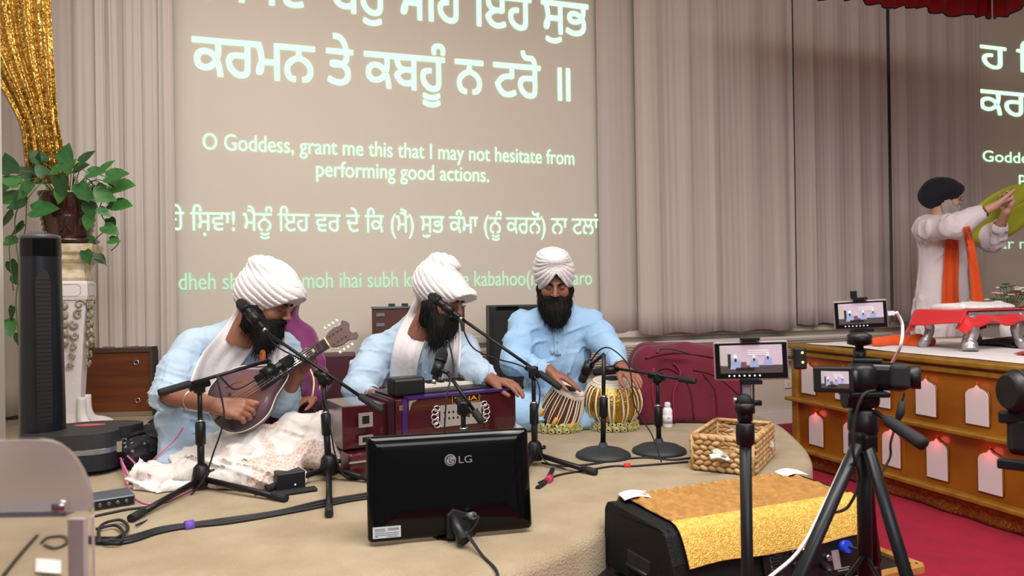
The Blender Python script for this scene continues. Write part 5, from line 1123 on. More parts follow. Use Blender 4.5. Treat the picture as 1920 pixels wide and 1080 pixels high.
# ------------------------------------------------------------------ woven basket
def basket():
    A, B, C = G(1290, 888, STG), G(1412, 893, STG), G(1467, 862, STG); A.z = B.z = C.z = STG; u = (B - A); A = V3((1.545, 2.50, STG)); u = B - A; v = V3((-u.y, u.x, 0)).normalized() * .37; Lu, Lv = u.length, v.length; u.normalize(); vv = v.normalized(); H = .135
    t = thing('woven_basket', A + u * Lu / 2 + v / 2, 'woven straw basket holding paper money on the stage edge', 'basket')
    ms = [mat('straw', (184, 148, 100), .75, bump=(120, .4), var=(25, (160, 122, 78))), mat('straw_pale', (204, 172, 124), .75, bump=(120, .4), var=(25, (176, 138, 92)))]
    cor = [A, A + u * Lu, A + u * Lu + v, A + v]; rows = 7; k_ = 0
    MB().box((A + u * Lu / 2 + v / 2) + V3((0, 0, .006)), (Lu - .01, Lv - .01, .01), rz=math.atan2(u.y, u.x)).build('base', ms[0], t)
    for s_ in range(4):
        p, q = cor[s_], cor[(s_ + 1) % 4]; d = q - p; L = d.length; d.normalize(); out = V3((d.y, -d.x, 0)); n = max(6, int(L / .029))
        for r_ in range(rows):
            z = STG + .014 + r_ * (H - .02) / (rows - 1)
            if r_ in (4, 5) and s_ in (0, 2): rng = [i for i in range(n) if not n * .32 < i < n * .62]
            else: rng = range(n)
            for i in rng:   # each plump twist of the braid
                x0 = (i + .0) * L / n + (.5 * L / n if r_ % 2 else 0) - .25 * L / n; x1 = x0 + L / n * 1.25; x0 = max(0, x0); x1 = min(L, x1)
                if x1 - x0 < .01: continue
                sg = 1 if r_ % 2 else -1
                pts = [p + d * (x0 + (x1 - x0) * f) + V3((0, 0, z - STG)) * 1 + out * (.007 * math.sin(PI * f)) + V3((0, 0, sg * .006 * (f - .5) * 2)) for f in (0, .25, .5, .75, 1)]
                MB().tube(pts, [.003, .0088, .0105, .0088, .003], 6).build('braid', ms[(i + r_) % 2], t)
        MB().tube([p + V3((0, 0, H)), q + V3((0, 0, H))], .0075, 8).build('rim', ms[1], t)
        MB().tube([p, p + V3((0, 0, H))], .0075, 8).build('corner_post', ms[1], t)
        if s_ == 0: MB().tube([p + d * (L * f) + V3((0, 0, .06 if 0 < j < 0 else .095)) - out * .002 for j, f in enumerate((.33, .5, .62))], .004, 6).build('handle_edge', ms[0], t)
    mid = A + u * Lu / 2 + v / 2
    def note(nm, c, sx, sy, rot, label, m, tilt=0, bend=.01):
        M = Matrix.Translation(c) @ Euler(rot).to_matrix().to_4x4(); o = MB().grid(lambda a, b: ((a - .5) * sx, (b - .5) * sy, bend * math.sin(a * 5) + bend * .5 * math.sin(b * 4)), 10, 6, M).build(nm, m, thick=.0006); recenter(o); tag(o, label, 'paper', 'paper in and around the basket'); return o
    mn = mat('banknote_green', (150, 166, 140), .7, var=(60, (206, 208, 190))); mp = mat('white_paper', (232, 228, 226), .7)
    note('banknote', P(1430, 826, 2.96), .13, .06, (.9, .1, .25), 'green banknote standing up in the back corner of the basket', mn)
    note('banknote', P(1352, 850, 2.77), .07, .04, (.7, .0, .2), 'folded green banknote showing through the basket handle', mn)
    note('paper_slip', P(1350, 857, 2.755), .085, .022, (.9, .1, -.05), 'white slip of paper poking out of the basket handle', mp)
    
basket()
# ------------------------------------------------------------------ monitor seen from the back
def monitor():
    a, b = G(690, 1018, STG + .012), G(998, 990, STG + .012); b.z = a.z; ux = (b - a).normalized(); uy = V3((-ux.y, ux.x, 0)); W = (b - a).length
    tp = P(706, 850, (a - CAM).dot(FW) + .03); tilt = .14; up = (V3((0, 0, 1)) * math.cos(tilt) + uy * math.sin(tilt)); H = .285; nn = ux.cross(up)
    M = Matrix(((ux.x, up.x, nn.x, a.x), (ux.y, up.y, nn.y, a.y), (ux.z, up.z, nn.z, a.z), (0, 0, 0, 1)))   # x right, y up, z towards the camera
    t = thing('monitor', (a + b) / 2 - V3((0, 0, .01)), 'glossy black computer monitor on the stage, seen from behind with a round grey logo', 'monitor')
    mb = MB(); r = .012; n = 5
    def rr(k, dx=0):
        w, h = W / 2 - k, H / 2 - k; c = [(w - r, h - r, 0), (-w + r, h - r, PI / 2), (-w + r, -h + r, PI), (w - r, -h + r, 3 * PI / 2)]; return [(W / 2 + x + r * math.cos(q + PI / 2 * i / n), H / 2 + y + r * math.sin(q + PI / 2 * i / n)) for x, y, q in c for i in range(n + 1)]
    prof = [(.004, -.022), (0, -.018), (0, -.004), (.006, .004), (.03, .010), (.09, .013)]; vs = []
    for k, z in prof: vs += [(x, y, z) for x, y in rr(k)]
    m_ = 4 * (n + 1); mb.add(vs, [(i * m_ + j, i * m_ + (j + 1) % m_, (i + 1) * m_ + (j + 1) % m_, (i + 1) * m_ + j) for i in range(len(prof) - 1) for j in range(m_)] + [tuple(range(m_))[::-1], tuple((len(prof) - 1) * m_ + j for j in range(m_))], True, M); mb.build('back_cover', m_gloss, t)
    MB().add([(x, y, -.0225) for x, y in rr(.012)], [tuple(range(m_))], M=M).build('screen', mat('lcd_glass', (18, 20, 26), .1), t)
    lg = mat('logo_grey', (140, 138, 142), .4, .4); cx, cy = W * .5, H * .73; R_ = .0165
    Z = .0142; T = lambda p: M @ V3((p[0], p[1], Z))
    ring_ = MB(); ring_.add([T((cx + R_ * math.cos(q), cy + R_ * math.sin(q))) for q in [2 * PI * i / 32 for i in range(32)]], [tuple(range(32))]); ring_.build('logo_disc', lg, t)
    Z = .0150; dk = mat('logo_dark', (22, 20, 24), .3)
    arc = [T((cx + .0125 * math.cos(q), cy + .0125 * math.sin(q))) for q in [.95 + i * (5.33 / 22) for i in range(23)]] + [T((cx + .0125, cy)), T((cx + .003, cy))]
    MB().tube(arc, .0011, 4).build('logo_arc', dk, t); MB().tube([T((cx - .002, cy + .008)), T((cx - .002, cy - .006)), T((cx + .004, cy - .006))], .0011, 4).build('logo_nose', dk, t); MB().ball(tuple(T((cx - .0075, cy + .005))), .0017, 6).build('logo_dot', dk, t)
    text_on('logo_lettering', 'LG', lg, t, M @ V3((cx + .024, cy - .010, .0145)), ux, up, width=.038, height=.0285)
    st = mat('sticker', (176, 180, 186), .5); SM = M @ Matrix.Translation((.015, .012, .0085)) @ Matrix.Rotation(-.0, 4, 'X')
    MB().box((.036, .014, .003), (.076, .03, .002), M=SM).build('rating_sticker', st, t)
    for k, (x, y, w_, h) in enumerate(((.018, .023, .028, .0025), (.054, .022, .03, .006), (.018, .018, .03, .0015), (.02, .0125, .034, .0015), (.052, .0125, .034, .0015), (.036, .0075, .066, .0015), (.008, .004, .006, .003), (.05, .003, .03, .0015))): MB().box((x, y, .0045), (w_, h, .0006), M=SM).build('sticker_print', mat('grey_print', (120, 122, 128), .6) if k != 1 else mat('grey_patch', (120, 124, 130), .5), t)
    nk = MB(); nk.prism([(W * .46, -.005), (W * .62, -.005), (W * .6, .06), (W * .5, .075), (W * .46, .06)], .008, .03, M=M).build('neck', m_black, t, bevel=.004)
    fb = M @ V3((W * .52, 0, 0)); MB().lathe([(.062, 0), (.064, .006), (.058, .01), (.03, .014), (.02, .02)], (fb.x + uy.x * .05, fb.y + uy.y * .05, STG), 36).build('base', m_gloss, t)
    # plugs and cables out of the back
    pl = MB(); pl.tube([M @ V3(p) for p in ((W * .5, .055, .03), (W * .515, .03, .05), (W * .54, .0, .085))], [.012, .016, .013], 10).build('power_plug', m_black, t)
    MB().tube([M @ V3(p) for p in ((W * .58, .052, .02), (W * .62, .056, .05))], [.009, .011], 8).build('video_plug', mat('silver_plug', (120, 122, 126), .4, .6), t)
    MB().box((W * .535, .004, .065), (.032, .03, .022), M=M).build('video_plug', mat('grey_plug', (56, 58, 62), .5), t, bevel=.004)
    MB().tube([M @ V3((W * (.512), .0 + .03, .045)), M @ V3((W * .545, -.002, .09))], .0145, 10).build('cable_boot', m_rub, t)
    for off in (0, .012):
        p0 = M @ V3((W * (.53 + off), .02, .05)); MB().tube(spl([p0, G(880, 1010 - off * 300, STG + .03), G(905, 1042, STG + .006), G(930, 1068 + off * 100, STG + .006), G(938, 1100 + off * 500, STG + .006)], 6), .0036, 6).build('cable', m_rub, t)
    MB().tube(spl([M @ V3((W * .56, .05, .03)), M @ V3((W * .64, .055, .06)), M @ V3((W * .6, .02, .06)), M @ V3((W * .53, .01, .05))], 6), .003, 6).build('cable', m_rub, t)
monitor()
# ---------- D: standing man at the right, E: shawled person behind the mandolin player
def standing_d():
    hc = J(1768, 376, 5.28); par = thing('person', (hc[0] - .04, hc[1] + .02, 0), 'old man in dark turban and white robe standing, waving a green cloth fan', 'person')
    face = np.array(RT) * .97 + VW * .12 + np.array((0, 0, .02)); hd = Head(hc, face, (0, 0, 1), 1.0)
    rs, re, rw = J(1740, 428, 5.2), J(1795, 424, 4.95), J(1868, 384, 4.85)
    ls, le, lw = J(1800, 424, 5.45), J(1862, 448, 5.3), J(1886, 398, 5.12)
    nb = J(1762, 410, 5.3); ch = J(1768, 470, 5.32); pel = J(1765, 620, 5.32); ft = J(1768, 800, 5.34)
    A = hd.skin(res=.0035); B = hand_mesh(rw, np.array(RT) * .8 + np.array((0, 0, .25)), VW * -.3 + np.array((0, 0, .6)), (0, 0, 1), re, res=.004, curl=(.9, .9, .9, .9), k=1.05, r0=.029)
    C = hand_mesh(lw, np.array((0, 0, .9)) + np.array(RT) * .35, -np.array(RT) + VW * .2, -np.array(RT), le, res=.004, curl=(.8, .8, .8, .8), k=1.05, r0=.029)
    vf_mesh(*vf_join(A, B, C), 'body', m_skin2, par); hd.brows(par, m_grey); hd.beard(par, m_grey, L=.07, wd=.075, seed=33, strands=500, res=.006)
    q = SDF(np.array((pel[0] - .4, pel[1] - .5, .35)), np.array((lw[0] + .1, pel[1] + .4, 1.75)), .0085)
    q.chain([J(1765, 690, 5.34), pel, ch], [.235, .205, .175], .05, sq=((0, 1, 0), .75)).cap(rs, ls, .07, .07, .05).cap(ch, nb, .15, .06, .05, sq=((0, 1, 0), .8)).cap(rs, ch, .08, .12, .05)
    q.chain([rs, re, re * .45 + rw * .55], [.085, .085, .06], .03).chain([ls, le, le * .6 + lw * .4], [.085, .08, .056], .03)
    q.disp(lambda X, Y, Z: -.018 * crease(X, Y, Z, (0, 0, 1), 24, 71, .1) - .012 * crease(X, Y, Z, (.8, 0, .5), 30, 75) + .008 * nz(X, Y, Z, 14, 73, 2)); q.plane((0, 0, -1), -.42)
    cuff(q, re, re * .45 + rw * .55, .042, .0); cuff(q, le, le * .6 + lw * .4, .04, .0)
    ku = q.mesh('robe', mat('white_robe', (222, 212, 216), .85, sheen=.2, bump=(45, .3)), par); bv = bvh_of(ku)
    for x in (-.09, .09):
        MB().tube([V3((pel[0] + x, pel[1], .5)), V3((pel[0] + x, pel[1], .06))], [.085, .065], 14).build('trouser_leg', m_wcl, par)
        MB().rbox((pel[0] + x, pel[1] - .05, .032), (.09, .25, .06), .025).build('sock_foot', m_wcl, par)
    round_turban(hd, par, mat('navy_turban_cloth', (16, 16, 30), .85, sheen=.1), -.45, [((0, .01, .06), (.112, .135, .085)), ((0, -.05, .07), (.095, .085, .06)), ((0, .06, .035), (.105, .1, .09)), ((0, .02, .11), (.09, .1, .055))], (0, 0, 0), 45, cut=.035, sp=.02)
    mo = mat('orange_cloth', (226, 84, 18), .8, sheen=.2, bump=(50, .3))
    strip_on('stole', bv, [(1790, 420, 18), (1785, 445, 24), (1784, 490, 28), (1782, 540, 30), (1783, 600, 34)], mo, par, off=.02, wave=.006, seed=1, nf=2)
    strip_on('stole', bv, [(1812, 425, 12), (1818, 455, 16), (1827, 510, 18), (1834, 570, 22), (1838, 610, 24)], mo, par, off=.02, wave=.005, seed=3, nf=2)
    g_ = mat('clear_lens', (220, 225, 230), .05, trans=.9, alpha=.5); fr = MB()
    for x in (-1, 1): fr.tube([hd.w((x * .033 + .021 * math.cos(a), -.112 + .0 * x, .006 + .016 * math.sin(a))) for a in [2 * PI * i / 16 for i in range(17)]], .0016, 5).tube([hd.w((x * .054, -.11, .01)), hd.w((x * .08, -.03, .014)), hd.w((x * .083, .02, .01))], .0014, 5)
    fr.tube([hd.w((-.012, -.114, .008)), hd.w((.012, -.114, .008))], .0014, 5); fr.build('spectacles', m_steel, par)
    b2 = re * .3 + rw * .7; ring(b2, nrm(rw - re), .034, .005).build('bangle', m_dbrown, par); b2 = le * .5 + lw * .5; ring(b2, nrm(lw - le), .036, .004).build('bangle', m_black, par)
    # round green cloth fan on a short silver handle, held in both hands
    t = thing('ceremonial_fan', J(1878, 378, 4.88), 'round yellow-green cloth fan held up by the standing man', 'fan')
    c = J(1880, 402, 5.28); u = nrm(np.array(RT) * .9 + np.array(UP) * .55); v = nrm(np.array(UP) * .8 - np.array(RT) * .5 + VW * .25); cl = mat('chartreuse_cloth', (164, 170, 30), .7, sheen=.2)
    MB().grid(lambda a, b: tuple(c + u * (.30 * b * math.cos(2 * PI * a)) + v * (.175 * b * math.sin(2 * PI * a)) + VW * (.012 * math.sin(a * 34) * b * b)), 60, 6).build('cloth_disc', cl, t, thick=.004)
    h0 = J(1890, 372, 4.98); MB().tube([V3(c), V3(c * .5 + h0 * .5), V3(h0)], [.008, .01, .016], 10).build('handle', m_steel, t); MB().ball(tuple(h0), .024, 10).build('finial', m_chrome, t)
standing_d()
def shawled_e():
    par = thing('person', G(555, 850, STG), 'person in purple shawl seated behind the mandolin player, head hidden', 'person')
    hc = J(522, 562, 3.56); hd = Head(hc, VW * .9 + np.array(RT) * .4 - np.array((0, 0, .3)), (0, 0, 1), .93)
    rs, ls = J(488, 640, 3.6), J(558, 640, 3.6); re, rw = J(490, 720, 3.52), J(535, 740, 3.42); le, lw = J(592, 715, 3.5), J(585, 748, 3.35); ch = J(530, 700, 3.62); pel = J(530, 800, 3.66); nb = J(524, 600, 3.6)
    A = hd.skin(res=.0045); B = hand_mesh(rw, np.array(RT) + VW * .3, (0, 0, -1), VW, re, res=.0045, k=.92, r0=.024); C = hand_mesh(lw, -np.array(RT) * .4 + VW * .8, (0, 0, -1), VW, le, res=.0045, k=.92, r0=.024)
    vf_mesh(*vf_join(A, B, C), 'body', m_skin, par); hd.brows(par, m_beard)
    q = SDF(np.min([rs, re, pel, ls, le, lw, hc], 0) - (.25, .25, .16), np.max([rs, ls, nb, le, lw, hc], 0) + (.25, .22, .2), .008)
    q.cap(pel, ch, .16, .14, .05, sq=((0, 1, 0), .75)).cap(rs, ls, .065, .065, .05).cap(ch, nb, .12, .055, .05).chain([rs, re, rw * .8 + re * .2], [.068, .055, .04], .03).chain([ls, le, lw * .8 + le * .2], [.07, .062, .048], .03)
    q.cap(pel, J(640, 830, 3.45), .12, .075, .05).cap(pel, J(450, 830, 3.5), .12, .075, .05).cap(J(640, 830, 3.45), J(480, 840, 3.4), .07, .06, .04)
    q.disp(lambda X, Y, Z: -.012 * crease(X, Y, Z, (.3, 0, 1), 26, 81) + .006 * nz(X, Y, Z, 14, 83, 2)); q.plane((0, 0, -1), -STG - .002); q.mesh('tunic', mat('magenta_tunic', (102, 26, 84), .8, sheen=.2, bump=(40, .3)), par)
    # shawl over head and shoulders, open at the face
    q = SDF(np.array(hc) - (.32, .26, .42), np.array(hc) + (.32, .26, .2), .008)
    q.ell(hd.w((0, .02, .03)), (.108, .12, .118), .03).cap(hd.w((0, .05, -.05)), nb, .085, .09, .04).cap(rs, ls, .085, .085, .05).cap(ls, ls * .4 + le * .6, .085, .08, .04).cap(rs, rs * .5 + re * .5, .08, .08, .04)
    q.disp(lambda X, Y, Z: -.010 * crease(X, Y, Z, (.4, 0, 1), 26, 91)); q.ell(hd.w((0, -.1, -.015)), (.07, .1, .09), .01, op='s'); q.mesh('shawl', mat('magenta_shawl', (108, 28, 88), .7, sheen=.25, bump=(40, .3)), par)
    tr = mat('gold_trim', (206, 176, 120), .4, .5)
    MB().tube(spl([J(580, 690, 3.38), J(588, 712, 3.36), J(586, 740, 3.33), J(578, 760, 3.33)], 6), .006, 6).build('sleeve_border', tr, par); MB().tube(spl([J(592, 686, 3.40), J(600, 712, 3.38), J(597, 745, 3.36)], 6), .004, 6).build('sleeve_border', tr, par)
shawled_e()
# ---------- cream brocade shawl over the mandolin player's lap
def lap_shawl():
    lo = np.array((-.62, 2.5, STG - .01)); hi = np.array((.75, 3.35, STG + .42)); q = SDF(lo, hi, .0075); g = lambda x, y, z=0: np.array(G(x, y, STG + z))
    d = 2.9
    q.chain([J(352, 872, 2.88), J(410, 848, 2.92), J(470, 850, 2.90), J(520, 862, 2.86)], [.05, .068, .07, .055], .04)
    q.chain([J(375, 888, 2.82), J(450, 882, 2.80), J(540, 882, 2.82)], [.055, .068, .055], .04)
    q.chain([g(400, 900, .03), g(480, 898, .035), g(545, 890, .03)], [.03, .04, .032], .03)
    q.chain([J(505, 835, 2.95), J(560, 812, 2.98), J(612, 815, 2.98), J(645, 845, 2.95)], [.045, .062, .07, .06], .04)
    q.chain([J(540, 850, 2.9), J(600, 852, 2.88), J(640, 862, 2.9)], [.05, .055, .05], .03)
    q.chain([g(262, 893, .02), g(300, 896, .03), g(350, 888, .04), g(390, 886, .04)], [.026, .036, .045, .045], .03)
    q.chain([g(262, 912, .01), g(310, 915, .012), g(355, 910, .015)], [.018, .024, .022], .02); q.chain([g(440, 910, .012), g(500, 902, .02), g(560, 893, .03)], [.018, .026, .03], .02)
    q.disp(lambda X, Y, Z: -.022 * crease(X, Y, Z, (.7, .5, .8), 20, 101, .12) - .018 * crease(X, Y, Z, (1, -.2, -.5), 26, 105, .15) - .010 * crease(X, Y, Z, (.2, 1, .3), 38, 108, .2) + .014 * nz(X, Y, Z, 11, 103, 3))
    q.plane((0, 0, -1), -STG - .001)
    m = mat('brocade_shawl', (226, 220, 214), .8, sheen=.25, bump=(60, .3)); nt = m.node_tree; b = nt.nodes['Principled BSDF']; tc = nt.nodes.new('ShaderNodeTexCoord')
    n1 = nt.nodes.new('ShaderNodeTexNoise'); n1.inputs['Scale'].default_value = 4.2; n1.inputs['Detail'].default_value = 1; nt.links.new(tc.outputs['Object'], n1.inputs[0])
    r1 = nt.nodes.new('ShaderNodeValToRGB'); r1.color_ramp.elements[0].position = .535; r1.color_ramp.elements[1].position = .555; r1.color_ramp.elements[0].color = (0, 0, 0, 1); nt.links.new(n1.outputs[0], r1.inputs[0])
    w_ = nt.nodes.new('ShaderNodeTexVoronoi'); w_.feature = 'DISTANCE_TO_EDGE'; w_.inputs['Scale'].default_value = 62; nt.links.new(tc.outputs['Object'], w_.inputs[0])
    r2 = nt.nodes.new('ShaderNodeValToRGB'); r2.color_ramp.elements[0].position = .06; r2.color_ramp.elements[1].position = .12; r2.color_ramp.elements[0].color = s2l((222, 206, 198)); r2.color_ramp.elements[1].color = s2l((196, 174, 160)); nt.links.new(w_.outputs[0], r2.inputs[0])
    mx = nt.nodes.new('ShaderNodeMix'); mx.data_type = 'RGBA'; mx.inputs[6].default_value = s2l((226, 220, 214)); nt.links.new(r1.outputs[0], mx.inputs[0]); nt.links.new(r2.outputs[0], mx.inputs[7]); nt.links.new(mx.outputs[2], b.inputs['Base Color'])
    o = q.mesh('lap_shawl', m); recenter(o); tag(o, 'crumpled cream brocade shawl spread over the mandolin player\'s lap and floor', 'shawl')
lap_shawl()
# ------------------------------------------------------------------ altar platform on the right
m_amber = mat('amber_laminate', (150, 92, 22), .3, coat=.5, var=(3, (122, 66, 14), (1, .6, 1.5)))
m_goldtr = mat('gold_moulding', (176, 132, 52), .38, .45, var=(12, (150, 106, 34)))
m_arch = mat('pearl_panel', (206, 196, 200), .35)
XP = 3.1; PY0, PY1 = 1.0, 3.84; PTOP = .74
def platform():
    t = thing('altar_platform', (3.8, 2.4, 0), 'amber and gold altar platform with white arched niches along its side', 'platform'); X1 = 4.45
    MB().box(((XP + X1) / 2, (PY0 + PY1) / 2, .40), (X1 - XP, PY1 - PY0, .64), ).build('carcass', m_amber, t)
    MB().box(((XP + X1) / 2 - .01, (PY0 + PY1) / 2, PTOP - .015), (X1 - XP + .06, PY1 - PY0 + .04, .03)).build('top_board', m_goldtr, t, bevel=.008)
    MB().box((XP - .012, (PY0 + PY1) / 2, .685), (.02, PY1 - PY0, .022)).build('moulding', m_goldtr, t)
    for z, w_, h in ((.405, .075, .022), (.105, .06, .024)): MB().box((XP - w_ / 2 + .01, (PY0 + PY1) / 2, z), (w_, PY1 - PY0 + .03, h)).build('ledge', m_goldtr, t, bevel=.006)
    # carved wavy fringe below the lower ledge and the sequinned skirt
    MB().grid(lambda u, v: (XP - .022 - .004 * math.sin(u * 240), PY0 + (PY1 - PY0) * u, .092 - v * (.022 + .006 * abs(math.sin(u * 160)))), 420, 2).build('fringe', mat('bronze_fringe', (140, 88, 36), .45, .4), t, thick=.006)
    MB().grid(lambda u, v: (XP - .006 + .007 * math.sin(u * 46 + math.sin(u * 11) * 2) * v, PY0 + (PY1 - PY0) * u, .085 - v * .083), 240, 5).build('skirt', sequin('sequin_skirt', (128, 92, 44), (176, 136, 70), 150, .5), t, thick=.003)
    MB().box((XP + .005, PY1 - .02, .42), (.05, .05, .6)).build('corner_post', m_goldtr, t, bevel=.006)
    MB().grid(lambda u, v: (XP - .008 - .035 * math.exp(-((u - .5) / .22) ** 2), 2.92 + .22 * (u - .5), .36 - v * .24), 16, 2).build('bay_panel', m_goldtr, t, thick=.008) if False else None
    ap = None; bp = None
    def arch(w_, h, lo=0):
        p = [(-w_ / 2, 0), (w_ / 2, 0), (w_ / 2, h * .72)]
        p += [(w_ / 2 * math.cos(a) * 1.0, h * .72 + h * .2 * math.sin(a)) for a in [i * PI / 2 / 6 for i in range(1, 6)]] + [(w_ * .08, h * .94), (0, h), (-w_ * .08, h * .94)]
        p += [(-w_ / 2 * math.cos(a), h * .72 + h * .2 * math.sin(a)) for a in [i * PI / 2 / 6 for i in range(5, 0, -1)]] + [(-w_ / 2, h * .72)]
        return p
    red = mat('red_led', (255, 70, 60), .5, emit=.8, emitc=(255, 60, 50))
    for row, z0, h in ((0, .447, .185), (1, .148, .2)):
        for k in range(11):
            y = 3.705 - k * .28 + (-.06 if row else 0)
            if y < PY0 + .1: continue
            F = Matrix(((0, 0, -1, XP - .004), (-1, 0, 0, y), (0, 1, 0, z0), (0, 0, 0, 1)))
            p = MB().prism(arch(.116, h), 0, .008, M=F).build('arch_panel', m_arch, t, bevel=.002)
            MB().tube([F @ V3((x, z, .002)) for x, z in arch(.124, h + .005)] + [F @ V3((-.062, 0, .002))], .0035, 5).build('arch_frame', m_amber, p)
            l = bpy.data.lights.new('arch_led', 'POINT'); l.energy = .085 if row else .03; l.color = (1, .12, .1); l.shadow_soft_size = .02
            lo_ = bpy.data.objects.new('arch_led', l); COL.objects.link(lo_); lo_.parent = p; lo_.location = (XP - .028, y, z0 + h * .97); lo_.matrix_parent_inverse = origin(p).inverted()
            lo_.location = origin(p).inverted() @ V3((XP - .045, y + .0, z0 + h * .93)); lo_.matrix_parent_inverse = Matrix.Identity(4)
            MB().ball((XP - .004, y, z0 + h + .008), .003, 6).build('led_bead', red, p)
    # small piers between the niches
    for k in (2, 6): MB().box((XP - .002, 3.565 - k * .28, .26), (.012, .02, .28)).build('pier', m_amber, t)
platform()
# white cloth laid over the platform top
o = MB().grid(lambda u, v: (XP + .04 + 1.28 * u, 1.2 + 2.58 * v - .12 * math.sin(u * 2) * (v > .9), PTOP + .004 + .006 * abs(math.sin(u * 17 + v * 5)) * abs(math.sin(v * 13 + u * 3)) ** 2), 60, 90).build('white_sheet', m_wcl, thick=.003)
recenter(o); tag(o, 'white sheet spread over the altar platform top', 'sheet')
q = SDF((3.1, 3.2, PTOP), (3.75, 3.75, PTOP + .14), .008)
cc = [WX(*a_) for a_ in ()]
A_o = [G(1642, 642, PTOP + .03), G(1680, 640, PTOP + .03), G(1720, 642, PTOP + .03), G(1745, 640, PTOP + .03)]
q.chain(A_o, [.03, .035, .042, .03], .02); q.disp(lambda X, Y, Z: -.012 * crease(X, Y, Z, (1, -.4, 0), 34, 201) + .006 * nz(X, Y, Z, 24, 202, 2)); q.plane((0, 0, -1), -PTOP - .008)
o = q.mesh('folded_cloth', mat('orange_cloth', (226, 84, 18), .8)); recenter(o); tag(o, 'crumpled orange cloth lying on the white sheet', 'cloth')
# low silver stool with red cloth and an open book wrapped in white
def manji():
    c = G(1815, 672, PTOP + .012); c = V3((3.62, 3.05, PTOP + .012)); t = thing('low_stool', c, 'low silver-legged stool holding the red cloth on the altar platform', 'stool'); m_sil = mat('silver_foil', (172, 168, 172), .35, .75, bump=(45, .6))
    for sx in (-1, 1):
        for sy in (-1, 1):
            x, y = c.x + sx * .16, c.y + sy * .13; pts = [(x + sx * .03, y + sy * .02, c.z), (x + sx * .012, y, c.z + .05), (x - sx * .008, y, c.z + .1), (x + sx * .012, y, c.z + .15), (x + sx * .02, y, c.z + .18)]
            MB().tube(spl(pts, 5), [.034] * 5 + [.028 + .0005 * i for i in range(16)], 12, flat=(1.15, .8)).build('leg', m_sil, t)
    MB().box(c + V3((0, 0, .188)), (.40, .31, .02)).build('frame', m_sil, t, bevel=.004)
    W, D = .26, .2
    def fn(u, v):
        x, y = (u - .5) * 2 * (W + .05), (v - .5) * 2 * (D + .055); ex, ey = max(0, abs(x) - W * .86), max(0, abs(y) - D * .86); d = math.hypot(ex, ey)
        return (c.x + x - (.5 * ex if x > 0 else -.5 * ex), c.y + y * (1 - .25 * (ey > 0)), c.z + .205 - d * .85 + .012 * math.sin(x * 30 + y * 9) * min(1, d * 12) - .03 * (ex * ey > 0) * 1)
    o = MB().grid(fn, 56, 44).build('red_cloth', mat('red_satin', (204, 22, 28), .55, sheen=.3), thick=.003); recenter(o); tag(o, 'bright red cloth draped over the low silver stool', 'cloth')
    q = SDF(c + V3((-.25, -.2, .19)), c + V3((.25, .2, .3)), .006)
    q.cap(c + V3((-.17, -.0, .218)), c + V3((.17, 0, .218)), .022, .022, .01, sq=((0, 1, 0), 5.5)).cap(c + V3((-.16, -.08, .226)), c + V3((.0, -.02, .23)), .02, .016, .01).cap(c + V3((0, .05, .228)), c + V3((.17, -.04, .226)), .018, .016, .01)
    q.disp(lambda X, Y, Z: -.006 * crease(X, Y, Z, (1, .3, 0), 34, 211) + .004 * nz(X, Y, Z, 26, 212, 2)); o = q.mesh('white_cover', m_wcl); recenter(o); tag(o, 'folded white cloth cover resting on the red cloth', 'cloth')
manji()
q = SDF((3.9, 2.5, PTOP), (4.4, 3.2, PTOP + .12), .01)
o = MB().grid(lambda u, v: (3.78 + .5 * u, 2.72 + .5 * v + .1 * u, PTOP + .014 + .03 * math.sin(PI * u) * math.sin(PI * v) + .014 * abs(math.sin(u * 11 + v * 7))), 30, 30).build('dark_shawl', mat('charcoal_cloth', (58, 54, 58), .8, bump=(40, .3)), thick=.006); recenter(o); tag(o, 'crumpled charcoal cloth behind the low stool', 'cloth')
o = MB().grid(lambda u, v: (3.42 + .45 * u, 2.38 + .28 * v, PTOP + .013 + .012 * abs(math.sin(u * 14 + v * 6))), 30, 20).build('red_runner', mat('red_satin', (204, 22, 28), .55), thick=.004); recenter(o); tag(o, 'red cloth corner lying on the platform at the right edge of the photo', 'cloth')
def flowers():
    c = V3((4.15, 3.25, PTOP + .01)); t = thing('flower_arrangement', c, 'vase of small pale flowers and greenery at the right edge', 'flowers'); r = random.Random(3)
    MB().lathe([(.03, 0), (.045, .03), (.05, .09), (.03, .14), (.035, .16)], tuple(c), 20).build('vase', m_wcl, t)
    cols = [mat('petal_pink', (226, 170, 170), .6), mat('petal_white', (228, 224, 214), .6), mat('petal_red', (196, 40, 40), .6), m_leaf[0], m_leaf[0]]
    for i in range(46):
        a, b = r.uniform(0, 2 * PI), r.uniform(0, 1) ** .6; p = c + V3((.13 * b * math.cos(a), .13 * b * math.sin(a), .16 + .13 * (1 - b * b) + r.uniform(0, .06))); k = i % 5
        mb = MB()
        for j in range(5): q = 2 * PI * j / 5; mb.ball((p.x + .011 * math.cos(q), p.y + .011 * math.sin(q), p.z), (.009, .009, .005), 6)
        mb.build('blossom' if k < 3 else 'leaf_sprig', cols[k], t); MB().tube([c + V3((0, 0, .15)), p], .0015, 4).build('stem', m_vine, t)
flowers()
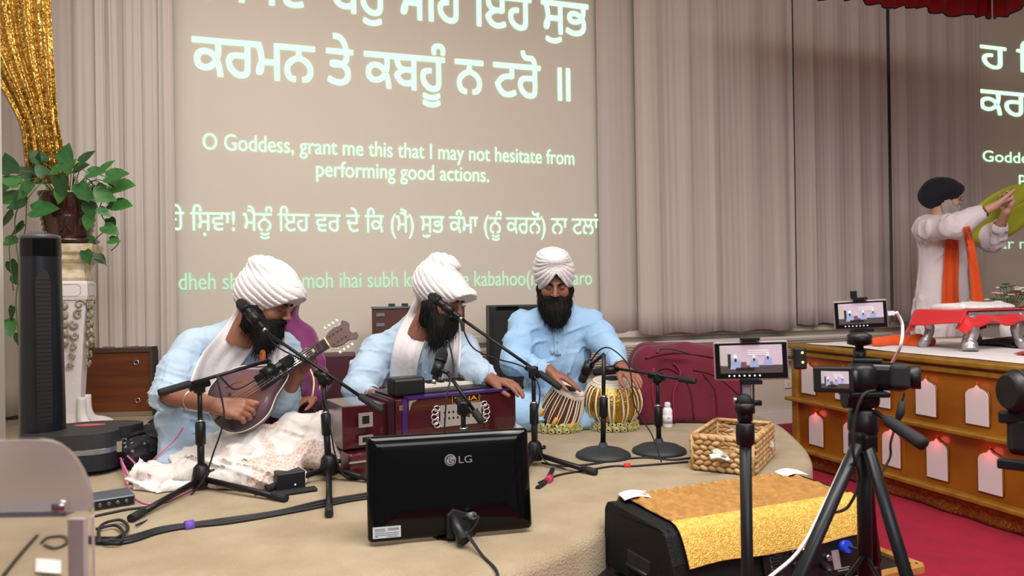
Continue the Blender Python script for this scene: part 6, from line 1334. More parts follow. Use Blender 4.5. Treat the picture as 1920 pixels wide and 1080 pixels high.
# ------------------------------------------------------------------ wedge monitor with gold cover on a plinth
m_cabinet = mat('cabinet_black', (17, 18, 20), .65, bump=(180, .25), spec=.3); m_glit = mat('gold_glitter_cloth', (214, 164, 62), .42, .35, bump=(260, .6), var=(110, (240, 206, 110)))
def wedge():
    rz = math.atan2(.053, .615); c = V3((.975, 1.70, .29)); M = Matrix.Translation(c) @ Matrix.Rotation(rz, 4, 'Z'); W = .69   # local x right, y away, z up
    p0 = thing('speaker_plinth', V3((1.3, 1.78, 0)), 'low plinth with gilded edge under the stage wedge loudspeaker', 'plinth')
    MB().box((W / 2 - .0, .13, -.15), (.9, .42, .275), M=M).build('core', mat('dark_board', (30, 20, 26), .4), p0)
    for y in (-.085, .345): MB().box((W / 2, y, -.012), (.93, .03, .024), M=M).build('gilded_edge', mat('gilt_wood', (196, 150, 84), .4, .3, var=(20, (160, 116, 60))), p0, bevel=.003)
    for x in (-.12, W + .12): MB().box((x, .13, -.012), (.03, .43, .024), M=M).build('gilded_edge', mat('gilt_wood', (196, 150, 84), .4, .3), p0, bevel=.003)
    t = thing('wedge_loudspeaker', M @ V3((W / 2, .13, 0)), 'black stage wedge loudspeaker covered with a gold cloth, nearest the camera', 'loudspeaker')
    prof = [(-.04, 0), (-.045, .02), (-.03, .105), (.0, .172), (.02, .183), (.05, .186), (.26, .192), (.285, .187), (.30, .165), (.305, .02), (.295, 0)]
    B_ = M @ Matrix(((0, 0, 1, 0), (1, 0, 0, 0), (0, 1, 0, 0), (0, 0, 0, 1)))
    MB().prism([(y, z) for y, z in prof], .0, W, M=B_).build('cabinet', m_cabinet, t, bevel=.004)
    for x0 in (-.012, W - .008): MB().prism([(y - .003, z) if y < .1 else (y + .004, z) for y, z in prof], x0, x0 + .02, M=B_).build('end_cheek', m_cabinet, t, bevel=.006)
    MB().box((-.013, .12, .06), (.006, .11, .05), M=M).build('handle_recess', m_rub, t, bevel=.004); MB().tube([M @ V3((-.018, y, .045 + .0 * y)) for y in (.07, .12, .17)], .007, 8).build('handle_bar', m_black, t)
    # amplifier panel towards the camera
    PM = M @ Matrix.Translation((0, -.052, 0)) @ Matrix.Rotation(math.radians(-11), 4, 'X')
    MB().box((W * .68, -.004, .055), (.4, .006, .105), M=PM).build('amplifier_panel', mat('panel_black', (16, 17, 19), .4), t)
    for i in range(12): MB().box((W * .455, -.008, .012 + i * .0075), (.03, .006, .0035), M=PM).build('vent_rib', m_rub, t)
    for x, z, r_ in ((.37, .085, .008), (.41, .085, .01), (.37, .055, .008), (.43, .055, .011), (.46, .085, .009), (.49, .055, .01)):
        MB().cyl(PM @ V3((x, -.006, z)), PM @ V3((x, -.018, z)), r_, r_ * .8, 14).build('knob' if r_ < .0095 else 'socket', m_chrome if r_ == .01 else m_black, t)
    MB().ball(tuple(PM @ V3((.395, -.009, .04))), .0035, 8).build('led', mat('cyan_led', (90, 220, 255), .4, emit=6), t)
    MB().cyl(PM @ V3((.55, -.004, .075)), PM @ V3((.55, -.03, .078)), .017, n=18).build('power_socket', mat('blue_connector', (30, 60, 190), .4), t); MB().tube(spl([PM @ V3((.55, -.028, .078)), PM @ V3((.58, -.05, .06)), PM @ V3((.6, -.05, .0)), PM @ V3((.6, -.06, -.06))], 6), .004, 6).build('power_lead', m_rub, t)
    MB().tube([PM @ V3((.47, -.008, .04)), PM @ V3((.44, -.06, .038)), PM @ V3((.42, -.08, .036))], [.01, .0095, .006], 12).build('signal_plug', m_black, t); MB().box((.52, -.008, .045), (.026, .003, .05), M=PM).build('label_plate', m_ply, t)
    for k, (w_, z) in enumerate(((.05, .02), (.04, .014))): MB().box((.54, -.008, z), (w_, .002, .003), M=PM).build('print_line', mat('grey_print', (120, 122, 128), .6), t)
    text_on('panel_lettering', 'DSR', mat('panel_grey', (104, 106, 112), .5), t, PM @ V3((.292, -.0075, .085)), PM.to_3x3() @ V3((0, 0, -1)), PM.to_3x3() @ V3((1, 0, 0)), width=.045, height=.018)
    # gold cover: dull brown quilted top, bright front hanging over the edge
    cv = thing('speaker_cover', M @ V3((W / 2, .12, .19)), 'gold cloth cover with a brown quilted top lying over the wedge loudspeaker', 'cover')
    tp = spl([V3((y, z, 0)) for y, z in [(.282, .196), (.24, .198), (.12, .193), (.03, .1915)]], 8)
    def ftop(u, v):
        i = v * (len(tp) - 1); a = tp[int(i)]; b_ = tp[min(int(i) + 1, len(tp) - 1)]; q = a + (b_ - a) * (i - int(i)); sc = .007 * max(0, math.sin(u * 88 + (int(v * 9) % 2) * PI)) * math.sin(PI * ((v * 9) % 1)); return M @ V3((.035 + u * (W - .065), q.x, q.y + .002 + sc))
    MB().grid(ftop, 150, 54).build('quilted_top', mat('brown_gold_cloth', (170, 126, 64), .7, bump=(120, .3), var=(40, (150, 108, 52))), cv, thick=.003)
    fp = spl([V3((y, z, 0)) for y, z in [(.034, .194), (.014, .188), (-.004, .172), (-.02, .145), (-.034, .112), (-.04, .094)]], 6)
    MB().grid(lambda u, v: M @ V3((.03 + u * (W - .055), fp[int(v * (len(fp) - 1))].x - .006 - .003 * math.sin(u * 17 + 2) * v, fp[int(v * (len(fp) - 1))].y + .002 + .004 * math.sin(u * 9) * v)), 90, len(fp) - 1).build('front_flap', m_glit, cv, thick=.003)
    MB().grid(lambda u, v: M @ V3((.03 + u * (W - .055), .283 + .02 * math.sin(v * PI / 2), .199 - .03 * (1 - math.cos(v * PI / 2)))), 40, 5).build('rear_flap', m_glit, cv, thick=.003)
    for x, lb in ((.06, 'white paper slip tucked on the left rear corner of the gold cover'), (W - .04, 'white paper slip tucked on the right rear corner of the gold cover')):
        o = MB().grid(lambda u, v: M @ V3((x - .05 + .1 * u + .02 * v, .225 + .07 * v, .204 + .006 * math.sin(u * 4) - .0 * v)), 8, 6).build('paper_slip', mat('white_paper', (232, 228, 226), .7), thick=.001); recenter(o); tag(o, lb, 'paper')
wedge()
# ------------------------------------------------------------------ phones, camcorder, tripods
def scene_screen(t, M, w, h, tint=(182, 168, 180), e=.3):
    """the little live picture on a screen: pale wall, curtain, three seated figures"""
    def e_(nm, c, s_=e): return mat(nm, c, .4, emit=s_)
    z = .0006; MB().box((0, 0, z), (w, h, .0004), M=M).build('live_picture', e_('screen_wall', tint), t)
    R_ = lambda nm, x, y, a, b, c, k=1: MB().box((x * w, y * h, z + .0004 * k), (a * w, b * h, .0003), M=M).build(nm, e_('screen_' + nm, c), t)
    R_('carpet_patch', 0, -.36, 1, .28, (74, 62, 60)); R_('curtain_patch', -.44, .1, .12, .7, (170, 166, 160)); R_('fan_patch', -.35, -.06, .05, .5, (36, 34, 32), 2)
    for x, y, k in ((-.25, -.03, 1.2), (.05, -.02, 1), (.27, .04, 1)):
        mb = MB(); mb.prism([(x * w + a * w * k, y * h + b * h * k) for a, b in ((-.075, -.27), (.075, -.27), (.055, .0), (-.055, .0))], z + .0008, z + .001, M=M).build('figure_patch', e_('screen_figure', (140, 156, 190)), t)
        MB().prism([(x * w + .024 * w * k * math.cos(a), (y + .1 * k) * h + .07 * h * k * math.sin(a)) for a in [i * PI / 5 for i in range(10)]], z + .001, z + .0012, M=M).build('turban_patch', e_('screen_turban', (226, 222, 232)), t)
        MB().prism([(x * w + .017 * w * k * math.cos(a), (y + .0 * k) * h + .06 * h * k * math.sin(a)) for a in [i * PI / 5 for i in range(10)]], z + .0012, z + .0014, M=M).build('beard_patch', e_('screen_beard', (34, 30, 34)), t)
    R_('drum_patch', -.12, -.2, .09, .2, (110, 70, 74), 3); R_('monitor_patch', -.1, -.35, .3, .1, (24, 22, 26), 4)
    for k in range(3): R_('text_patch', .12, .3 - k * .07, .34, .018, (232, 238, 230), 2)
def phone(t, M, w, h, d=.009):
    MB().rbox((0, 0, -d / 2), (w, h, d), min(h * .16, .011), M=M, seg=4).build('phone_case', mat('phone_case', (150, 134, 128), .35, coat=.3), t)
    MB().rbox((0, 0, -.001), (w * .965, h * .925, .003), h * .12, M=M, seg=4).build('phone_glass', mat('phone_black', (8, 8, 10), .15), t)
    scene_screen(t, M @ Matrix.Translation((0, h * .04, .0006)), w * .83, h * .72)
    for k in range(7): MB().cyl(M @ V3((-w * .3 + k * w * .068, -h * .385, .0008)), M @ V3((-w * .3 + k * w * .068, -h * .385, .0014)), w * .012, n=8).build('touch_icon', mat('screen_icon', (220, 216, 222), .4, emit=.9), t)
def camfacing(p, yaw=0, rollz=0):
    """frame whose z points at the viewer from p, x to the right, level"""
    z = (CAM - p); z.z *= .6; z.normalize(); x = V3((0, 0, 1)).cross(z).normalized(); y = z.cross(x); M = Matrix(((x.x, y.x, z.x, p.x), (x.y, y.y, z.y, p.y), (x.z, y.z, z.z, p.z), (0, 0, 0, 1)))
    return M @ Matrix.Rotation(yaw, 4, 'Y') @ Matrix.Rotation(rollz, 4, 'Z')
def phone_stand():
    D = 1.58; c = P(1408, 676, D); t = thing('phone_stand', P(1397, 540 + 1400 * 1.1 / D, D), 'black light stand holding a large phone sideways, nearest the basket', 'phone stand'); b = origin(t).translation; b.z = 0
    M = camfacing(c, .1, .035); ph = thing('phone', c, 'large phone filming the musicians, clamped sideways on the thin black stand', 'phone'); phone(ph, M, .152, .082)
    X = P(1397, 800, D); pole = lambda z: V3((X.x, X.y, z))
    zt = P(1397, 800, D).z; MB().tube([pole(.02), pole(zt)], .0125, 14).build('lower_pole', m_blk, t); MB().tube([pole(zt - .02), pole(P(1397, 770, D).z)], .0085, 12).build('upper_pole', m_blk, t)
    MB().tube([pole(zt - .04), pole(zt - .035), pole(zt + .005), pole(zt + .01)], [.014, .0195, .0195, .014], 16).build('clutch', m_blk, t); MB().cyl(pole(zt + .05) , pole(zt + .05) + RT * .035, .006, n=10).build('lock_knob', m_blk, t)
    for z_, r_ in ((P(1397, 780, D).z, .016), (P(1397, 765, D).z, .021)): MB().tube([pole(z_ - .012), pole(z_ - .01), pole(z_ + .01), pole(z_ + .012)], [.01, r_, r_, .01], 16).build('pan_joint', m_blk, t)
    MB().ball(tuple(pole(P(1397, 752, D).z)), .016, 12).build('ball_head', m_rub, t)
    q = P(1401, 733, D); BM = camfacing(q)
    for s_ in (-1, 1): MB().box((s_ * .0125, 0, 0), (.004, .05, .012), M=BM).build('clamp_plate', m_blk, t)
    for y in (-.024, .022): MB().box((0, y, 0), (.03, .006, .014), M=BM).build('clamp_plate', m_blk, t)
    MB().box((.0, -.0, -.004), (.018, .03, .003), M=BM).build('clamp_insert', m_ply, t); MB().cyl(BM @ V3((-.02, -.02, 0)), BM @ V3((-.028, -.02, 0)), .006, n=12).build('clamp_screw', m_chrome, t)
    MB().box((0, -.046, -.003), (.04, .008, .024), M=M).build('clamp_jaw', m_blk, t); MB().box((0, .045, -.003), (.04, .006, .02), M=M).build('clamp_jaw', m_blk, t); MB().box((0, 0, -.016), (.03, .09, .008), M=M).build('clamp_back', m_blk, t)
    for k in range(3):
        a = k * 2.1 + .5; e = pole(0) + V3((.3 * math.cos(a), .3 * math.sin(a), .012)); l = MB().tube([pole(.34), e], .009, 10).build('leg', m_blk, t); MB().ball(tuple(e), .013, 8).build('rubber_foot', m_rub, l); MB().tube([pole(.12), pole(.34) + (e - pole(.34)) * .6], .005, 8).build('brace', m_blk, t)
    # small receiver plugged into the right side of the phone
    s_ = thing('wireless_receiver', M @ V3((.098, 0, 0)), 'small black receiver with two green lights plugged into the big phone', 'receiver'); MB().rbox((.0985, .002, -.004), (.026, .046, .014), .004, M=M).build('body', m_black, s_); MB().box((.081, .004, -.004), (.012, .008, .005), M=M).build('plug', m_rub, s_)
    for y in (.014, -.006): MB().ball(tuple(M @ V3((.103, y, .0035))), .0022, 8).build('indicator', mat('green_led', (200, 255, 90), .4, emit=5), s_)
phone_stand()
def tripod():
    D = 1.66; base = P(1620, 900, D); cx, cy = base.x, base.y; pt = lambda px, py, d=D: P(px, py, d)
    t = thing('tripod', (cx, cy, 0), 'black photo tripod with a pan handle carrying the camcorder', 'tripod'); ax = lambda z: V3((cx, cy, z)); zc = pt(1620, 800).z
    MB().tube([ax(zc), ax(.33)], .016, 14).build('centre_column', m_blk, t); MB().tube([ax(zc + .04), ax(zc + .035), ax(zc - .005), ax(zc - .03)], [.02, .03, .033, .024], 18).build('collar', m_blk, t)
    m_leg = mat('tripod_leg', (34, 36, 40), .35, .5)
    for k, (px, py, d) in enumerate(((1500, 1080, 1.42), (1700, 1080, 1.45), (1640, 1080, 1.74))):
        s_ = ax(zc - .01) + ((pt(px, py, d) - ax(zc)).normalized() * .03); e = pt(px, py, d); dr = (e - s_).normalized(); f = s_ + dr * ((s_.z - .012) / -dr.z)
        l = MB().tube([s_, s_ + dr * .02, s_ + (f - s_) * .42], [.01, .0125, .0118], 12, flat=(1.1, .85)).build('leg', m_leg, t); MB().tube([s_ + (f - s_) * .4, s_ + (f - s_) * .415, s_ + (f - s_) * .44, s_ + (f - s_) * .45], [.012, .015, .015, .01], 12).build('leg_lock', m_blk, l)
        MB().tube([s_ + (f - s_) * .44, s_ + (f - s_) * .98], .0085, 10).build('lower_tube', m_leg, l); MB().ball(tuple(f), .014, 8).build('rubber_foot', m_rub, l); MB().box(s_, (.035, .035, .04)).build('shoulder', m_blk, l, bevel=.006)
        MB().tube([ax(.5), s_ + (f - s_) * .5], .005, 8).build('brace', m_blk, t)
    MB().tube([ax(zc + .035), ax(zc + .08)], .019, 14).build('neck', m_blk, t); MB().tube([ax(zc + .07), ax(zc + .075), ax(zc + .1), ax(zc + .13), ax(zc + .14)], [.02, .028, .031, .03, .02], 18).build('pan_head', m_blk, t)
    hp = pt(1612, 748); MB().cyl(hp - RT * .035, hp + RT * .035, .021, n=18).build('tilt_head', m_blk, t); tp = pt(1620, 738); MB().box((tp.x, tp.y, tp.z), (.09, .06, .012), rz=-TH).build('mount_plate', m_blk, t, bevel=.003)
    h0, h1 = pt(1640, 772, 1.62), pt(1735, 835, 1.5); dr = (h1 - h0).normalized(); MB().tube([h0, h0 + dr * .06], .006, 10).build('handle_rod', m_blk, t); MB().tube([h0 + dr * .03, h0 + dr * .04, h1 - dr * .015, h1 - dr * .004, h1], [.009, .0125, .0145, .014, .006], 16).build('pan_handle', m_rub, t)
    # camcorder
    c = thing('camcorder', pt(1650, 735), 'black camcorder with its side screen folded out, on the photo tripod', 'camcorder'); M = camfacing(pt(1645, 706), -.05, .0)
    MB().rbox((.0, 0, -.02), (.125, .062, .06), .016, M=M, seg=4).build('body', mat('camcorder_black', (14, 14, 17), .3), c, bevel=.003); MB().rbox((.045, .002, .012), (.04, .056, .02), .012, M=M).build('grip', m_rub, c, bevel=.003)
    L0 = M @ V3((.055, 0, -.03)); MB().cyl(L0, M @ V3((.085, 0, -.03)), .026, n=20).build('lens_barrel', m_black, c); MB().box((-.02, .034, -.02), (.06, .01, .04), M=M).build('top_rail', m_chrome if False else m_black, c, bevel=.003)
    S = camfacing(pt(1562, 712, 1.63), -.15, .02); MB().rbox((0, 0, -.004), (.083, .058, .009), .005, M=S).build('screen_lid', m_black, c); scene_screen(c, S @ Matrix.Translation((.004, 0, .0008)), .056, .037, (120, 136, 128), .6); MB().cyl(S @ V3((.044, -.02, -.006)), S @ V3((.044, .02, -.006)), .006, n=10).build('hinge', m_black, c)
    MB().tube(spl([pt(1640, 732, 1.6), pt(1618, 742, 1.58), pt(1602, 790, 1.58), pt(1600, 850, 1.58), pt(1612, 900, 1.6), pt(1590, 950, 1.6), pt(1560, 962, 1.6)], 8), .0032, 6).build('cable', m_rub, c); MB().tube([pt(1692, 752, 1.62), pt(1688, 775, 1.62), pt(1682, 790, 1.62)], [.007, .009, .005], 10).build('hanging_plug', m_rub, c); MB().tube(spl([pt(1696, 735, 1.62), pt(1692, 752, 1.62)], 3), .0025, 6).build('strap_cord', m_rub, c); MB().tube(spl([pt(1682, 790, 1.62), pt(1670, 830, 1.6), pt(1668, 860, 1.6), pt(1640, 905, 1.58)], 6), .0028, 6).build('cable', m_rub, c)
    # phone on top
    q = pt(1614, 590, 1.72); PM = camfacing(q, .18, .05); ph = thing('phone', q, 'small phone on top of the camcorder with a white cable plugged in', 'phone'); phone(ph, PM, .115, .066)
    m_ = thing('phone_mount', pt(1612, 660), 'black clamp mount between the camcorder and the small phone', 'mount'); z0, z1 = pt(1612, 680, 1.7), pt(1612, 622, 1.72)
    MB().tube([V3((z0.x, z0.y, z0.z)), V3((z0.x, z0.y, z0.z + .03))], .014, 14).build('shoe', m_blk, m_); MB().tube([V3((z0.x, z0.y, z0.z + .02)), V3((z0.x, z0.y, z1.z))], .009, 12).build('stem', m_blk, m_); MB().tube([V3((z0.x, z0.y, z1.z - .03)), V3((z0.x, z0.y, z1.z - .027)), V3((z0.x, z0.y, z1.z - .006)), V3((z0.x, z0.y, z1.z))], [.014, .026, .026, .014], 16).build('knuckle', m_blk, m_)
    MB().box((0, -.037, -.004), (.05, .006, .022), M=PM).build('jaw', m_blk, m_); MB().box((0, .037, -.004), (.03, .006, .02), M=PM).build('jaw', m_blk, m_); MB().box((0, 0, -.014), (.024, .074, .006), M=PM).build('back_bar', m_blk, m_); MB().box((-.012, .047, -.004), (.014, .018, .012), M=PM).build('top_knob', m_blk, m_, bevel=.002)
    e = PM @ V3((.0575, 0, -.004)); cb = MB(); cb.tube(spl([e, e + RT * .02, pt(1682, 588, 1.72), pt(1692, 610, 1.72), pt(1688, 650, 1.7), pt(1668, 690, 1.78), pt(1640, 760, 1.8), pt(1590, 850, 1.72), pt(1548, 940, 1.6), pt(1500, 1030, 1.5), pt(1440, 1085, 1.45), pt(1380, 1140, 1.45)], 8), .0034, 8); o = cb.build('charging_cable', mat('white_cable', (228, 228, 232), .5)); recenter(o); tag(o, 'white charging cable looping from the small phone down past the gold cover', 'cable'); MB().box((.064, 0, -.004), (.014, .01, .006), M=PM).build('cable_plug', mat('white_cable', (228, 228, 232), .5), ph)
tripod()
def dslr():
    D = 1.35; c = P(1925, 780, D); t = thing('camera_rig', (c.x + .02, c.y, 0), 'black camera on its own support, cut by the right edge of the photo', 'camera'); pt = lambda x, y: P(x, y, D)
    a = pt(1930, 735); MB().tube([a - FW * .0 + RT * .06, a + RT * .0, a - RT * .03, a - RT * .042], [.042, .042, .038, .03], 24).build('lens', m_black, t); MB().tube([a - RT * .02, a - RT * .026], .041, 24).build('lens_ring', m_rub, t)
    b = pt(1935, 830); M = camfacing(b, -.2); MB().rbox((.01, .012, 0), (.09, .07, .06), .012, M=M).build('body', m_black, t, bevel=.004); MB().box((-.0, -.042, 0), (.1, .018, .05), M=M).build('plate', m_blk, t, bevel=.003)
    M2 = camfacing(pt(1940, 785), 0); MB().box((0, 0, 0), (.11, .022, .05), M=M2).build('bracket', m_blk, t, bevel=.004); MB().tube([V3((c.x + .04, c.y, pt(1930, 860).z)), V3((c.x + .04, c.y, .0))], .016, 14).build('support_pole', m_blk, t)
    MB().lathe([(.16, 0), (.165, .008), (.15, .016), (.03, .03)], (c.x + .04, c.y, 0), 30).build('base', m_blk, t)
dslr()
# ------------------------------------------------------------------ left foreground: acrylic stand, hard case, cables
def acrylic():
    g_ = mat('acrylic', (238, 236, 236), .06, trans=1.0, ior=1.22, spec=.35); fr = mat('acrylic_edge', (214, 208, 206), .25, trans=.35, ior=1.3)
    D = .86; R_ = P(172, 1000, D); tl = P(125, 822, D); z1 = tl.z; ux = V3((math.cos(-TH * 0 - .0), 0, 0)); X1 = R_.x; Y = R_.y
    t = thing('acrylic_lectern', (X1 - .2, Y + .1, 0), 'clear acrylic box stand with rounded top, blurred in the left foreground', 'lectern'); d = -RT; d = V3((d.x, d.y, 0)).normalized(); back = V3((FW.x, FW.y, 0)).normalized()
    def slab(o, w, z0, z1, th, nm, m, r=.05):
        pts = [(0, z0), (w, z0), (w, z1), (r * 1.2, z1)] + [(r * 1.2 - r * 1.2 * math.sin(a), z1 - r * 1.7 + r * 1.7 * math.cos(a)) for a in [PI / 2 * i / 8 for i in range(1, 9)]]
        F = Matrix(((d.x, 0, back.x, o.x), (d.y, 0, back.y, o.y), (0, 1, 0, 0), (0, 0, 0, 1))); return MB().prism(pts, 0, th, M=F).build(nm, m, t)
    o = V3((X1, Y, 0)); zs = P(100, 962, D).z; slab(o, .42, .02, z1, .006, 'front_panel', g_)
    F = Matrix(((d.x, 0, back.x, o.x), (d.y, 0, back.y, o.y), (0, 1, 0, 0), (0, 0, 0, 1)))
    pts = [(.012, zs), (.42, zs), (.42, z1 - .003), (.06, z1 - .003)] + [(.06 - .056 * math.sin(a), z1 - .083 + .08 * math.cos(a)) for a in [PI / 2 * i / 8 for i in range(1, 9)]]
    MB().prism(pts, .008, .011, M=F).build('reflection_panel', mat('pale_reflection', (246, 240, 234), .5, trans=.7, ior=1.1), t)  # added pale sheet, stands in for the reflection on the upper front panel
    MB().box(tuple(o + d * .235 + back * .035 + V3((0, 0, zs - .004))), (.4, .05, .006), rz=math.atan2(d.y, d.x)).build('shelf', mat('shelf_glare_grey', (150, 158, 172), .1, trans=.6, ior=1.2), t)  # bluish-grey glare on the dark shelf is put into its colour
    MB().box(tuple(o + d * .022 + back * .012 + V3((0, 0, zs / 2))), (.018, .01, zs - .02), rz=math.atan2(d.y, d.x)).build('corner_strip', fr, t)
    MB().box(tuple(o + d * .24 + back * .04 + V3((0, 0, .012))), (.44, .1, .022), rz=math.atan2(d.y, d.x)).build('foot_plate', m_wcl, t)
    MB().tube([o + d * .035 + back * .015 + V3((0, 0, zs + .004)), o + d * .05 + back * .015 + V3((0, 0, zs + .004))], .008, 10).build('bolt', m_chrome, t)
acrylic()
def hardcase():
    a = G(178, 930, STG); t = thing('round_hard_case', G(215, 905, STG), 'black round-cornered hard case with a silver rim band, left of the lap shawl', 'case'); c = G(212, 880, STG); c = V3((c.x - .065, c.y + .03, STG))
    pts = spl([V3((x, y, 0)) for x, y in [(-.3, -.05), (-.28, -.16), (-.1, -.19), (.07, -.17), (.13, -.08), (.11, -.0), (.17, .06), (.19, .15), (.1, .22), (-.08, .25), (-.24, .18)]], 5, True); P_ = [(p.x * .78, p.y * .78) for p in pts]; Mx = Matrix.Translation(c) @ Matrix.Rotation(-.1, 4, 'Z')
    hc_ = mat('case_shell', (42, 42, 46), .5, bump=(240, .25))
    MB().prism(P_, .02, .085, M=Mx).build('lower_shell', mat('case_lower', (24, 28, 36), .5), t, bevel=.006); MB().prism([(x * 1.012, y * 1.012) for x, y in P_], .085, .105, M=Mx).build('silver_band', mat('aluminium', (168, 172, 176), .3, .9), t, bevel=.003)
    MB().prism(P_, .105, .165, M=Mx).build('lid', hc_, t, bevel=.012)
    for x, y in ((.115, -.06), (.12, -.01)): MB().box((x * .9, y, .1), (.025, .035, .045), M=Mx).build('latch', m_chrome, t, bevel=.003)
    MB().prism([(.06 * math.cos(q) - .05, .022 * math.sin(q) + .09) for q in [2 * PI * i / 20 for i in range(20)]], .165, .167, M=Mx).build('red_badge', mat('red_badge', (196, 92, 92), .5), t); MB().tube(spl([Mx @ V3(p) for p in ((.12, .03, .12), (.15, .04, .13), (.16, .08, .12), (.14, .1, .11))], 5), .009, 8).build('handle', m_rub, t)
hardcase()
def floralbag():
    q = SDF(G(300, 870, STG) + V3((-.25, -.18, -.02)), G(300, 870, STG) + V3((.25, .25, .3)), .0075); g = lambda x, y, z: np.array(G(x, y, STG)) + np.array((0, .05, z))
    q.chain([g(252, 882, .05), g(285, 862, .06), g(320, 850, .05)], [.06, .07, .05], .04).cap(g(300, 850, .1), g(322, 845, .05), .05, .04, .03); q.disp(lambda X, Y, Z: -.014 * crease(X, Y, Z, (1, .4, .5), 26, 301) + .008 * nz(X, Y, Z, 20, 302, 2)); q.plane((0, 0, -1), -STG - .002)
    m = mat('floral_black', (26, 22, 28), .7, bump=(60, .4)); nt = m.node_tree; v = nt.nodes.new('ShaderNodeTexVoronoi'); v.inputs['Scale'].default_value = 34; tc = nt.nodes.new('ShaderNodeTexCoord'); nt.links.new(tc.outputs['Object'], v.inputs[0]); r = nt.nodes.new('ShaderNodeValToRGB'); r.color_ramp.elements[0].color = s2l((132, 124, 136)); r.color_ramp.elements[1].color = s2l((24, 20, 26)); r.color_ramp.elements[0].position = .12; r.color_ramp.elements[1].position = .26; nt.links.new(v.outputs['Distance'], r.inputs[0]); nt.links.new(r.outputs[0], nt.nodes['Principled BSDF'].inputs['Base Color'])
    o = q.mesh('cloth_bag', m); recenter(o); tag(o, 'black floral patterned cloth bag beside the hard case latch', 'bag')
floralbag()
def flatbox(nm, pix, h, label, cat, m, parts=None):
    c = G(pix[0], pix[1], STG); t = thing(nm, c, label, cat, rz=pix[4]); MB().rbox((0, 0, h / 2), (pix[2], pix[3], h), .006).build('body', m, t, world=False, bevel=.002); return t
t = flatbox('audio_interface', (208, 945, .13, .12, .3), .035, 'grey audio interface box on the stage under the hard case edge', 'audio box', mat('grey_metal', (92, 98, 108), .45, .4)); MB().box((0, -.061, .018), (.12, .003, .024)).build('front_plate', m_black, t, world=False)
for k in range(4): MB().cyl((-.04 + .026 * k, -.06, .018), (-.04 + .026 * k, -.07, .018), .006, n=12).build('knob', m_chrome, t, world=False)
t = flatbox('wireless_box', (542, 916, .1, .07, .25), .066, 'small black box with a blue light on the stage, right of the lap shawl', 'audio box', m_black); MB().ball((.012, -.036, .02), .0028, 8).build('blue_led', mat('blue_led', (80, 120, 255), .4, emit=10), t, world=False); MB().box((.0, 0, .0625), (.08, .055, .001)).build('top_panel', m_gloss, t, world=False)
t = flatbox('power_bank', (548, 926, .17, .04, .2), .014, 'flat black pack lying under the small box with the blue light', 'audio box', m_rub)
# black tablet on a floor holder behind the crossing stand
t = thing('tablet', G(596, 884, STG), 'black tablet leaning on a small holder behind the crossing boom stand', 'tablet'); Mt = Matrix.Translation(G(600, 880, STG)) @ Matrix.Rotation(-.3, 4, 'Z') @ Matrix.Rotation(-.75, 4, 'Y') @ Matrix.Rotation(-.2, 4, 'X')
MB().rbox((.0, 0, .105), (.01, .15, .2), .004, M=Mt).build('slab', m_gloss, t); MB().box((.012, 0, .1), (.004, .135, .18), M=Mt).build('cover', m_rub, t); MB().tube([Mt @ V3((.01, 0, .12)), G(612, 872, STG) + V3((.03, .04, .004))], .006, 8).build('kick_leg', m_black, t)
# ------------------------------------------------------------------ cables on the stage
def cable(nm, pts, r, m, label, z=.004, grp=None):
    o = MB().tube(spl([G(p[0], p[1], STG + (p[2] if len(p) > 2 else z)) for p in pts], 8), r, 7).build(nm, m); recenter(o); return tag(o, label, 'cable', grp)
m_cab = mat('black_cable', (24, 24, 27), .55)
for k in range(3):
    cable('floor_cable', [(150, 1015 - 4 * k), (230, 1018 - 5 * k), (300, 998 - 4 * k), (355, 988 - 3 * k), (430, 980 - 4 * k), (520, 965 - 3 * k), (600, 950 - 5 * k), (660, 938 - 4 * k), (720, 930 - 5 * k)], .0052, m_cab, ('lowest', 'middle', 'upper')[k] + ' cable of the long taped bundle crossing the front of the stage', .005 + .004 * (k == 1), 'taped cable bundle')
o = MB().tube([G(346, 988, STG + .006), G(364, 985, STG + .006)], .017, 12).build('tape_band', mat('violet_tape', (104, 70, 168), .6)); recenter(o); tag(o, 'violet tape band around the floor cables', 'tape')
cable('floor_cable', [(180, 992), (215, 985), (232, 1000), (222, 1018), (188, 1012), (190, 985), (225, 975), (240, 992), (215, 1010), (180, 1016)], .0045, m_cab, 'loose coil of black cable at the left end of the bundle', .012)
cable('floor_cable', [(178, 968), (205, 962), (240, 955), (290, 948), (330, 930), (365, 915), (378, 905)], .0045, m_cab, 'single black cable running from the grey box to the front tripod stand')
cable('floor_cable', [(600, 950), (560, 958), (500, 965), (440, 972), (380, 985)], .004, m_cab, 'thin black cable joining the bundle at the crossing stand')
cable('floor_cable', [(1016, 868), (1060, 874), (1110, 870), (1160, 862), (1210, 858), (1260, 862), (1300, 858)], .0042, m_cab, 'black cable behind the round stand bases, with a red tag')
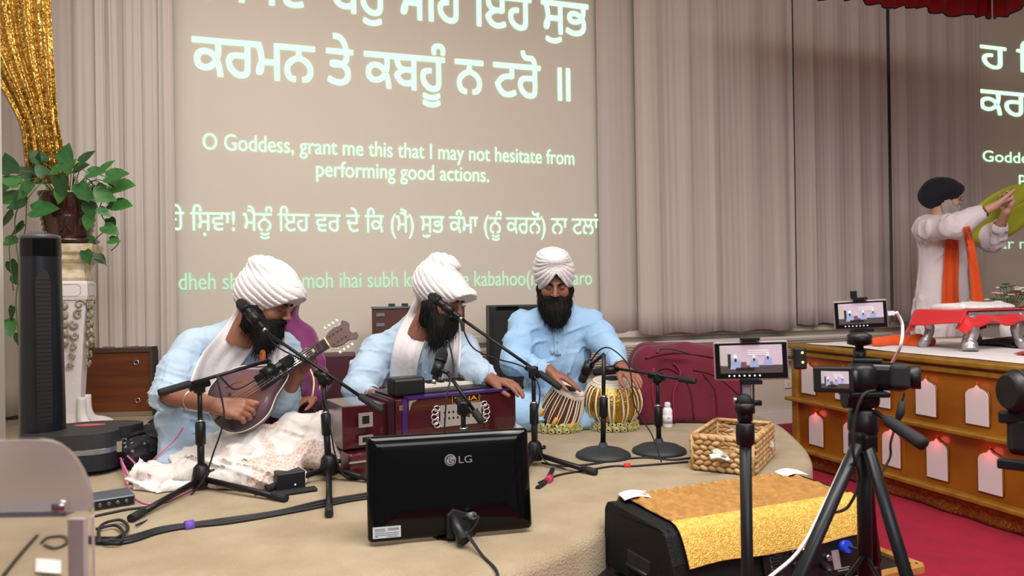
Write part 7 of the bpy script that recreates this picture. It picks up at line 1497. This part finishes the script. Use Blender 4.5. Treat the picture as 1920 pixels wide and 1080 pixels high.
cable('floor_cable', [(1010, 905), (1050, 890), (1100, 882), (1150, 874), (1185, 874), (1240, 870), (1290, 866)], .0042, m_cab, 'black cable running past the red tag to the basket')
cable('floor_cable', [(1008, 915), (1022, 905), (1030, 893), (1036, 880)], .009, m_cab, 'thick cable bundle with a pink tie right of the monitor')
o = MB().tube([G(1026, 902, STG + .009), G(1032, 896, STG + .009)], .0135, 10).build('cable_tie', mat('pink_tie', (176, 50, 90), .6)); recenter(o); tag(o, 'pink tie around the thick cable right of the monitor', 'tape')
o = MB().tube([G(1170, 873, STG + .006), G(1182, 873, STG + .006)], .0095, 10).build('cable_tag', mat('red_tape', (204, 40, 50), .6)); recenter(o); tag(o, 'red tape tag on the cable in front of the round bases', 'tape')
m_pink = mat('pink_cable', (214, 118, 162), .45)
cable('pink_cable', [(345, 800, .2), (330, 822, .14), (300, 850, .09), (270, 880, .03), (248, 896, .02), (232, 872, .05), (224, 850, .05), (240, 856, .06), (262, 878, .05), (282, 892, .05)], .0036, m_pink, 'bright pink cable curling up over the floral bag')
cable('pink_cable', [(224, 858, .04), (236, 895, .02), (245, 925), (270, 943), (305, 943), (340, 928), (372, 912)], .0036, m_pink, 'bright pink cable looping on the stage in front of the lap shawl')
cable('pink_cable', [(478, 928), (495, 922), (510, 908), (518, 898, .02)], .0036, m_pink, 'short end of pink cable at the box with the blue light')
cable('wall_cable', [(1165, 640, .3), (1180, 650, .28), (1192, 690, .2)], .004, m_wcl, 'pale cable hanging at the wall behind the tabla player') if False else None

o = MB().grid(lambda u, v: G(66 + 50 * u, 1072 - 26 * v + 3 * u, STG + .006 + .006 * math.sin(u * 3)), 8, 5).build('paper_slip', mat('white_paper', (232, 228, 226), .7), thick=.001); recenter(o); tag(o, 'white scrap of paper on the carpet seen through the acrylic lectern', 'paper')
cable('floor_cable', [(8, 1078), (30, 1050), (52, 1024), (70, 1004)], .0048, m_cab, 'short straight black cable seen through the acrylic lectern')
cable('floor_cable', [(78, 1018), (90, 1008), (120, 1006), (126, 1018), (104, 1028), (84, 1022)], .004, m_cab, 'small loop of black cable seen through the acrylic lectern')
